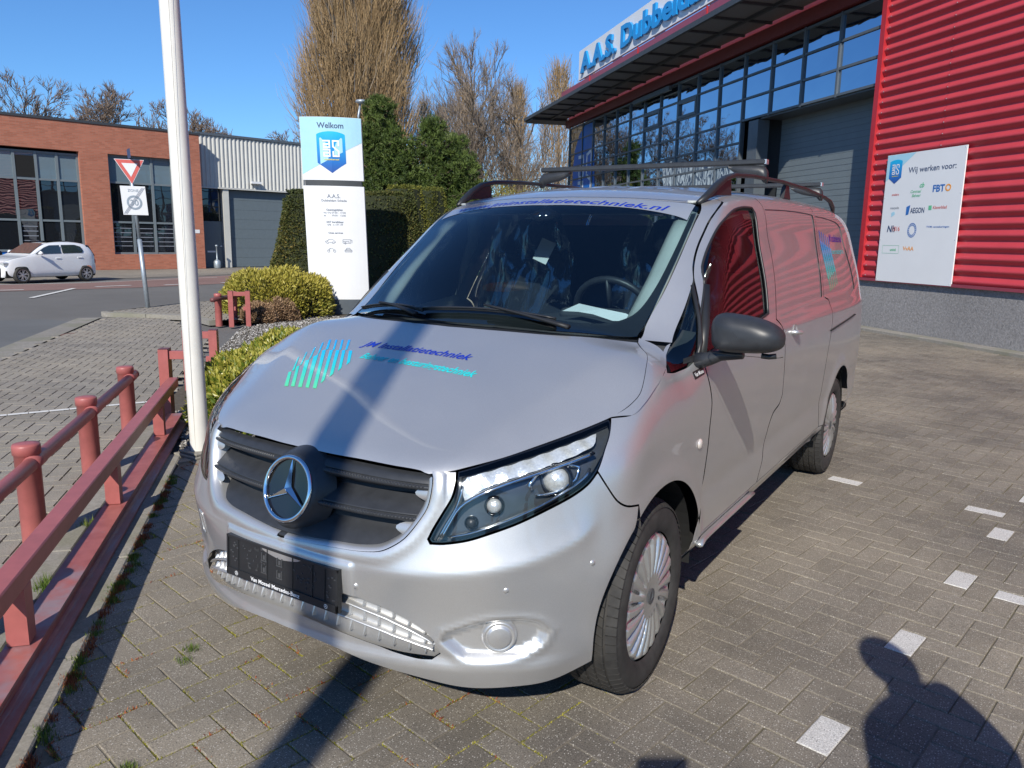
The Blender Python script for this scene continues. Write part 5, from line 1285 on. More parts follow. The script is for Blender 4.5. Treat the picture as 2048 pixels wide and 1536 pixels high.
# moss and small weeds along the paver joints
def joint_growth(name, sel, n, mat, seed, smin, smax, hmax, thr, sc, **k):
    q = np.random.default_rng(seed); P = []
    A_, C_ = A[sel], Cc[sel]; idx = q.integers(0, len(A_), n*6); side = q.integers(0, 2, n*6); s = q.uniform(-1, 1, n*6)
    hx = A_[idx, 2]*PITCH/2; hy = A_[idx, 3]*PITCH/2; lx = np.where(side == 0, s*hx, -hx); ly = np.where(side == 0, -hy, s*hy)
    X = C_[idx]+lx[:, None]*Vv+ly[:, None]*U+q.normal(0, .0055, (n*6, 2))
    def nz(p, f): return np.sin(p[:, 0]*f+1.3)*np.sin(p[:, 1]*f*1.17+.7)+.6*np.sin(p[:, 0]*f*2.7+p[:, 1]*f*1.9+2)+.4*np.sin(p[:, 0]*f*6.1-p[:, 1]*f*5.3)
    cellv = ((idx*7919+side*104729) % 997)/997.0
    ok = (nz(X, sc)*.5+cellv*1.6-.5+.35*np.sin(X[:, 0]*61+X[:, 1]*47)*np.sin(X[:, 1]*73-X[:, 0]*29)) > thr(X); X = X[ok][:n]; m = len(X)
    a = q.uniform(0, 6.28, m); L = q.uniform(smin, smax, m); h = q.uniform(.15, 1, m)*hmax; w = L*.33
    ca, sa = np.cos(a), np.sin(a); z0 = -.006
    V = np.stack([np.c_[X[:, 0]-sa*w, X[:, 1]+ca*w, np.full(m, z0)], np.c_[X[:, 0]+sa*w, X[:, 1]-ca*w, np.full(m, z0)], np.c_[X[:, 0]+ca*L, X[:, 1]+sa*L, z0+h]], 1)
    me = mesh(name, V.reshape(-1, 3), np.arange(m*3).reshape(-1, 3), mat); at = me.attributes.new('tone', 'FLOAT', 'POINT'); at.data.foreach_set('value', np.repeat(q.random(m), 3).astype(np.float32)); return link(name, me, None, kind='stuff', **k)
M['moss'] = tone_mat('moss', [(0, (.08, .09, .015)), (.5, (.27, .25, .03)), (1, (.44, .40, .06))], .85, .2)
M['weed'] = tone_mat('red_weeds', [(0, (.18, .04, .02)), (.6, (.36, .10, .04)), (1, (.42, .22, .08))], .7, .2)
M['grass'] = tone_mat('grass_blades', [(0, (.06, .12, .015)), (.6, (.14, .22, .03)), (1, (.30, .32, .07))], .6, .3)
fdist = (Cc-B0)@NQ; fal = (Cc-B0)@FD
selm = (fdist < 2.2) & (Cc[:, 1] < 3.2)
def fd_(X): return (X-B0)@NQ
joint_growth('joint_moss', selm, 230000, M['moss'], 21, .004, .011, .008, lambda X: .05+.34*np.clip(fd_(X)-.2, 0, 3), 2.1, label='yellow green moss in the paver joints beside the barrier', cat='moss')
joint_growth('joint_weeds', selm, 16000, M['weed'], 22, .007, .018, .014, lambda X: .80+.34*np.clip(fd_(X)-.1, 0, 3), 2.9, label='small red weeds in the paver joints beside the barrier', cat='weeds')
def tuft(name, cx, n, sp, L, mat, seed, **k):
    q = np.random.default_rng(seed); V = []; c = q.integers(0, len(cx), n); X = np.array(cx)[c]+q.normal(0, sp, (n, 2)); a = q.uniform(0, 6.28, n); l = q.uniform(.4, 1, n)*L; w = .0022; b = q.uniform(.2, .9, n)
    ca, sa = np.cos(a), np.sin(a); V = np.stack([np.c_[X[:, 0]-sa*w, X[:, 1]+ca*w, np.full(n, -.01)], np.c_[X[:, 0]+sa*w, X[:, 1]-ca*w, np.full(n, -.01)], np.c_[X[:, 0]+ca*l*b*.9, X[:, 1]+sa*l*b*.9, l*np.sqrt(1-b*b*.7)]], 1)
    me = mesh(name, V.reshape(-1, 3), np.arange(n*3).reshape(-1, 3), mat); at = me.attributes.new('tone', 'FLOAT', 'POINT'); at.data.foreach_set('value', np.repeat(q.random(n), 3).astype(np.float32)); return link(name, me, None, kind='stuff', **k)
kj = [fq(a, .135+NR.normal(0, .008)) for a in NR.uniform(-1.0, 2.6, 60)]
tuft('kerb_weeds', kj, 5200, .012, .022, M['weed'], 31, label='reddish weeds growing along the kerb joint', cat='weeds')
kj2 = [fq(a, .14+NR.normal(0, .01)) for a in NR.uniform(-1.0, 2.9, 34)]+[(-.06, -.50), (-.16, -.40), (.02, -.43), (-.55, .05), (-.60, .12)]
tuft('kerb_grass', kj2, 3800, .014, .028, M['grass'], 32, label='short green grass sprouting along the kerb joint', cat='grass')
gj = [fq(a, -.17) for a in (.25, .5, 1.1, 1.15, 1.9, 2.6)]; tuft('gutter_grass', gj, 700, .02, .07, M['grass'], 33, label='grass blades between the barrier and the rear kerb', cat='grass')

# ================================================================== barrier, rails, frames, pole
bar_o = np.array(fq(2.0, -.07))
brr = empty('steel_barrier', (*bar_o, 0), label='long low barrier of square red steel beams beside the paving', cat='barrier')
def lf(x, y, z): return (*(np.array(fq(x, y))-bar_o), z)
def beam_profile(name, pts, a0, a1, mat, par):
    n = len(pts); v = [lf(a, q_, z_) for a in (a0, a1) for q_, z_ in pts]
    return MB().add(v, [tuple(range(n)), tuple(range(2*n-1, n-1, -1))]+[((i+1) % n, i, n+i, n+(i+1) % n) for i in range(n)]).build(name, mat, par)
beam_profile('lower_beam', [(-.10, .012), (.046, .012), (.046, .026), (.012, .034), (-.004, .040), (-.004, .078), (.010, .084), (.012, .088), (.012, .100), (-.10, .100)], -2.2, 4.25, M['fence_face'], brr)
MB(lf).box((-2.2, -.092, .320), (4.30, -.012, .396), .005).build('upper_beam', M['fence_red'], brr)
for a in (-1.12, .43, 1.98, 3.53): MB(lf).box((a-.04, -.088, .101), (a+.04, -.016, .319), .003).build('barrier_post', M['fence_red'], brr)
rro = np.array(fq(2.9, -.37)); rr = empty('tube_railing', (*rro, 0), label='red tube railing on round posts along the parking lot', cat='railing')
def lf2(x, y, z): return (*(np.array(fq(x, y))-rro), z)
for a in (.52, 1.70, 2.88, 4.10):
    c = lf2(a, -.37, 0); MB().lathe([(.058, -.02), (.058, .475), (.064, .478), (.064, .520), (.060, .528), (.03, .532), (.001, .533)], 28, Matrix.Translation(c)).build('railing_post', M['fence_red'], rr, smooth=True)
MB().tube([lf2(-2.2, -.335, .438), lf2(4.24, -.335, .438)], .035, 16).build('railing_tube', M['fence_red'], rr, smooth=True)
MB().tube([lf2(4.24, -.335, .438), lf2(4.27, -.335, .438)], .037, 16).build('tube_end_cap', M['fence_dk'], rr, smooth=True)
for a in (.52, 1.70, 2.88, 4.10): MB().tube([lf2(a-.075, -.335, .438), lf2(a+.075, -.335, .438)], .039, 16).build('tube_collar', M['fence_red'], rr, smooth=True)
def hframe(x0, y0, x1, y1, lab, h=.61, base=0.0, w=.08):
    o = np.array([(x0+x1)/2, (y0+y1)/2]); e = empty('bollard_frame', (*o, base), label=lab, cat='bollard frame', group='red steel frames along the planting bed')
    d = np.array([x1-x0, y1-y0]); L = np.linalg.norm(d); d /= L; n = np.array([-d[1], d[0]])
    def g(x, y, z): q = d*x+n*y; return (q[0], q[1], z)
    for x in (-L/2, L/2):
        MB(g).box((x-w/2, -.05, -.02), (x+w/2, .05, h), .004).build('frame_post', M['fence_red'], e); MB(g).box((x-w/2, -.05, h+.001), (x+w/2, .05, h+.006)).build('post_cap', M['fence_dk'], e)
    MB(g).box((-L/2+w/2+.001, -.03, h-.085), (L/2-w/2-.001, .03, h-.015), .003).build('frame_rail', M['fence_red'], e)
    for s in (-1, 1): MB(g).box((s*(L/2-w/2-.02)-.02, -.03, .27), (s*(L/2-w/2-.02)+.018, .03, .34), .003).build('frame_stub', M['fence_red'], e)
    return e
hframe(-4.085, 2.335, -3.885, 2.50, 'red square-tube frame nearest the white flagpole')
hframe(-5.12, 3.265, -4.93, 3.435, 'red square-tube frame half hidden behind the white flagpole')
hframe(-9.52, 7.15, -9.33, 7.36, 'red square-tube frame in front of the round yellow green bush')
# far round-post rail
far = empty('tube_railing', (-9.8, 7.1, 0), label='far red tube railing curving behind the yellow green bush', cat='railing')
fp = [(-9.80, 7.10), (-10.05, 7.62), (-11.4, 9.3), (-13.1, 11.6), (-14.6, 13.6), (-16.0, 16.6)]
for (x, y) in fp: MB().lathe([(.06, -.02), (.06, .50), (.066, .505), (.066, .55), (.03, .56), (.001, .56)], 18, Matrix.Translation((x+9.8, y-7.1, 0))).build('railing_post', M['fence_red'], far, smooth=True)
MB().tube([(x+9.8, y-7.1+.05, .47) for x, y in [(-9.55, 6.75)]+fp+[(-18.5, 21)]], .04, 12).build('railing_tube', M['fence_dk'], far, smooth=True)
# flagpoles
def flagpole(x, y, lab, h=9.0, r0=.066, r1=.04):
    e = empty('flagpole', (x, y, 0), label=lab, cat='flagpole', group='white flagpoles')
    MB().lathe([(r0, .04), (r0*.99, h*.3), (r0*.9, h*.6), (r1, h), (.001, h+.02)], 28).build('pole', M['pole_white'], e, smooth=True) if False else None
    prof = [(r0, .035), (r0, .6), (r0*.985, 2), (r0*.95, 4), (r0*.8, 7), (r1, h), (.001, h+.03)]
    p_ = MB().lathe(prof, 28, Matrix.Rotation(R(-.9), 4, 'Y') if lab.startswith('cream') else None).build('pole', M['pole_white'], e, smooth=True)
    MB().tube([(-.0+r0*.86*math.sin(.55)+.0, -r0*.86*math.cos(.55)-.009, .05), (r0*.5, -r0*.9, 2.0), (r0*.45, -r0*.88, 4.0)], .0010, 4).build('pole_seam', M['concrete'], e)
    MB().box((-.13, -.13, -.02), (.13, .13, .016), .004).build('base_slab', M['concrete'], e); MB().box((-.105, -.105, .018), (.105, .105, .035), .004).build('base_plate', M['concrete'], e)
flagpole(-2.935, 1.825, 'cream white flagpole standing in the pebble bed left of the van')
flagpole(.12+.342*5.2, .12-.94*5.2, 'white flagpole out of view behind the photographer', r0=.095, r1=.06)

# give-way sign
gp = empty('road_sign', (-12.984, 7.773, .06), label='give-way triangle above a white end-of-zone plate on a grey pole', cat='road sign')
va = math.atan2(-12.984-CAM[0], 7.773-CAM[1]); rx, ry = math.cos(va), -math.sin(va); ux, uy = -math.sin(va), -math.cos(va)
def sg(x, d, z): return (rx*(x-.055*(z-.06))+ux*d, ry*(x-.055*(z-.06))+uy*d, z-.06)
MB().tube([(0, 0, -.1), sg(0, 0, 1.45)], .045, 14).build('sign_pole', M['galv'], gp, smooth=True); MB().tube([sg(0, 0, 1.45), sg(0, 0, 3.0)], .032, 14).build('sign_pole', M['galv'], gp, smooth=True)
def plate(name, pts, z0, d0, d1, mat, par):
    n = len(pts); v = [sg(x, d0, z) for x, z in pts]+[sg(x, d1, z) for x, z in pts]
    return MB().add(v, [tuple(range(n-1, -1, -1)), tuple(range(n, 2*n))]+[(i, (i+1) % n, n+(i+1) % n, n+i) for i in range(n)]).build(name, mat, par)
def tri(s, cz): return [(-s, cz+s*.60), (0, cz-s*1.20), (s, cz+s*.60)][::-1]
plate('triangle_edge', tri(.268, 2.84), 0, .034, .040, M['sign_white'], gp); plate('triangle_red', tri(.254, 2.84), 0, .040, .043, M['print_red'], gp); plate('triangle_white', tri(.145, 2.84), 0, .043, .046, M['sign_white'], gp)
plate('zone_plate', [(-.30, 2.42), (.30, 2.42), (.30, 1.90), (-.30, 1.90)][::-1] if False else [(-.225, 1.93), (.225, 1.93), (.225, 2.49), (-.225, 2.49)], 0, .036, .044, M['sign_white'], gp)
mb = MB(); cz = 2.17
for r0_, r1_ in ((.100, .140),):
    for k in range(32):
        a0, a1 = 2*math.pi*k/32, 2*math.pi*(k+1)/32; mb.add([sg(r0_*math.cos(a0), .047, cz+r0_*math.sin(a0)), sg(r1_*math.cos(a0), .047, cz+r1_*math.sin(a0)), sg(r1_*math.cos(a1), .047, cz+r1_*math.sin(a1)), sg(r0_*math.cos(a1), .047, cz+r0_*math.sin(a1))], [(0, 1, 2, 3)])
mb.build('zone_ring', M['galv'], gp)
text_on('zone_lettering', '30', M['galv'], gp, lambda u, w_, d=0: sg(u, .048, cz-.055+w_), height=.11, bold=.02)
text_on('zone_lettering', 'ZONE', M['galv'], gp, lambda u, w_, d=0: sg(u, .048, 2.38+w_), height=.050, bold=.01)
mb = MB()
for o_ in (-.025, 0, .025): mb.add([sg(-.19+o_, .050, 1.95), sg(-.182+o_, .050, 1.95), sg(.19+o_, .050, 2.46), sg(.182+o_, .050, 2.46)], [(0, 1, 2, 3)])
mb.build('zone_bars', M['print_grey'], gp)
MB().add([sg(-.02, -.1, 3.02), sg(.04, .25, 3.02), sg(.04, .25, 3.20), sg(-.02, -.1, 3.20)], [(0, 1, 2, 3)]).build('street_plate', M['navy'], gp)

# ================================================================== emblem (shield with the firm's letters), reusable
def shield_pts(w, h, n=10):
    top = [(w/2*math.sin(a), h/2-.04*h*(1-math.cos(a*1.0))-.045*h*(math.sin(a)**2)) for a in np.linspace(-math.pi/2, math.pi/2, n)]
    return [(-w/2, -.26*h), (0, -.5*h), (w/2, -.26*h)]+[(x, y) for x, y in top[::-1]]
def emblem(fn, w, h, par, grad):
    """fn(u, v, d) -> point"""
    P = shield_pts(w, h); n = len(P); mb = MB(); c = fn(0, 0, .004); mb.add([c]+[fn(x, y, .004) for x, y in P], [(0, 1+i, 1+(i+1) % n) for i in range(n)]); e = mb.build('emblem', grad, par)
    s = w*.056; mb = MB()
    def st(pts, wd=None):
        wd = wd or s*.95
        for (x0, y0), (x1, y1) in zip(pts[:-1], pts[1:]):
            a, b = min(x0, x1)-wd/2, max(x0, x1)+wd/2; c_, d_ = min(y0, y1)-wd/2, max(y0, y1)+wd/2
            if abs(x0-x1) > 1e-6 and abs(y0-y1) > 1e-6:
                L = math.hypot(x1-x0, y1-y0); nx, ny = -(y1-y0)/L*wd/2, (x1-x0)/L*wd/2
                mb.add([fn(x0+nx, y0+ny, .007), fn(x0-nx, y0-ny, .007), fn(x1-nx, y1-ny, .007), fn(x1+nx, y1+ny, .007)], [(0, 1, 2, 3)])
            else: mb.add([fn(a, c_, .007), fn(b, c_, .007), fn(b, d_, .007), fn(a, d_, .007)], [(0, 1, 2, 3)])
    k = w/10
    for oy in (1.65*k, -1.35*k):          # two letters a
        st([(-2.6*k, oy+2.2*k), (-.55*k, oy+2.2*k), (-.55*k, oy)]); st([(-.55*k, oy+1.1*k), (-2.5*k, oy+1.1*k), (-2.5*k, oy), (-.55*k, oy)])
    st([(2.6*k, 2.3*k), (2.6*k, 3.85*k), (.7*k, 3.85*k), (.7*k, 1.9*k), (2.6*k, .3*k), (2.6*k, -1.35*k), (.7*k, -1.35*k), (.7*k, .1*k)])
    mb.build('emblem_letters', M['txt_white'], e)
    text_on('emblem_lettering', 'schadeherstel', M['yellow_print'], e, lambda u, w_, d=0: fn(u, -2.75*k+w_, .007), width=5.2*k, height=.55*k, bold=.02)
    return e
# ---- totem sign
tl_, tr_ = np.array([-10.349, 9.607]), np.array([-9.409, 10.354]); tc_ = (tl_+tr_)/2; td = (tr_-tl_)/np.linalg.norm(tr_-tl_); tn = np.array([td[1], -td[0]]); TW = float(np.linalg.norm(tr_-tl_)); TH = TW/2
tot = empty('totem_sign', (*tc_, 0), label='tall white totem sign reading Welkom above opening hours', cat='sign')
def tf(x, d, z):
    x0_ = x; x = x; bow = .10*(1-(x/TH)**2); q = td*(x-.030*(z-3.89))+tn*(d+bow); return (q[0], q[1], z)
def tbox(z0, z1, ins, mat, name):
    n = 14; v = []
    for z in (z0, z1):
        for k in range(n+1): x = (-TH+ins)+(2*TH-2*ins)*k/n; v.append(tf(x, .05, z))
        for k in range(n+1): x = (TH-ins)-(2*TH-2*ins)*k/n; q = td*(x-.030*(z-3.89))-tn*(.12+.10*(1-(x/TH)**2)); v.append((q[0], q[1], z))
    m = 2*(n+1); f = [tuple(range(m-1, -1, -1)), tuple(range(m, 2*m))]+[(i, (i+1) % m, m+(i+1) % m, m+i) for i in range(m)]
    return MB().add(v, f).build(name, mat, tot)
tbox(0, .30, .03, M['frame_grey'], 'plinth'); tbox(.302, 2.57, 0, M['sign_white'], 'lower_panel'); tbox(2.572, 2.68, .045, M['canopy_dk'], 'shadow_gap'); tbox(2.682, 3.89, 0, M['sign_white'], 'upper_panel')
def tface(u, w_, d=0): return tf(u, .052+d, w_)
def tface_poly(name, P, mat, d):
    n = len(P); mb = MB(); cx = sum(p[0] for p in P)/n; cy = sum(p[1] for p in P)/n
    # strips so that the print follows the curved face
    xs = np.linspace(min(p[0] for p in P), max(p[0] for p in P), 13); A_ = np.array(P)
    def span(x):
        ys = []
        for i in range(n):
            (x0, y0), (x1, y1) = P[i], P[(i+1) % n]
            if (x0-x)*(x1-x) <= 0 and abs(x1-x0) > 1e-9: ys.append(y0+(y1-y0)*(x-x0)/(x1-x0))
        return (min(ys), max(ys)) if ys else (0, 0)
    for a, b in zip(xs[:-1], xs[1:]):
        (l0, h0), (l1, h1) = span(a+1e-6), span(b-1e-6); mb.add([tface(a, l0, d), tface(b, l1, d), tface(b, h1, d), tface(a, h0, d)], [(0, 1, 2, 3)])
    return mb.build(name, mat, tot)
tface_poly('blue_field', [(-TH+.004, 2.79), (TH-.004, 3.42), (TH-.004, 3.886), (-TH+.004, 3.886)], M['light_blue'], .001)
def emb_mat(name, z0, z1):
    return logo_mat(name, 2, z0, z1, [(0, (.02, .07, .30)), (.25, (.01, .13, .45)), (.7, (.005, .30, .66)), (1, (.01, .45, .75))])
emblem(lambda u, v, d: tface(u, 3.22+v, d), .56, .80, tot, emb_mat('emblem_gradient', 2.82, 3.62))
def tt(body, z, h, mat, x=0, w=None, bold=.01): text_on('totem_lettering', body, mat, tot, lambda u, w_, d=0: tface(u+x, z+w_, .003), height=h, width=w, bold=bold)
tt('Welkom', 3.68, .105, M['navy'], w=.52, bold=.02)
tt('A.A.S.', 2.335, .075, M['print_grey'], bold=.02); tt('Dubbeldam Schade', 2.265, .042, M['print_grey'], w=.50, bold=.02)
tt('Openingstijden', 2.085, .038, M['print_grey'], bold=.03); tt('ma-vrij 07:30 - 17:30', 2.03, .034, M['print_grey'], w=.44); tt('za        09:00 - 12:00', 1.975, .034, M['print_grey'], w=.44)
tt('24/7 bereikbaar', 1.845, .038, M['print_grey'], bold=.03); tt('078 - 6 177 177', 1.79, .034, M['print_grey']); tt('Onze services', 1.63, .036, M['print_grey'], bold=.03)
def line_icon(strokes, cx, cz, s):
    mb = MB()
    for st in strokes:
        for (x0, y0), (x1, y1) in zip(st[:-1], st[1:]):
            L = math.hypot(x1-x0, y1-y0)+1e-9; nx, ny = -(y1-y0)/L*.045, (x1-x0)/L*.045
            mb.add([tface(cx+(x0+nx)*s, cz+(y0+ny)*s, .003), tface(cx+(x0-nx)*s, cz+(y0-ny)*s, .003), tface(cx+(x1-nx)*s, cz+(y1-ny)*s, .003), tface(cx+(x1+nx)*s, cz+(y1+ny)*s, .003)], [(0, 1, 2, 3)])
    mb.build('service_icon', M['print_grey'], tot)
circ = lambda x, y, r: [(x+r*math.cos(a), y+r*math.sin(a)) for a in np.linspace(0, 6.283, 11)]
line_icon([[(-1, -.2), (-1, .05), (-.55, .15), (-.2, .45), (.45, .45), (.8, .1), (1.0, 0), (1.0, -.25), (.75, -.25)], [(-.3, -.25), (.35, -.25)], circ(-.6, -.25, .2), circ(.55, -.25, .2)], -.115, 1.475, .10)
line_icon([[(-.8, -.3), (-.8, .4), (.75, .4), (.75, -.3), (-.8, -.3)], [(-.8, .05), (.4, .05), (.4, -.3)], circ(-.35, -.32, .17), [(.75, .3), (1.0, .3), (1.0, -.2)]], .215, 1.475, .10)
line_icon([circ(-.6, -.2, .26), circ(.6, -.2, .26), [(-.6, -.2), (-.3, .25), (.3, .25), (.6, -.2)], [(-.45, .35), (-.25, .35)]], -.10, 1.305, .10)
line_icon([[(-.7, -.35), (-.7, .0), (-.45, .1), (-.3, .4), (.3, .4), (.45, .1), (.7, 0), (.7, -.35), (-.7, -.35)], [(-.45, .1), (.45, .1)], [(-.6, -.12), (.6, -.12)]], .235, 1.305, .10)

# ================================================================== workshop building
ws = empty('workshop_building', BW(9, 0, 0), label='red corrugated and glass workshop building behind the van', cat='building')
wo_ = np.array(BW(9, 0, 0))
def bw(t, o, z): q = np.array(BW(t, o, z))-wo_; return tuple(q)
T0, TE = .10, 18.75; GT = 6.12
# red corrugated wall, one sheet per lap
PT = .185
def corr_sheet(t0, t1, z0, z1):
    zs = np.arange(z0, z1+.001, PT/10); v = []
    for z in zs:
        o = .045+.030*math.sin(2*math.pi*(z-z0)/PT); v += [bw(t0, o, z), bw(t1, o, z)]
    f = [(2*k, 2*k+1, 2*k+3, 2*k+2) for k in range(len(zs)-1)]; MB().add(v, [q[::-1] for q in f]).build('corrugated_sheet', M['red_clad'], ws, smooth=True)
edges = [-.02, -1.62, -4.6, -7.6, -10.6, -13.6, -16.6]
for a, b in zip(edges[:-1], edges[1:]): corr_sheet(a-.0, b-.01, .98, 9.0)
mb = MB()
for te in (-1.66, -4.64, -.12):
    for k in range(43):
        z = .98+PT*(k+.25); mb.lathe([(.009, 0), (.006, .006), (.0005, .007)], 6, Matrix.Translation(bw(te, .076, z)) @ Vector((WN[0], WN[1], 0)).to_track_quat('Z', 'Y').to_matrix().to_4x4())
mb.build('cladding_screws', M['galv'], ws, kind='stuff')
MB(bw).box((-.02, -.05, .98), (.10, .10, 9.0)).build('corner_trim', M['red_trim'], ws)
MB(bw).box((-16.6, -.02, .925), (.10, .10, .975)).build('base_flashing', M['maroon'], ws)
MB(bw).box((-16.6, -.20, -.05), (.10, .03, .923)).build('plinth_wall', M['plinth'], ws)
MB(bw).box((-16.6, .032, -.05), (.10, .30, .055), .01).build('foot_kerb', M['concrete'], ws)
# curtain wall: mullions, transoms, panes
PW = 1.2075; cols = [T0+.04+PW*k for k in range(16)]; cols[-1] = TE-.05
rowz = [6.08, 5.56, 5.04, 4.54, 4.03, 3.52, 3.0, 2.45, 1.9, 1.35, .8, .25]
DW = 4.17; DTOP = 4.50
for k, t in enumerate(cols):
    z0 = DTOP if 0 < t < DW-.2 else 0.0
    MB(bw).box((t-.028, -.06, z0), (t+.028, .045, GT)).build('mullion', M['frame_grey'], ws)
MB(bw).box((DW-.02, -.25, 0), (DW+.40, .05, DTOP-.03)).build('door_jamb', M['frame_grey'], ws)
for z in rowz:
    t0 = cols[0]-.02 if z >= DTOP else DW+.41
    for a, b in zip([c for c in cols if c >= t0-.01][:-1], [c for c in cols if c >= t0-.01][1:]):
        MB(bw).box((a+.029, -.05, z-.024), (b-.029, .035, z+.024)).build('transom', M['frame_grey'], ws)
q = random.Random(4)
for a, b in zip(cols[:-1], cols[1:]):
    for z1, z0 in zip(rowz[:-1], rowz[1:]):
        if a < DW-.2 and z0 < DTOP: continue
        if a < DW+.1: a_l = max(a, DW+.41)+.0 if z0 < DTOP else a
        else: a_l = a
        j = [q.uniform(-.0025, .0025) for _ in range(4)]
        MB().add([bw(a_l+.02, j[0], z0+.02), bw(b-.02, j[1], z0+.02), bw(b-.02, j[2], z1-.02), bw(a_l+.02, j[3], z1-.02)], [(3, 2, 1, 0)]).build('pane', M['mirror_pane'], ws)
for (c, r_) in ((6, 1), (8, 1)):
    a, b = cols[c], cols[c+1]; z1, z0 = rowz[r_], rowz[r_+1]; mb = MB(bw)
    for bx in (((a+.03, .0, z0+.025), (a+.11, .06, z1-.025)), ((b-.11, .0, z0+.025), (b-.03, .06, z1-.025)), ((a+.111, .0, z0+.025), (b-.111, .06, z0+.10)), ((a+.111, .0, z1-.10), (b-.111, .06, z1-.025))): MB(bw).box(*bx).build('opening_sash', M['frame_grey'], ws)
MB(bw).box((8.9, .10, 5.93), (11.6, .20, 6.06)).build('door_track', M['frame_grey'], ws)
# roller door
for k in range(9):
    z0 = k*.50; mb = MB(bw); mb.box((T0+.05, -.62, z0), (DW-.02, -.58, z0+.496)); dp = mb.build('door_panel', M['door_grey'], ws)
    for j in range(1, 4): MB(bw).box((T0+.05, -.579, z0+j*.125-.004), (DW-.02, -.577, z0+j*.125+.004)).build('panel_groove', M['frame_grey'], dp)
MB(bw).box((T0+.0, -.60, 0), (T0+.045, -.0, DTOP)).build('door_reveal', M['frame_grey'], ws); MB(bw).box((T0, -.60, DTOP-.02), (DW, -.02, DTOP+.02)).build('door_lintel', M['frame_grey'], ws)
# canopy: red beam, steel edge, grating panels
MB(bw).box((T0+.02, -.02, GT+.02), (TE+.2, .14, GT+.30)).build('red_beam', M['beam_shade'], ws)
MB(bw).box((-.2+.35, 1.62, 6.46), (TE+1.1, 1.70, 6.58)).build('canopy_edge', M['canopy_dk'], ws)
MB(bw).box((T0+.05, .78, 6.44), (TE+1.0, .86, 6.55)).build('canopy_beam', M['canopy_dk'], ws)
for k in range(17):
    t = T0+.1+1.17*k; MB(bw).box((t-.03, .15, 6.45), (t+.03, 1.615, 6.54)).build('canopy_rib', M['canopy_dk'], ws)
    if k < 16:
        for o0, o1 in ((.16, .77), (.87, 1.60)): MB(bw).box((t+.04, o0, 6.50), (t+1.13, o1, 6.52)).build('grating', M['canopy_mesh'], ws)
MB(bw).box((TE+.02, -.4, 6.40), (TE+1.1, 1.61, 6.50)).build('canopy_end', M['canopy_dk'], ws)
# parapet with gutter
MB(bw).box((T0+.11, -.30, GT+.31), (TE+.1, .06, 7.45)).build('parapet', M['beam_shade'], ws)
MB(bw).box((T0+.11, .065, 7.28), (TE+.25, .30, 7.33)).build('gutter_floor', M['red_trim'], ws); MB(bw).box((T0+.11, .305, 7.28), (TE+.25, .34, 7.55)).build('gutter_front', M['maroon'], ws)
for t in (2, 6.5, 11, 15.5): MB(bw).box((t-.03, .345, 7.2), (t+.03, .37, 7.56)).build('gutter_strap', M['red_trim'], ws)
MB(bw).box((T0+.02, -14, 0), (TE-.08, -.70, 7.3)).build('building_core', M['canopy_dk'], ws)
MB(bw).box((-16.6, -14, 0), (.0, -.26, 9.0)).build('building_core', M['red_trim'], ws)
# roof sign
rs = empty('roof_sign', BW(12, .1, 7.6), label='white roof sign with blue letters along the workshop roof', cat='sign'); ro = np.array(BW(12, .1, 7.6))
def rf(t, o, z): return tuple(np.array(BW(t, o, z))-ro)
MB(rf).box((-2.5, .02, 7.76), (17.55, .10, 8.86), .01).build('sign_board', M['sign_white'], rs)
text_on('roof_lettering', 'A.A.S. Dubbeldam Schade', M['sign_blue'], rs, lambda u, w_, d=0: rf(17.15-u, .19+d, 7.98+w_), height=.66, bold=.035, align='L', thick=.08, width=15.6)
split_parts([o for o in bpy.data.objects if o.name.startswith('roof_lettering')][0], 'roof_letter')
for t in (0, 3.5, 7, 10.5, 14, 17): MB(rf).box((t-.04, -.3, 7.46), (t+.04, .015, 8.7)).build('sign_strut', M['galv'], rs)
# wall panel "Wij werken voor:"
wp = empty('wall_sign', BW(-1.36, .12, 2.07), label='white board reading Wij werken voor with insurer logos on the red wall', cat='sign'); wpo = np.array(BW(-1.36, .12, 2.07))
def wf(u, w_, d=0): return tuple(np.array(BW(-.455-u, .105+d, 3.19-w_))-wpo)
WWd, WHt = 1.80, 2.25
MB().add([wf(0, 0, -.02), wf(WWd, 0, -.02), wf(WWd, WHt, -.02), wf(0, WHt, -.02), wf(0, 0), wf(WWd, 0), wf(WWd, WHt), wf(0, WHt)], [(4, 7, 6, 5), (0, 1, 2, 3), (0, 4, 5, 1), (1, 5, 6, 2), (2, 6, 7, 3), (3, 7, 4, 0)]).build('board', M['sign_white'], wp)
MB().add([wf(.006, .006, .002), wf(.70, .006, .002), wf(.006, .46, .002)], [(0, 2, 1)]).build('blue_corner', M['light_blue'], wp)
emblem(lambda u, v, d: wf(.235+u, .30-v, d), .31, .42, wp, emb_mat('wall_emblem_gradient', 2.68, 3.10))
def wt(body, x, y, h, mat, w=None, bold=.01, shear=0): text_on('board_lettering', body, M[mat], wp, lambda u, w_, d=0: wf(x+u, y-w_, .003), height=h, width=w, bold=bold, align='L', shear=shear)
wt('Wij werken voor:', .555, .345, .095, 'navy', w=1.07, bold=.01)
wt('anadera', .20, .72, .04, 'print_red', bold=.01); wt('Centraal', .66, .695, .05, 'print_green', shear=.3); wt('Beheer', .70, .765, .05, 'print_green', shear=.3); wt('cb', .86, .61, .08, 'print_green', shear=.3, bold=.03)
wt('FBT', 1.17, .70, .11, 'print_blue', w=.26, bold=.03); wt('O', 1.44, .70, .11, 'print_orange', bold=.03)
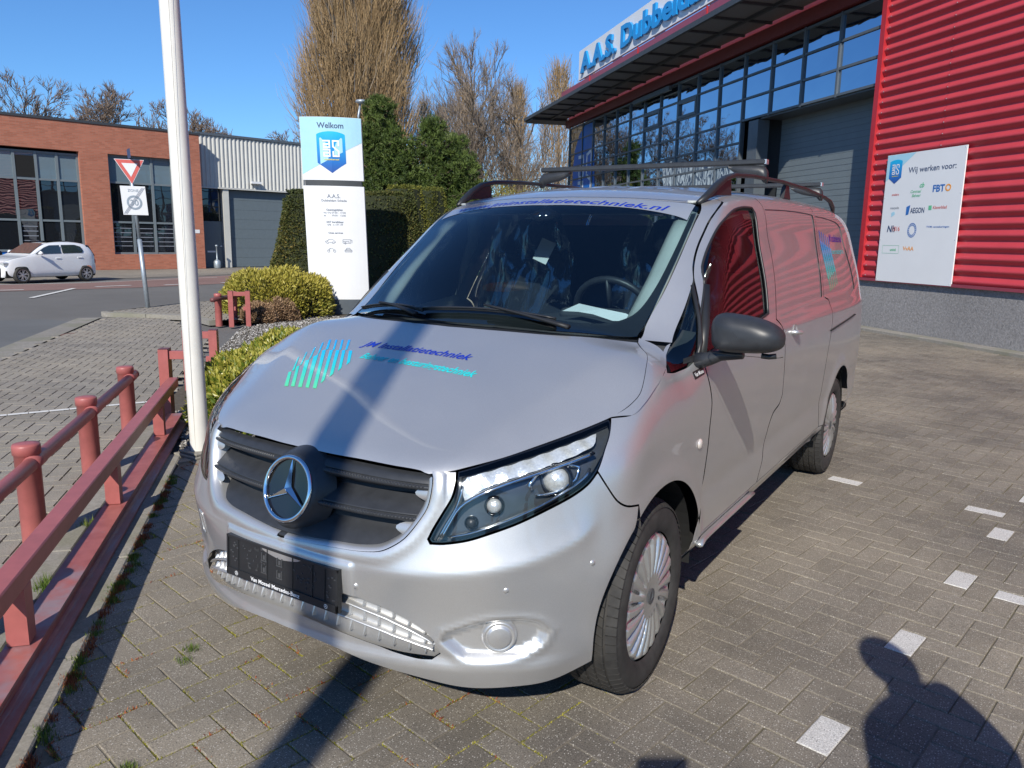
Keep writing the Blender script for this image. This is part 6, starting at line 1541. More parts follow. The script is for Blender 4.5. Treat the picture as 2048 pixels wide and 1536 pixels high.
wt('interpolis', .20, .955, .04, 'print_grey'); wt('AEGON', .70, 1.04, .09, 'navy', w=.33, bold=.02); wt('Klaverblad', 1.22, .985, .05, 'print_red', w=.30); wt('Nh', .17, 1.36, .11, 'navy', bold=.03, shear=.2); wt('1816', .31, 1.345, .08, 'print_red', w=.18)
wt('TVM verzekeringen', 1.12, 1.295, .03, 'print_blue', w=.50); wt('univé', .30, 1.70, .05, 'print_green', bold=.02); wt('VvAA', .62, 1.685, .07, 'print_orange', w=.26, bold=.02)
mb = MB()
for (x0, y0, x1, y1) in ((.10, 1.60, .52, 1.604), (.10, 1.74, .52, 1.744), (.10, 1.604, .104, 1.74), (.516, 1.604, .52, 1.74)): mb.add([wf(x0, y0, .003), wf(x1, y0, .003), wf(x1, y1, .003), wf(x0, y1, .003)], [(0, 3, 2, 1)])
mb.build('board_frame_print', M['print_green'], wp)
MB().add([wf(.60, .93, .003), wf(.69, .90, .003), wf(.665, 1.06, .003), wf(.60, 1.075, .003)], [(0, 3, 2, 1)]).build('flag_print', M['print_blue'], wp)
MB().add([wf(1.12, .925, .003), wf(1.19, .925, .003), wf(1.19, 1.0, .003), wf(1.12, 1.0, .003)], [(0, 3, 2, 1)]).build('clover_print', M['print_green'], wp)
mb = MB()
for r0_, r1_ in ((.115, .125), (.08, .088)):
    for k in range(28):
        a0, a1 = 6.283*k/28, 6.283*(k+1)/28; mb.add([wf(.79+r*.85*math.cos(a), 1.335+r*math.sin(a), .003) for r, a in ((r0_, a0), (r0_, a1), (r1_, a1), (r1_, a0))], [(0, 1, 2, 3)])
for k in range(18):
    a = 6.283*k/18; mb.add([wf(.79+r*.85*math.cos(a+da), 1.335+r*math.sin(a+da), .003) for r, da in ((.093, -.09), (.093, .09), (.11, .09), (.11, -.09))], [(0, 1, 2, 3)])
mb.build('seal_print', M['print_blue'], wp)
MB().add([wf(.24, 1.02, .003), wf(.31, 1.0, .003), wf(.33, 1.05, .003), wf(.24, 1.10, .003)], [(0, 3, 2, 1)]).build('wave_print', M['light_blue'], wp)
for (x, y) in ((.03, .03), (1.77, .03), (1.77, .75), (1.77, 1.5), (1.77, 2.22), (.03, .75), (.03, 1.5), (.03, 2.22)): MB().lathe([(.009, 0), (.006, .004), (.0005, .005)], 8, Matrix.Translation(wf(x, y)) @ Vector((WN[0], WN[1], 0)).to_track_quat('Z', 'Y').to_matrix().to_4x4()).build('screw', M['galv'], wp)
# blue banner on the glass
bn = empty('banner', BW(16.8, .05, 0), label='tall blue banner with white letters at the far end of the glass wall', cat='banner'); bno = np.array(BW(16.8, .05, 0))
def bf(u, z, d=0): return tuple(np.array(BW(18.35-u, .006+d, z))-bno)
prof_b = [(.55, 0), (2.9, 0), (2.9, 3.0), (2.7, 4.6), (2.35, 6.0), (1.5, 6.0), (.9, 5.75), (.35, 5.2), (.15, 4.3), (.15, 1.5)]
n = len(prof_b); MB().add([bf(1.5, 3.0)]+[bf(u, z) for u, z in prof_b], [(0, 1+i, 1+(i+1) % n) for i in range(n)]).build('banner_cloth', M['banner_blue'], bn)
mb = MB()
def bst(pts, wd=.13):
    for (x0, y0), (x1, y1) in zip(pts[:-1], pts[1:]):
        L = math.hypot(x1-x0, y1-y0); dx, dy = (x1-x0)/L*wd/2, (y1-y0)/L*wd/2; nx, ny = -dy, dx; x0 -= dx; y0 -= dy; x1 += dx; y1 += dy
        mb.add([bf(x0+nx, y0+ny, .003), bf(x0-nx, y0-ny, .003), bf(x1-nx, y1-ny, .003), bf(x1+nx, y1+ny, .003)], [(0, 1, 2, 3)])
for oy in (3.05, 4.05): bst([(.9, oy+.8), (1.45, oy+.8), (1.45, oy)]); bst([(1.45, oy+.42), (.95, oy+.42), (.95, oy), (1.45, oy)])
bst([(2.35, 4.55), (2.35, 5.0), (1.85, 4.85), (1.85, 4.1), (2.35, 3.9), (2.35, 3.05), (1.85, 3.0), (1.85, 3.5)])
mb.build('banner_letters', M['txt_white'], bn)

# ================================================================== brick building on the left
d_ = np.array([.2306, .9730]); n_v = np.array([.9730, -.2306])
BL = Fr((-29.92, 21.37), d_, n_v)
def brick_mat():
    m, t, b, o = new_mat('red_brick'); p = pos(t); mp = t.nodes.new('ShaderNodeMapping'); mp.inputs['Rotation'].default_value = (0, 0, math.atan2(d_[1], d_[0])*-1); t.links.new(p, mp.inputs[0])
    sp = t.nodes.new('ShaderNodeSeparateXYZ'); t.links.new(mp.outputs[0], sp.inputs[0]); cb = t.nodes.new('ShaderNodeCombineXYZ'); t.links.new(sp.outputs[0], cb.inputs[0]); t.links.new(sp.outputs[2], cb.inputs[1])
    br = t.nodes.new('ShaderNodeTexBrick'); br.inputs['Scale'].default_value = 1; br.inputs['Brick Width'].default_value = .22; br.inputs['Row Height'].default_value = .0625; br.inputs['Mortar Size'].default_value = .006
    br.inputs['Color1'].default_value = (.33, .105, .06, 1); br.inputs['Color2'].default_value = (.43, .15, .09, 1); br.inputs['Mortar'].default_value = (.30, .17, .12, 1); t.links.new(cb.outputs[0], br.inputs[0])
    c = mix(t, .5, br.outputs[0], ramp(t, noise(t, p, .7, 5, .6), [(.3, (.42,)*3), (.7, (.56,)*3)]), 'OVERLAY'); t.links.new(c, b.inputs['Base Color']); b.inputs['Roughness'].default_value = .85; bump(t, b, br.outputs[1], -.3, .004); return m
M['brick'] = brick_mat()
bb = empty('brick_building', BL(-4, 0, 0), label='low red brick building with dark window bays behind the white car', cat='building'); bbo = np.array(BL(-4, 0, 0))
def bl(t, o, z): return tuple(np.array(BL(t, o, z))-bbo)
TZ = 6.0
def wallbox(t0, t1, z0, z1, nm='wall'): MB(bl).box((t0, -.40, z0), (t1, 0, z1)).build(nm, M['brick'], bb)
wallbox(-22, -.0, 4.85, TZ); wallbox(-5.02, -3.92, 0, 4.849); wallbox(-1.22, 0, 0, 4.849); wallbox(-3.919, -1.221, 0, .66); wallbox(-13.5, -12.0, 0, 4.849)
MB(bl).box((-.40, -14, 0), (0, -.401, TZ)).build('wall', M['brick'], bb)
MB(bl).box((-22.1, -.45, TZ+.002), (.06, .04, TZ+.10)).build('roof_edge', M['canopy_dk'], bb)
MB(bl).box((-22, -14, 0), (-.41, -.9, TZ-.05)).build('interior_block', M['void'], bb)
def bay(t0, t1, z0, z1, tc, zr, blue=False, depth=-.28):
    for t in [t0+.03]+tc+[t1-.03]: MB(bl).box((t-.05, depth, z0), (t+.05, depth+.10, z1)).build('window_frame', M['door_grey'], bb)
    for z in [z0+.04]+zr+[z1-.04]: MB(bl).box((t0, depth+.02, z-.04), (t1, depth+.085, z+.04)).build('window_frame', M['door_grey'], bb)
    T = [t0+.03]+tc+[t1-.03]; Z = [z0+.04]+zr+[z1-.04]
    for a, b in zip(T[:-1], T[1:]):
        for i, (c, e) in enumerate(zip(Z[:-1], Z[1:])):
            mt = M['grey_pane'] if (i == len(Z)-2) else M['dark_pane']
            if blue and i == 0: mt = M['banner_blue']
            MB().add([bl(a+.04, depth+.04, c+.03), bl(b-.04, depth+.04, c+.03), bl(b-.04, depth+.04, e-.03), bl(a+.04, depth+.04, e-.03)], [(0, 1, 2, 3)]).build('pane', mt, bb)
bay(-3.92, -1.22, .66, 4.85, [-3.0, -2.1], [2.03, 3.70])
bay(-11.99, -5.02, .0, 4.75, [-11.1, -10.2, -9.3, -8.4, -7.35, -6.58, -5.82], [.80, 2.02, 3.65], blue=True)
MB(bl).box((-7.3, -.235, 3.72), (-6.6, -.20, 4.55)).build('open_window', M['void'], bb)
for k in range(5):
    for (a, b) in ((-3.85, -3.1), (-2.95, -2.2), (-2.02, -1.3), (-7.25, -6.7)):
        MB(bl).box((a, -.238, 1.0+k*.19), (b, -.236, 1.03+k*.19)).build('blind_slat', M['print_grey'], bb)
MB(bl).box((-.42, .002, 1.62), (-.20, .012, 1.78)).build('house_number_plate', M['sign_white'], bb)
# grey corrugated annex
an = empty('grey_annex', BL(3, -.8, 0), label='pale grey corrugated annex with roller door beside the brick building', cat='building'); ano = np.array(BL(3, -.8, 0))
def al(t, o, z): return tuple(np.array(BL(t, o-.8, z))-ano)
M['grey_clad'] = simple('pale_cladding', (.50, .50, .47), .5, var=.04, scale=2); M['grey_door'] = simple('blue_grey_door', (.115, .145, .165), .5, var=.05)
v = []; ts = np.arange(.28, 7.4, .05)
for k, t in enumerate(ts): v += [al(t, [.0, .0, .05, .05][k % 4]+.02, 3.80), al(t, [.0, .0, .05, .05][k % 4]+.02, 6.12)]
MB().add(v, [(2*k, 2*k+2, 2*k+3, 2*k+1) for k in range(len(ts)-1)]).build('corrugated_sheet', M['grey_clad'], an)
MB(al).box((.2, -.3, 6.13), (7.4, .12, 6.24)).build('roof_edge', M['frame_grey'], an); MB(al).box((.28, -.02, 3.72), (7.4, .09, 3.795)).build('cladding_foot', M['grey_clad'], an)
MB(al).box((.25, -12, 0), (7.4, -.5, 6.1)).build('interior_block', M['canopy_dk'], an)
MB(al).box((1.34, -.3, 0), (1.62, .02, 3.71)).build('door_frame', M['grey_clad'], an); MB(al).box((5.0, -.3, 0), (5.3, .02, 3.71)).build('door_frame', M['grey_clad'], an); MB(al).box((5.31, -.4, 0), (7.4, 0, 3.71)).build('side_wall', M['grey_clad'], an)
for k in range(8): MB(al).box((1.63, -.24, k*.46+.02), (4.99, -.20, k*.46+.474)).build('door_panel', M['grey_door'], an)
MB(al).box((.26, -.30, 0), (1.33, -.26, 2.2)).build('side_door', M['grey_door'], an); MB(al).box((.26, -.30, 2.22), (1.33, -.27, 3.71)).build('fanlight', M['dark_pane'], an)
MB(al).box((.55, -.255, .72), (.95, -.245, .80)).build('letter_slot', M['sign_white'], an); MB(al).box((1.18, -.255, 1.0), (1.28, -.22, 1.04)).build('door_handle', M['sign_white'], an)
MB(al).box((2.7, .10, 4.05), (3.2, .30, 4.15)).build('outside_lamp', M['sign_white'], an)
ash = empty('ashtray_stand', BL(.66, -.25, 0), label='small grey outdoor ashtray stand beside the annex door', cat='ashtray')
MB().lathe([(.14, 0), (.16, .05), (.16, .30), (.12, .36), (.03, .42), (.03, 1.0), (.06, 1.02), (.06, 1.08), (.001, 1.1)], 16).build('ashtray_body', M['galv'], ash, smooth=True)

# ================================================================== planting
def add_tone(me, arr, rep):
    at = me.attributes.new('tone', 'FLOAT', 'POINT'); at.data.foreach_set('value', np.repeat(arr, rep).astype(np.float32))
def leaves(name, P, D, size, mat, parent=None, seed=1, aspect=.45, tone=None, fold=.25, **k):
    """leaf blades: P base points, D pointing directions; each blade is a folded diamond"""
    q = np.random.default_rng(seed); n = len(P); D = D/np.linalg.norm(D, axis=1)[:, None]; rv = q.normal(0, 1, (n, 3)); S_ = np.cross(D, rv); S_ /= np.linalg.norm(S_, axis=1)[:, None]+1e-9; N_ = np.cross(D, S_)
    L = (size*q.uniform(.65, 1.25, n))[:, None]; w = L*aspect*.5
    V = np.stack([P, P+D*L*.5+S_*w+N_*L*fold*.3, P+D*L, P+D*L*.5-S_*w+N_*L*fold*.3], 1)
    b = np.arange(n)[:, None]*4; F = np.concatenate([b+np.array([[0, 1, 2]]), b+np.array([[0, 2, 3]])]); me = mesh(name, V.reshape(-1, 3), F, mat)
    add_tone(me, tone if tone is not None else q.random(n), 4); return link(name, me, parent, **k)
def twig_mesh(name, P, D, L, r, up, mat, parent=None, seed=1, segs=3, tone=None, **k):
    q = np.random.default_rng(seed); n = len(P); D = D/np.linalg.norm(D, axis=1)[:, None]; X = np.array([1., 0, 0]); A_ = np.cross(D, X+q.normal(0, .3, (n, 3))); A_ /= np.linalg.norm(A_, axis=1)[:, None]; B_ = np.cross(D, A_)
    L = np.asarray(L)[:, None]; r = np.asarray(r)[:, None]; wob = q.normal(0, .05, (n, segs+1, 3)); V = []
    for s in range(segs+1):
        t = s/segs; c = P+D*L*t+np.array([0, 0, 1.])*(L*up*t*t)+wob[:, s]*L*(t > 0); rr = r*(1-.8*t)
        for j in range(3):
            a = 2.094*j; V.append(c+(A_*math.cos(a)+B_*math.sin(a))*rr)
    V = np.stack(V, 1); m = 3*(segs+1); F = []
    for s in range(segs):
        for j in range(3): F.append((s*3+j, s*3+(j+1) % 3, (s+1)*3+(j+1) % 3, (s+1)*3+j))
    F = np.array(F); me = mesh(name, V.reshape(-1, 3), (F[None]+(np.arange(n)*m)[:, None, None]).reshape(-1, 4), mat); add_tone(me, tone if tone is not None else q.random(n), m)
    return link(name, me, parent, **k)
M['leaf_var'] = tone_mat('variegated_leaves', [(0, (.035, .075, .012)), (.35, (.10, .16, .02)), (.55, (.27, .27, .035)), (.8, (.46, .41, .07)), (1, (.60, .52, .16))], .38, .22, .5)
M['leaf_gold'] = tone_mat('golden_leaves', [(0, (.06, .10, .015)), (.25, (.20, .20, .03)), (.6, (.42, .36, .06)), (1, (.58, .50, .13))], .45, .22)
M['yew'] = tone_mat('clipped_yew', [(0, (.02, .032, .008)), (.5, (.07, .085, .018)), (.85, (.15, .125, .03)), (1, (.24, .17, .04))], .7, .12)
M['yew_gold'] = tone_mat('golden_yew', [(0, (.04, .055, .01)), (.5, (.13, .14, .02)), (1, (.30, .27, .04))], .7, .15)
M['laurel'] = tone_mat('dark_shrub_leaves', [(0, (.012, .04, .012)), (.7, (.04, .10, .03)), (1, (.10, .19, .06))], .35, .15)
M['bark'] = simple('bark', (.11, .085, .06), .9, var=.3, scale=6, bmp=.5, bscale=30, bdist=.01)
M['bark_grey'] = simple('grey_bark', (.16, .14, .12), .9, var=.3, scale=6)
M['poplar_twig'] = tone_mat('poplar_twigs', [(0, (.11, .07, .04)), (.4, (.25, .165, .085)), (.8, (.38, .26, .13)), (1, (.34, .27, .20))], .8)
M['bare_twig'] = tone_mat('bare_twigs', [(0, (.10, .08, .065)), (.6, (.23, .18, .14)), (1, (.33, .25, .17))], .85)
M['far_twig'] = tone_mat('far_bare_twigs', [(0, (.12, .085, .065)), (.6, (.22, .16, .12)), (1, (.31, .23, .17))], .9)
M['pine'] = tone_mat('pine_needles', [(0, (.02, .04, .008)), (.5, (.075, .115, .022)), (1, (.15, .20, .045))], .6, .1)
M['sedge'] = tone_mat('dry_sedge', [(0, (.14, .085, .045)), (.5, (.30, .19, .11)), (1, (.47, .33, .2))], .8, .15)
def shell_pts(n, shape, q):
    """points and outward normals on a shape's surface: shape(u) -> (P, N)"""
    return shape(n, q)
def mound(name, cx, cy, rx, ry, h, n, size, mat, seed, rot=0, z0=0, boxy=2.6, core=None, depth=.18, **k):
    q = np.random.default_rng(seed); th = q.uniform(0, 2*math.pi, n); ph = np.arcsin(q.uniform(0, 1, n)**.9); e = 2/boxy
    c, s = np.cos(th), np.sin(th); cp, sp = np.cos(ph), np.sin(ph)
    X = np.sign(c)*np.abs(c)**e*np.abs(cp)**e; Y = np.sign(s)*np.abs(s)**e*np.abs(cp)**e; Z = np.abs(sp)**e
    N_ = np.stack([X/rx, Y/ry, Z/h], 1); N_ /= np.linalg.norm(N_, axis=1)[:, None]
    lump = 1+.035*np.sin(X*5+Y*7+seed)+.03*np.sin(Y*9-Z*6+seed*2)+.03*np.sin(X*14+Z*11)+q.normal(0, .018, n); dd = 1-q.random(n)**2*depth
    P = np.stack([X*rx, Y*ry, Z*h], 1)*(lump*dd)[:, None]; cr, sr = math.cos(rot), math.sin(rot)
    def rt(A_): return np.stack([A_[:, 0]*cr-A_[:, 1]*sr, A_[:, 0]*sr+A_[:, 1]*cr, A_[:, 2]], 1)
    P = rt(P); N_ = rt(N_); e_ = empty(name, (cx, cy, z0), **k)
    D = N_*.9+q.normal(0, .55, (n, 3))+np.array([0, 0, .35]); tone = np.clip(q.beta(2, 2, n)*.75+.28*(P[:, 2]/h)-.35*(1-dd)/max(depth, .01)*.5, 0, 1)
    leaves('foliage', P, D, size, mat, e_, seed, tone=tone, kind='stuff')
    # black core: the shade between the leaves put in as colour
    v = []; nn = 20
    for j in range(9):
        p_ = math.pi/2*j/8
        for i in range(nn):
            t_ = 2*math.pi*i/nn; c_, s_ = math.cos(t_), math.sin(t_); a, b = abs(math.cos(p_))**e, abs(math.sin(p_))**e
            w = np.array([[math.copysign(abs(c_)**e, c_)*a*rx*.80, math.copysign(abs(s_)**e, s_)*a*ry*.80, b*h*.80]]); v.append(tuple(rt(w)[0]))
    f = [(j*nn+i, j*nn+(i+1) % nn, (j+1)*nn+(i+1) % nn, (j+1)*nn+i) for j in range(8) for i in range(nn)]; MB().add(v, f).build('shade_core', core or M['void'], e_)
    return e_
# low strip of variegated shrub beside the van, in three overlapping plants
fs = math.atan2(.663, -.749)
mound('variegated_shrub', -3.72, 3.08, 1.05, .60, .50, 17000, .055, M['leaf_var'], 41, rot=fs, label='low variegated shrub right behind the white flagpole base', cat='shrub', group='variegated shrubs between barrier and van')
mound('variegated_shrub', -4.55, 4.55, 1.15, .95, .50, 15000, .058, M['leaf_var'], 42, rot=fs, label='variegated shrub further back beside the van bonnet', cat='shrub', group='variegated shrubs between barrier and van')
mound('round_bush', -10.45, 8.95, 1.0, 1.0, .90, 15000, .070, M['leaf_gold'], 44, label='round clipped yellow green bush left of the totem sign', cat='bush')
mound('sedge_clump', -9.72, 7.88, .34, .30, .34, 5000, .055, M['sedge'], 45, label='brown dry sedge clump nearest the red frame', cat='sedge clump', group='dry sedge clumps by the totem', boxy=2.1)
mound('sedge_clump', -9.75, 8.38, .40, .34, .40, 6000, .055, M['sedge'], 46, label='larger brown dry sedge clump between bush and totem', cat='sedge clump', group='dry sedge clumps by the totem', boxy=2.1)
def topiary(name, cx, cy, rx0, ry0, rx1, ry1, h, n, size, mat, seed, rot=0, **k):
    q = np.random.default_rng(seed); e_ = empty(name, (cx, cy, 0), **k); e = 2/5
    top = q.random(n) < (rx1*ry1*4)/((rx1*ry1*4)+(rx0+ry0+rx1+ry1)*2*h*.8)
    th = q.uniform(0, 2*math.pi, n); c, s = np.cos(th), np.sin(th); X = np.sign(c)*np.abs(c)**e; Y = np.sign(s)*np.abs(s)**e; z = np.where(top, 1, q.random(n)); rr = np.where(top, np.sqrt(q.random(n)), 1)
    rd = 1-.10*np.clip((z-.93)/.07, 0, 1)*(~top); A_ = rx0+(rx1-rx0)*z; B_ = ry0+(ry1-ry0)*z; bl_ = 1+.012*np.sin(X*9+z*11)+.01*np.sin(Y*8+z*17+seed)
    P = np.stack([X*A_*rr*rd*bl_, Y*B_*rr*rd*bl_, z*h-q.random(n)**3*.04], 1); N_ = np.stack([X*(~top), Y*(~top), top*1.0+.25], 1); cr, sr = math.cos(rot), math.sin(rot)
    def rt(a): return np.stack([a[:, 0]*cr-a[:, 1]*sr, a[:, 0]*sr+a[:, 1]*cr, a[:, 2]], 1)
    P = rt(P)*(1-q.random(n)**2*.035)[:, None]; N_ = rt(N_); pat = .5+.5*np.sin(P[:, 0]*3.1+seed)*np.sin(P[:, 2]*2.7+1)+.3*np.sin(P[:, 1]*7)
    leaves('clipped_foliage', P, N_*.7+q.normal(0, .6, (n, 3)), size, mat, e_, seed, aspect=.6, tone=np.clip(q.beta(2, 2.4, n)*.8+.25*pat, 0, 1), kind='stuff')
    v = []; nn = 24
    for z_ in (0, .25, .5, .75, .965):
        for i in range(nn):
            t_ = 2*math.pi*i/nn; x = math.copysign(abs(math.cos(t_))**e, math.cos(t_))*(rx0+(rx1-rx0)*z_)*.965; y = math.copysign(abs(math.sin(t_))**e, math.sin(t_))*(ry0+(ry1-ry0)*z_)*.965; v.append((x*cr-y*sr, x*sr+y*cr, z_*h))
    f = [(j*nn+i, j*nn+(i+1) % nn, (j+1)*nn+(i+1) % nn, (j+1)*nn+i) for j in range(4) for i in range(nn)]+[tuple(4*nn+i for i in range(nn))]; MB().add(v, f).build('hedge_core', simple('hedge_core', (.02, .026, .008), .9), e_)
    return e_
va2 = math.atan2(.72, .70)
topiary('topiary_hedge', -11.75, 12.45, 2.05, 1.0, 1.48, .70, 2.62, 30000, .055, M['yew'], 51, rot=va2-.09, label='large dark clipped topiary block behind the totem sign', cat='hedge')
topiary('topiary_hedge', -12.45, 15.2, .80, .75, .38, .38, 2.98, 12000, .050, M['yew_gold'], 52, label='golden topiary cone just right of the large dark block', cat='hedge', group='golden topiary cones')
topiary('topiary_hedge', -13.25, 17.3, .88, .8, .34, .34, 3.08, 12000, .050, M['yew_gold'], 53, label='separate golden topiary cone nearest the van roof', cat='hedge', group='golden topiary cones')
mound('flowering_bush', -6.9, 9.75, 1.05, 1.0, 1.36, 13000, .06, M['laurel'], 55, label='dark green bush seen through the van windscreen', cat='bush', boxy=2.3)
# boulder
bo_ = empty('boulder', (-4.75, 7.6, 0), label='pale sandstone boulder seen through the van cabin', cat='boulder'); v = []; q = random.Random(8)
for j in range(9):
    for i in range(16):
        a = 2*math.pi*i/16; p_ = math.pi*j/8; r = 1+.14*math.sin(3*a+j)+.10*math.sin(5*a-2*j)+q.uniform(-.05, .05); v.append((.75*math.sin(p_)*math.cos(a)*r, .55*math.sin(p_)*math.sin(a)*r, .48-.50*math.cos(p_)*r))
f = [(j*16+i, j*16+(i+1) % 16, (j+1)*16+(i+1) % 16, (j+1)*16+i) for j in range(8) for i in range(16)]; MB().add(v, f).build('rock_face', ground_mat('sandstone', (.22, .18, .12), (.42, .36, .26), 9, bs=.8, bd=.03), bo_, smooth=False)
# white ornamental gate
M['white_iron'] = simple('white_iron', (.75, .76, .75), .4)
gt_ = empty('garden_gate', (-11.1, 16.2, 0), label='white wrought iron gate seen through the van windscreen', cat='gate'); gd = np.array([.81, .59])
def gp_(x, z): return (gd[0]*x, gd[1]*x, z)
for k in range(21):
    x = -1.5+k*.15; top = 1.30+.28*math.cos(min(math.pi/2, abs(x+.2)*.9)); MB().tube([gp_(x, .1), gp_(x, top)], .009, 5).build('gate_bar', M['white_iron'], gt_)
for z in (.2, 1.18): MB().tube([gp_(-1.5, z), gp_(1.5, z)], .014, 5).build('gate_rail', M['white_iron'], gt_)
for x in (-1.6, -.2, .95, 1.6): MB().box((gd[0]*x-.04, gd[1]*x-.04, 0), (gd[0]*x+.04, gd[1]*x+.04, 1.68)).build('gate_post', M['white_iron'], gt_)
for x in (-.45, .05): MB().tube([gp_(x+.10*math.cos(a), 1.38+.10*math.sin(a)) for a in np.linspace(0, 6.28, 15)], .009, 5).build('gate_scroll', M['white_iron'], gt_)

# ---- trees
def dirs(az, el): return np.stack([np.cos(az)*np.cos(el), np.sin(az)*np.cos(el), np.sin(el)], 1)
def poplar(x, y, h, rad, n, nl, seed, mat, r_tw=.012, z0=.0, **k):
    q = np.random.default_rng(seed); e_ = empty('poplar_tree', (x, y, 0), **k)
    MB().tube([(0, 0, 0), (.1, 0, h*.3), (0, .1, h*.6), (0, 0, h*.97)], [.035*h/1.6, .024*h/1.6, .012*h/1.6, .02], 8).build('trunk', M['bark_grey'], e_, smooth=True)
    def R_(z): t = z/h; return rad*np.clip(np.where(t < .30, .55+t*1.5, 1.0-.05*(t-.3)), 0, 1)*np.sqrt(np.clip((1-t)/.45, 0, 1))
    def smp(m):
        z = h*(.06+.92*q.random(m)**.95); a = q.uniform(0, 6.283, m); rho = np.sqrt(q.random(m))*R_(z)*(1+.18*np.sin(3*a+z*.7)+.1*np.sin(7*a-z*1.9)); return np.stack([rho*np.cos(a), rho*np.sin(a), z], 1), a, rho/np.maximum(R_(z), .01)
    P, a, f_ = smp(nl); D = np.stack([.28*np.cos(a)*f_, .28*np.sin(a)*f_, np.ones(nl)], 1)+q.normal(0, .06, (nl, 3)); L = q.uniform(.10, .24, nl)*h; P[:, 2] = np.maximum(.3, P[:, 2]-L*.7); P[:, :2] *= .8
    twig_mesh('branches', P, D, L, q.uniform(.02, .05, nl)*h/14, .1, M['bark_grey'], e_, seed, kind='stuff')
    P, a, f_ = smp(n); D = np.stack([.34*np.cos(a)*f_, .34*np.sin(a)*f_, np.ones(n)], 1)+q.normal(0, .20, (n, 3)); L = q.uniform(.03, .10, n)*h; P[:, 2] -= L*.5
    twig_mesh('twigs', P, D, L, q.uniform(.6, 1.4, n)*r_tw, .15, mat, e_, seed+1, tone=np.clip(.25+.5*f_*q.random(n)+.3*q.random(n), 0, 1), kind='stuff'); return e_
poplar(-40.9, 43.3, 28.0, 3.9, 30000, 460, 61, M['poplar_twig'], r_tw=.021, label='tall tan leafless poplar towering behind the totem sign', cat='tree')
for i, (x, y, h, rd, lab) in enumerate(((-48.7, 60.5, 15.2, 1.5, 'left of two slim far poplars between pine and bare trees'), (-47.3, 61.6, 14.8, 1.75, 'right of two slim far poplars between pine and bare trees'), (-34.0, 47.5, 13.2, 1.35, 'slim tan poplar left of the wide bare tree'), (-30.4, 49.0, 13.0, 1.3, 'slim tan poplar just right of the wide bare tree'), (-27.8, 50.6, 14.6, 1.7, 'broad tan poplar nearest the canopy corner'), (-25.8, 52.0, 14.0, 1.4, 'tan poplar touching the canopy corner'))):
    poplar(x, y, h, rd, 2600, 90, 70+i, M['poplar_twig'], r_tw=.018, label=lab, cat='tree', group='slim distant poplars')
def bare_tree(x, y, h, seed, mat, counts=(9, 7, 6, 5), r0=.02, spread=.75, name='bare_tree', lo=.25, tw=.010, **k):
    q = np.random.default_rng(seed); e_ = empty(name, (x, y, 0), **k)
    MB().tube([(0, 0, 0), (q.normal(0, .02)*h, 0, h*.35), (q.normal(0, .03)*h, q.normal(0, .03)*h, h*.7)], [r0*h, r0*h*.75, r0*h*.35], 8).build('trunk', M['bark'], e_, smooth=True)
    P = np.array([[0, 0, 0.]]); D = np.array([[0, 0, 1.]]); L = np.array([h*.72]); r = np.array([r0*h*.7])
    for lv, c in enumerate(counts):
        n = len(P)*c; i = np.repeat(np.arange(len(P)), c); t = q.uniform(lo if lv == 0 else .25, 1, n); az = q.uniform(0, 6.283, n); tilt = q.uniform(.35, .95, n)*spread+.1
        par = D[i]; rv = q.normal(0, 1, (n, 3)); sd_ = np.cross(par, rv); sd_ /= np.linalg.norm(sd_, axis=1)[:, None]; nd = par*np.cos(tilt)[:, None]+sd_*np.sin(tilt)[:, None]; nd[:, 2] += .18; nd /= np.linalg.norm(nd, axis=1)[:, None]
        nP = P[i]+par*(L[i]*t)[:, None]; nL = L[i]*q.uniform(.38, .62, n)*(1.25-.5*t); nr = np.maximum(r[i]*.45, tw)
        twig_mesh('branches' if lv < len(counts)-1 else 'twigs', nP, nd, nL, nr, .12, M['bark'] if lv < 2 else mat, e_, seed+lv, kind='stuff'); P, D, L, r = nP, nd, nL, nr
    return e_
bare_tree(-24.9, 35.6, 11.2, 81, M['bare_twig'], (14, 7, 6, 5), spread=.85, lo=.08, tw=.009, label='wide bare tree with fine dark twigs left of the canopy', cat='tree')
bare_tree(-27.6, 39.5, 13.0, 82, M['bare_twig'], (13, 7, 6, 5), spread=.55, lo=.15, tw=.010, label='tall narrow bare tree further left of the canopy', cat='tree')
bare_tree(-22.3, 36.9, 9.8, 85, M['bare_twig'], (15, 7, 6, 5), spread=.8, lo=.08, tw=.009, label='lower bare tree nearest the canopy corner', cat='tree')
bare_tree(-17.5, 27.0, 4.4, 83, M['leaf_gold'], (16, 7, 6, 5), spread=1.0, lo=.02, tw=.006, r0=.012, name='bare_shrub', label='yellowish twiggy shrub above the van roof', cat='shrub', group='twiggy shrubs above the van roof')
bare_tree(-14.4, 25.4, 4.0, 84, M['leaf_gold'], (16, 7, 6, 5), spread=1.0, lo=.02, tw=.006, r0=.012, name='bare_shrub', label='yellowish twiggy shrub by the end of the glass wall', cat='shrub', group='twiggy shrubs above the van roof')
sk = [(-79.0, 33.0), (-79, 37.9), (-77.5, 40.85), (-76.4, 43), (-75.4, 44.7), (-73.7, 47.3), (-72.2, 49.7), (-70, 52.5), (-67.5, 55), (-64, 58.5), (-60, 61), (-57, 64)]
skl = ['at the left edge of the picture', 'over the first window bay', 'over the open dark window', 'over the brick pier between the window bays', 'just left of the give-way sign', 'just right of the give-way sign', 'beside the white flagpole', 'right behind the white flagpole', 'over the joint of brick and grey cladding', 'over the left half of the grey annex', 'over the right half of the grey annex', 'between the grey annex and the totem sign']
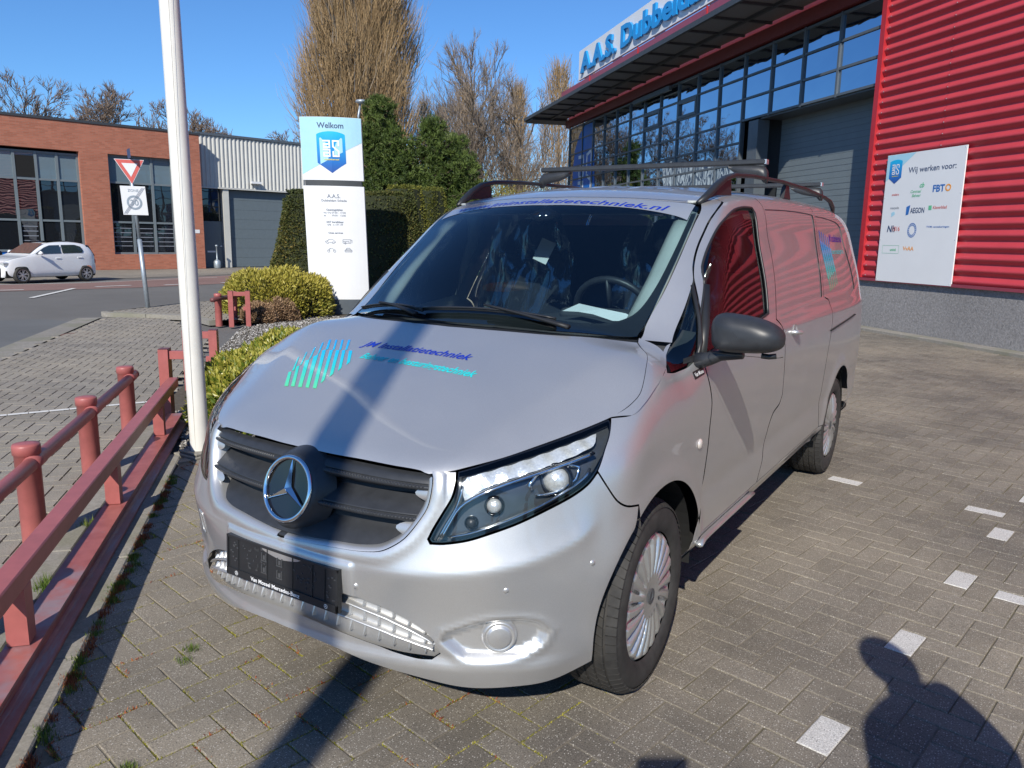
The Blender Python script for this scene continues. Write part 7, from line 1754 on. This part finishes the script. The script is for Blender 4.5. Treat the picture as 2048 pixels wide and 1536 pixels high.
for i, (x, y) in enumerate(sk):
    x, y = 1.888+(x-1.888)*1.6, -1.513+(y+1.513)*1.6
    bare_tree(x, y, [13.4, 14.0, 12.8, 13.6, 13.8, 12.6, 12.9, 12.2, 12.0, 11.6, 11.8, 11.5][i]*1.66, 90+i, M['far_twig'], (11, 8, 6, 4), spread=.9, lo=.2, tw=.05, label='bare skyline tree '+skl[i], cat='tree', group='bare skyline trees above the left buildings')
def pine(x, y, h, blobs, seed, lab, dens=900, grp=None):
    q = np.random.default_rng(seed); e_ = empty('pine_tree', (x, y, 0), label=lab, cat='tree', group=grp)
    MB().tube([(0, 0, 0), (.1, .05, h*.4), (-.05, .1, h*.75), (0, 0, h*.96)], [.16, .12, .08, .02], 8).build('trunk', M['bark'], e_, smooth=True)
    C_ = []; 
    for (bx, by, bz, br) in blobs:
        n = int(dens*br**2); v = q.normal(0, 1, (n, 3)); v /= np.linalg.norm(v, axis=1)[:, None]; rr = br*(1-q.random(n)**1.6*.75); C_.append(np.array([bx, by, bz])+v*rr[:, None]*np.array([1, 1, .8]))
    C_ = np.concatenate(C_); n = len(C_); m = 16; D = q.normal(0, 1, (n*m, 3))+np.array([0, 0, .5])+np.repeat(C_-C_.mean(0), m, 0)*.25
    leaves('needles', np.repeat(C_, m, 0), D, .17, M['pine'], e_, seed, aspect=.16, tone=np.clip(np.repeat(q.beta(2, 2, n), m)*.8+.2*q.random(n*m), 0, 1), kind='stuff')
    cb = C_[q.integers(0, n, 160)]; st = np.stack([cb[:, 0]*.1, cb[:, 1]*.1, cb[:, 2]*.88], 1); d = cb-st; twig_mesh('branches', st, d, np.linalg.norm(d, axis=1), q.uniform(.02, .045, 160), -.04, M['bark'], e_, seed+5, kind='stuff')
pine(-16.4, 18.6, 6.3, [(0, 0, 5.7, .55), (-.1, 0, 4.9, .85), (.3, .2, 4.3, 1.0), (-.6, .1, 4.1, .9), (.5, .3, 3.4, 1.0), (-.5, 0, 3.1, 1.0), (.9, .7, 2.7, .9)], 101, 'nearest dark green pine directly right of the totem sign', dens=560)
pine(-15.1, 19.8, 5.8, [(0, 0, 5.2, .5), (.1, .1, 4.5, .8), (.5, .5, 3.8, .85), (-.2, 0, 3.4, .9), (.9, .8, 2.9, .9), (.4, .4, 2.2, .9), (1.5, 1.3, 2.3, .7)], 102, 'second dark green pine with a leaning crown beside the first', dens=520)
pine(-19.4, 26.9, 6.4, [(0, 0, 5.7, .5), (.2, .1, 4.9, .7), (-.3, 0, 4.1, .85), (.3, .3, 3.4, 1.0), (-.6, -.4, 2.6, 1.0), (.8, .7, 2.5, 1.0)], 103, 'darker conifer further back left of the bare trees', dens=420)
pine(-17.2, 24.0, 3.6, [(0, 0, 2.6, .9), (.8, .8, 2.2, .9), (-.9, -.7, 2.1, .9), (1.8, 1.6, 1.9, .9)], 104, 'low dark evergreen thicket just above the van roof', dens=420)
# street lamp behind
lp = empty('street_lamp', (-20.25, 21.6, 0), label='slim street lamp rising behind the totem sign', cat='street lamp')
MB().tube([(0, 0, 0), (0, 0, 6.2), (.06, .05, 6.65)], [.07, .045, .035], 10).build('lamp_pole', M['galv'], lp, smooth=True); MB().lathe([(.001, .12), (.20, .08), (.24, .0), (.10, -.06), (.001, -.07)], 16, Matrix.Translation((.1, .08, 6.72))).build('lamp_head', M['galv'], lp, smooth=True)

# ================================================================== small white hatchback
cr = empty('parked_car', (-24.22, 10.27, -.005), label='small white five-door hatchback on the road before the brick building', cat='car')
cdx = np.array([-.0971, .9953]); cdy = np.array([.9953, .0971]); CS = .855
def cf(x, y, z): q = (cdx*x+cdy*y)*CS; return (q[0], q[1], z*CS)
M['car_white'] = simple('white_car_paint', (.78, .79, .80), .25, var=.02, coat=1)
M['car_glass'] = pane_mat('car_window_glass', (.03, .045, .05), ior=1.7, wav=0)
M['car_alloy'] = simple('alloy_rim', (.62, .63, .64), .3, .7)
XS = [-.585, -.56, -.45, -.25, .0, .25, .45, .60, .80, 1.05, 1.4, 1.8, 2.2, 2.5, 2.68, 2.80, 2.90, 2.955]
HB = [.62, .72, .80, .87, .92, .955, .98, .99, 1.0, 1.01, 1.02, 1.03, 1.04, 1.04, 1.03, 1.0, .95, .80]      # belt
HT = [.62, .72, .80, .875, .925, .965, 1.06, 1.17, 1.30, 1.41, 1.47, 1.49, 1.47, 1.43, 1.38, 1.20, 1.00, .80]    # roof
WY = [.55, .62, .72, .77, .80, .81, .82, .82, .82, .82, .82, .82, .82, .81, .79, .76, .70, .62]
rows = []
for x, b, t, w in zip(XS, HB, HT, WY):
    k = min(1, max(0, (t-b)/.45)); ry = w-.02-.20*k
    rows.append([(x, w*.9, .22), (x, w, .32), (x, w+.005, .60), (x, w-.01, b-.12), (x, w-.03, b), (x, w-.05-.05*k, b+(t-b)*.5), (x, ry, b+(t-b)*.88), (x, ry-.08, t-.01), (x, ry*.5, t+.012*k), (x, 0, t+.018*k)])
mb = MB(cf); n = len(rows); m = 10
for s in (1, -1):
    v = [(x, y*s, z) for r_ in rows for x, y, z in r_]; f = []
    for i in range(n-1):
        for j in range(m-1):
            if j < 3 and any(abs((XS[i]+XS[i+1])/2-c) < .30 for c in (0.0, 2.42)) : 
                if j < 2: continue
            f.append((i*m+j, (i+1)*m+j, (i+1)*m+j+1, i*m+j+1))
    mb.add(v, f if s < 0 else [q[::-1] for q in f])
bd_ = mb.build('body', M['car_white'], cr, smooth=True); md = bd_.modifiers.new('smooth', 'SUBSURF'); md.levels = 2; md.render_levels = 2
def side_poly(name, pts, mat, off=.012, par=None):
    for s in (1, -1):
        def yy(x, z):
            w = float(np.interp(x, XS, WY)); b = float(np.interp(x, XS, HB)); t = float(np.interp(x, XS, HT)); k = min(1, max(0, (t-b)/.45)); u = (z-b)/max(t-b, .05); return w-.03-.05*k*min(1, max(0, u*2))-max(0, u-.5)*2*(.10*k)+off
        MB(cf).add([(x, s*yy(x, z), z) for x, z in pts], [tuple(range(len(pts)))[::-1] if s > 0 else tuple(range(len(pts)))]).build(name, mat, par or cr)
side_poly('side_window', [(.52, 1.035), (1.50, 1.06), (1.50, 1.36), (1.12, 1.35), (.90, 1.27)], M['car_glass'])
side_poly('side_window', [(1.56, 1.06), (2.34, 1.075), (2.38, 1.15), (2.32, 1.30), (2.10, 1.37), (1.56, 1.365)], M['car_glass'])
for s in (1, -1):
    MB(cf).add([(2.56, s*.645, 1.36), (2.69, s*.60, 1.36), (2.93, s*.63, .92), (2.80, s*.735, .93)], [(0, 1, 2, 3) if s < 0 else (3, 2, 1, 0)]).build('tail_window', M['gloss'], cr)
MB(cf).add([(2.73, -.60, 1.34), (2.73, .60, 1.34), (2.96, .62, .95), (2.96, -.62, .95)], [(0, 1, 2, 3)]).build('tailgate_glass', M['gloss'], cr)
MB(cf).add([(.40, -.66, 1.06), (.40, .66, 1.06), (.98, .54, 1.425), (.98, -.54, 1.425)], [(3, 2, 1, 0)]).build('windscreen', M['car_glass'], cr)
MB(cf).box((1.15, -.45, 1.49), (1.95, .45, 1.51)).build('sunroof', M['gloss'], cr)
for s in (1, -1):
    MB(cf).tube([(.62, s*.83, 1.05), (.66, s*.97, 1.08), (.68, s*.98, 1.10)], [.03, .08, .07], 8).build('car_mirror', M['car_white'], cr, smooth=True)
    MB(cf).box((1.27, s*.80-.03, .86), (1.45, s*.80+.03, .90), .01).build('door_handle', M['car_white'], cr); MB(cf).box((2.12, s*.80-.03, .88), (2.30, s*.80+.03, .92), .01).build('door_handle', M['car_white'], cr)
    MB(cf).box((-.57, s*.60-.12, .62), (-.40, s*.60+.12, .76), .03).build('headlight', M['white_led'], cr); MB(cf).box((2.80, s*.66-.07, .66), (2.90, s*.66+.06, .84), .03).build('tail_light', M['print_red'], cr)
MB(cf).box((-.5, -.70, .20), (2.85, .70, .45)).build('underbody', M['void'], cr)
for x in (0, 2.42):
    for s in (1, -1):
        w = empty('wheel', cf(x, s*.76, .30), parent=cr); Mw = Matrix(((cdx[0], 0, cdy[0]*s, 0), (cdx[1], 0, cdy[1]*s, 0), (0, 1, 0, 0), (0, 0, 0, 1)))
        MB().lathe([(.19, .06), (.20, .085), (.24, .095), (.275, .085), (.287, .05), (.287, -.09)], 40, Mw @ Matrix.Scale(CS, 4)).build('tyre', M['tyre'], w, smooth=True)
        MB().lathe([(.001, .02), (.185, .02), (.20, .06)], 30, Mw @ Matrix.Scale(CS, 4)).build('rim_well', M['void'], w, smooth=True)
        mb = MB()
        for k in range(6):
            a = k*1.0472+.3
            for da in (-.16, .16):
                P = []
                for r_, wd in ((.04, .018), (.185, .014)):
                    for sg_ in (-1, 1): P.append(tuple((Mw @ Matrix.Scale(CS, 4)) @ Vector((r_*math.cos(a+da)-sg_*wd*math.sin(a), r_*math.sin(a+da)+sg_*wd*math.cos(a), .070))))
                mb.add([P[0], P[1], P[3], P[2]], [(0, 1, 2, 3)])
        mb.lathe([(.001, .085), (.05, .075)], 16, Mw @ Matrix.Scale(CS, 4)); mb.lathe([(.182, .072), (.198, .075)], 36, Mw @ Matrix.Scale(CS, 4)); mb.build('rim', M['car_alloy'], w)
# dark scooter behind the car bonnet
sc_ = empty('scooter', (-27.6, 10.9, 0), label='dark motor scooter standing between the white car and the window bay', cat='scooter')
MB().tube([(0, -.5, .42), (0, -.2, .35), (0, .25, .38), (0, .55, .62), (0, .75, .66)], [.10, .14, .16, .17, .10], 10).build('scooter_body', M['plastic_dk'], sc_, smooth=True)
MB().tube([(0, -.62, .25), (0, -.55, .75), (0, -.48, 1.02)], [.05, .10, .05], 8).build('front_shield', M['plastic_dk'], sc_, smooth=True); MB().tube([(-.30, -.42, 1.05), (0, -.48, 1.03), (.30, -.42, 1.05)], .02, 6).build('handlebar', M['plastic_dk'], sc_); MB().tube([(0, .15, .74), (0, .7, .78)], [.11, .12], 8).build('saddle', M['satin'], sc_, smooth=True)
for y in (-.62, .55): MB().lathe([(.12, .05), (.20, .055), (.23, .03), (.23, -.03), (.20, -.055), (.12, -.05), (.12, .05)], 24, Matrix.Translation((0, y, .23)) @ Matrix.Rotation(math.pi/2, 4, 'Y')).build('scooter_wheel', M['tyre'], sc_, smooth=True)
MB().tube([(-.25, -.45, 1.05), (-.30, -.45, 1.25)], .012, 5).build('mirror_stalk', M['plastic_dk'], sc_); MB().lathe([(.001, .01), (.06, .01), (.06, -.01)], 12, Matrix.Translation((-.30, -.45, 1.28)) @ Matrix.Rotation(math.pi/2, 4, 'X')).build('scooter_mirror', M['plastic_dk'], sc_)

# ================================================================== two people beside / behind the camera (they cast the shadows at the bottom right)
M['skin'] = simple('skin', (.45, .27, .19), .55, var=.06, scale=20); M['jacket'] = simple('dark_jacket', (.035, .04, .055), .8, var=.2, scale=14, bmp=.4, bscale=60); M['jeans'] = simple('dark_jeans', (.05, .07, .12), .85, var=.2, scale=40); M['hair'] = simple('brown_hair', (.05, .03, .02), .7, var=.3, scale=60)
def skinned(name, nodes, edges, mat, parent, root=0, sub=2, loc=(0, 0, 0), rz=0):
    me = bpy.data.meshes.new(name); me.from_pydata([n[0] for n in nodes], edges, []); me.materials.append(mat); o = link(name, me, parent); o.location = loc; o.rotation_euler = (0, 0, rz)
    s = o.modifiers.new('skin', 'SKIN'); s.use_smooth_shade = True
    for i, n in enumerate(nodes):
        r_ = n[1]; me.skin_vertices[0].data[i].radius = r_ if isinstance(r_, tuple) else (r_, r_); me.skin_vertices[0].data[i].use_root = (i == root)
    b = o.modifiers.new('sub', 'SUBSURF'); b.levels = sub; b.render_levels = sub; return o
def hand(parent, w, fwd, up, side, curl=.8):
    """palm and five bent fingers from the wrist w"""
    w, fwd, up = Vector(w), Vector(fwd).normalized(), Vector(up).normalized(); sd_ = fwd.cross(up).normalized()*side
    N_ = [(tuple(w), (.026, .020)), (tuple(w+fwd*.045), (.036, .018)), (tuple(w+fwd*.085), (.040, .016))]; E = [(0, 1), (1, 2)]
    skinned('palm', N_, E, M['skin'], parent, 1)
    for i, (o, L) in enumerate(((-.030, .062), (-.011, .074), (.010, .070), (.029, .054))):
        b = w+fwd*.075+sd_*o; d = fwd; P = [b]
        for k, f_ in enumerate((.42, .32, .26)): a = curl*(k+1)*.5; d = (fwd*math.cos(a)-up*math.sin(a)).normalized(); P.append(P[-1]+d*L*f_*1.15)
        skinned('finger', [(tuple(p), .0085-.0006*j) for j, p in enumerate(P)], [(0, 1), (1, 2), (2, 3)], M['skin'], parent, 0, 1)
    b = w+fwd*.030-sd_*.030; P = [b, b-sd_*.026+fwd*.024, b-sd_*.030+fwd*.052-up*.012, b-sd_*.022+fwd*.072-up*.022]
    skinned('thumb', [(tuple(p), .0105-.001*j) for j, p in enumerate(P)], [(0, 1), (1, 2), (2, 3)], M['skin'], parent, 0, 1)
def person(x, y, face, h, lab, arms):
    e_ = empty('person', (x, y, 0), face, label=lab, cat='person'); k = h/1.78
    def s(p): return tuple(c*k for c in p)
    N_ = [(s((0, 0, .96)), (.155*k, .115*k)), (s((0, 0, 1.15)), (.150*k, .110*k)), (s((0, 0, 1.32)), (.18*k, .12*k)), (s((0, 0, 1.46)), (.10*k, .08*k))]
    E = [(0, 1), (1, 2), (2, 3)]
    for sgn, A_ in ((-1, arms[0]), (1, arms[1])):
        b = len(N_); N_ += [(s((sgn*.20, 0, 1.42)), .075*k), (s(A_[0]), .052*k), (s(A_[1]), .036*k)]; E += [(2, b), (b, b+1), (b+1, b+2)]
    skinned('jacket', N_, E, M['jacket'], e_, 0)
    L_ = [(s((0, 0, .97)), (.15*k, .12*k))]; E = []
    for sgn in (-1, 1):
        b = len(L_); L_ += [(s((sgn*.10, 0, .88)), .098*k), (s((sgn*.12, -.01, .50)), .062*k), (s((sgn*.13, .02, .12)), .045*k)]; E += [(0, b), (b, b+1), (b+1, b+2)]
        skinned('shoe', [(s((sgn*.13, .05, .05)), (.045*k, .045*k)), (s((sgn*.14, -.08, .045)), (.05*k, .04*k)), (s((sgn*.14, -.18, .035)), (.045*k, .03*k))], [(0, 1), (1, 2)], M['plastic_dk'], e_, 0)
    skinned('trousers', L_, E, M['jeans'], e_, 0)
    skinned('neck', [(s((0, 0, 1.44)), .058*k), (s((0, -.02, 1.56)), .055*k)], [(0, 1)], M['skin'], e_, 0)
    v = []; nu, nv_ = 24, 16
    for j in range(nv_+1):
        p_ = math.pi*j/nv_
        for i in range(nu):
            a = 2*math.pi*i/nu; x_, y_, z_ = math.sin(p_)*math.sin(a), -math.sin(p_)*math.cos(a), math.cos(p_); w_ = .078*(1-.22*max(0, -z_)); fr_ = max(0, -y_)
            nose = .022*math.exp(-((x_/.16)**2+((z_+.12)/.17)**2))*fr_; eye = -.008*(math.exp(-(((abs(x_)-.38)/.17)**2+((z_-.06)/.12)**2)))*fr_; brow = .005*math.exp(-((z_-.2)/.09)**2)*fr_; lip = .006*math.exp(-((x_/.3)**2+((z_+.5)/.10)**2))*fr_
            v.append(s((x_*w_, -.02+y_*(.098-.012*max(0, -z_))-(nose+eye+brow+lip), 1.655+z_*.122)))
    f = [(j*nu+i, j*nu+(i+1) % nu, (j+1)*nu+(i+1) % nu, (j+1)*nu+i) for j in range(nv_) for i in range(nu)]; MB().add(v, f).build('head', M['skin'], e_, smooth=True)
    for sgn in (-1, 1): MB().lathe([(.001, .012), (.018, .012), (.026, .004), (.020, -.006)], 12, Matrix.Translation(s((sgn*.078, .0, 1.645))) @ Matrix.Rotation(sgn*math.pi/2, 4, 'Y')).build('ear', M['skin'], e_, smooth=True)
    hv = [];
    for j in range(9):
        p_ = math.pi*.62*j/8
        for i in range(24):
            a = 2*math.pi*i/24; lim = .66 if math.cos(a) > .3 else 1.0; pp_ = p_*lim; hv.append(s((math.sin(pp_)*math.sin(a)*.088, -.012-math.sin(pp_)*math.cos(a)*.106, 1.662+math.cos(pp_)*.132)))
    MB().add(hv, [(j*24+i, j*24+(i+1) % 24, (j+1)*24+(i+1) % 24, (j+1)*24+i) for j in range(8) for i in range(24)]).build('hair', M['hair'], e_, smooth=True)
    for sgn, A_ in ((-1, arms[0]), (1, arms[1])):
        w = Vector(s(A_[1])); fw = (w-Vector(s(A_[0]))).normalized(); hand(e_, w+fw*.02, fw, A_[2], sgn)
    return e_
fa = R(32.65)
# local -y is where the person looks; photographer stands behind the camera with both hands raised
ph = person(1.888+.50*math.sin(fa)+.06, -1.513-.50*math.cos(fa), fa+math.pi, 1.80, 'photographer in a dark jacket holding up a phone, outside the picture', (((-.32, -.16, 1.30), (-.11, -.33, 1.53), (0, 0, 1)), ((.32, -.16, 1.30), (.11, -.33, 1.53), (0, 0, 1))))
ph_o = empty('phone', tuple(CAM-np.array(_f)*.035), label='black phone held at the camera position, outside the picture', cat='phone')
mb = MB(lambda x, y, z: tuple(np.array(_r)*x+np.array(_u)*y-np.array(_f)*z)); mb.box((-.078, -.037, 0), (.078, .037, .009), .003); mb.build('phone_case', M['gloss'], ph_o)
person(2.46, -.62, fa+math.pi+.6, 1.80, 'onlooker in a dark jacket standing right of the camera, outside the picture', (((-.30, .02, 1.16), (-.30, -.12, .92), (1, 0, 0)), ((.30, .02, 1.16), (.30, -.12, .92), (-1, 0, 0))))
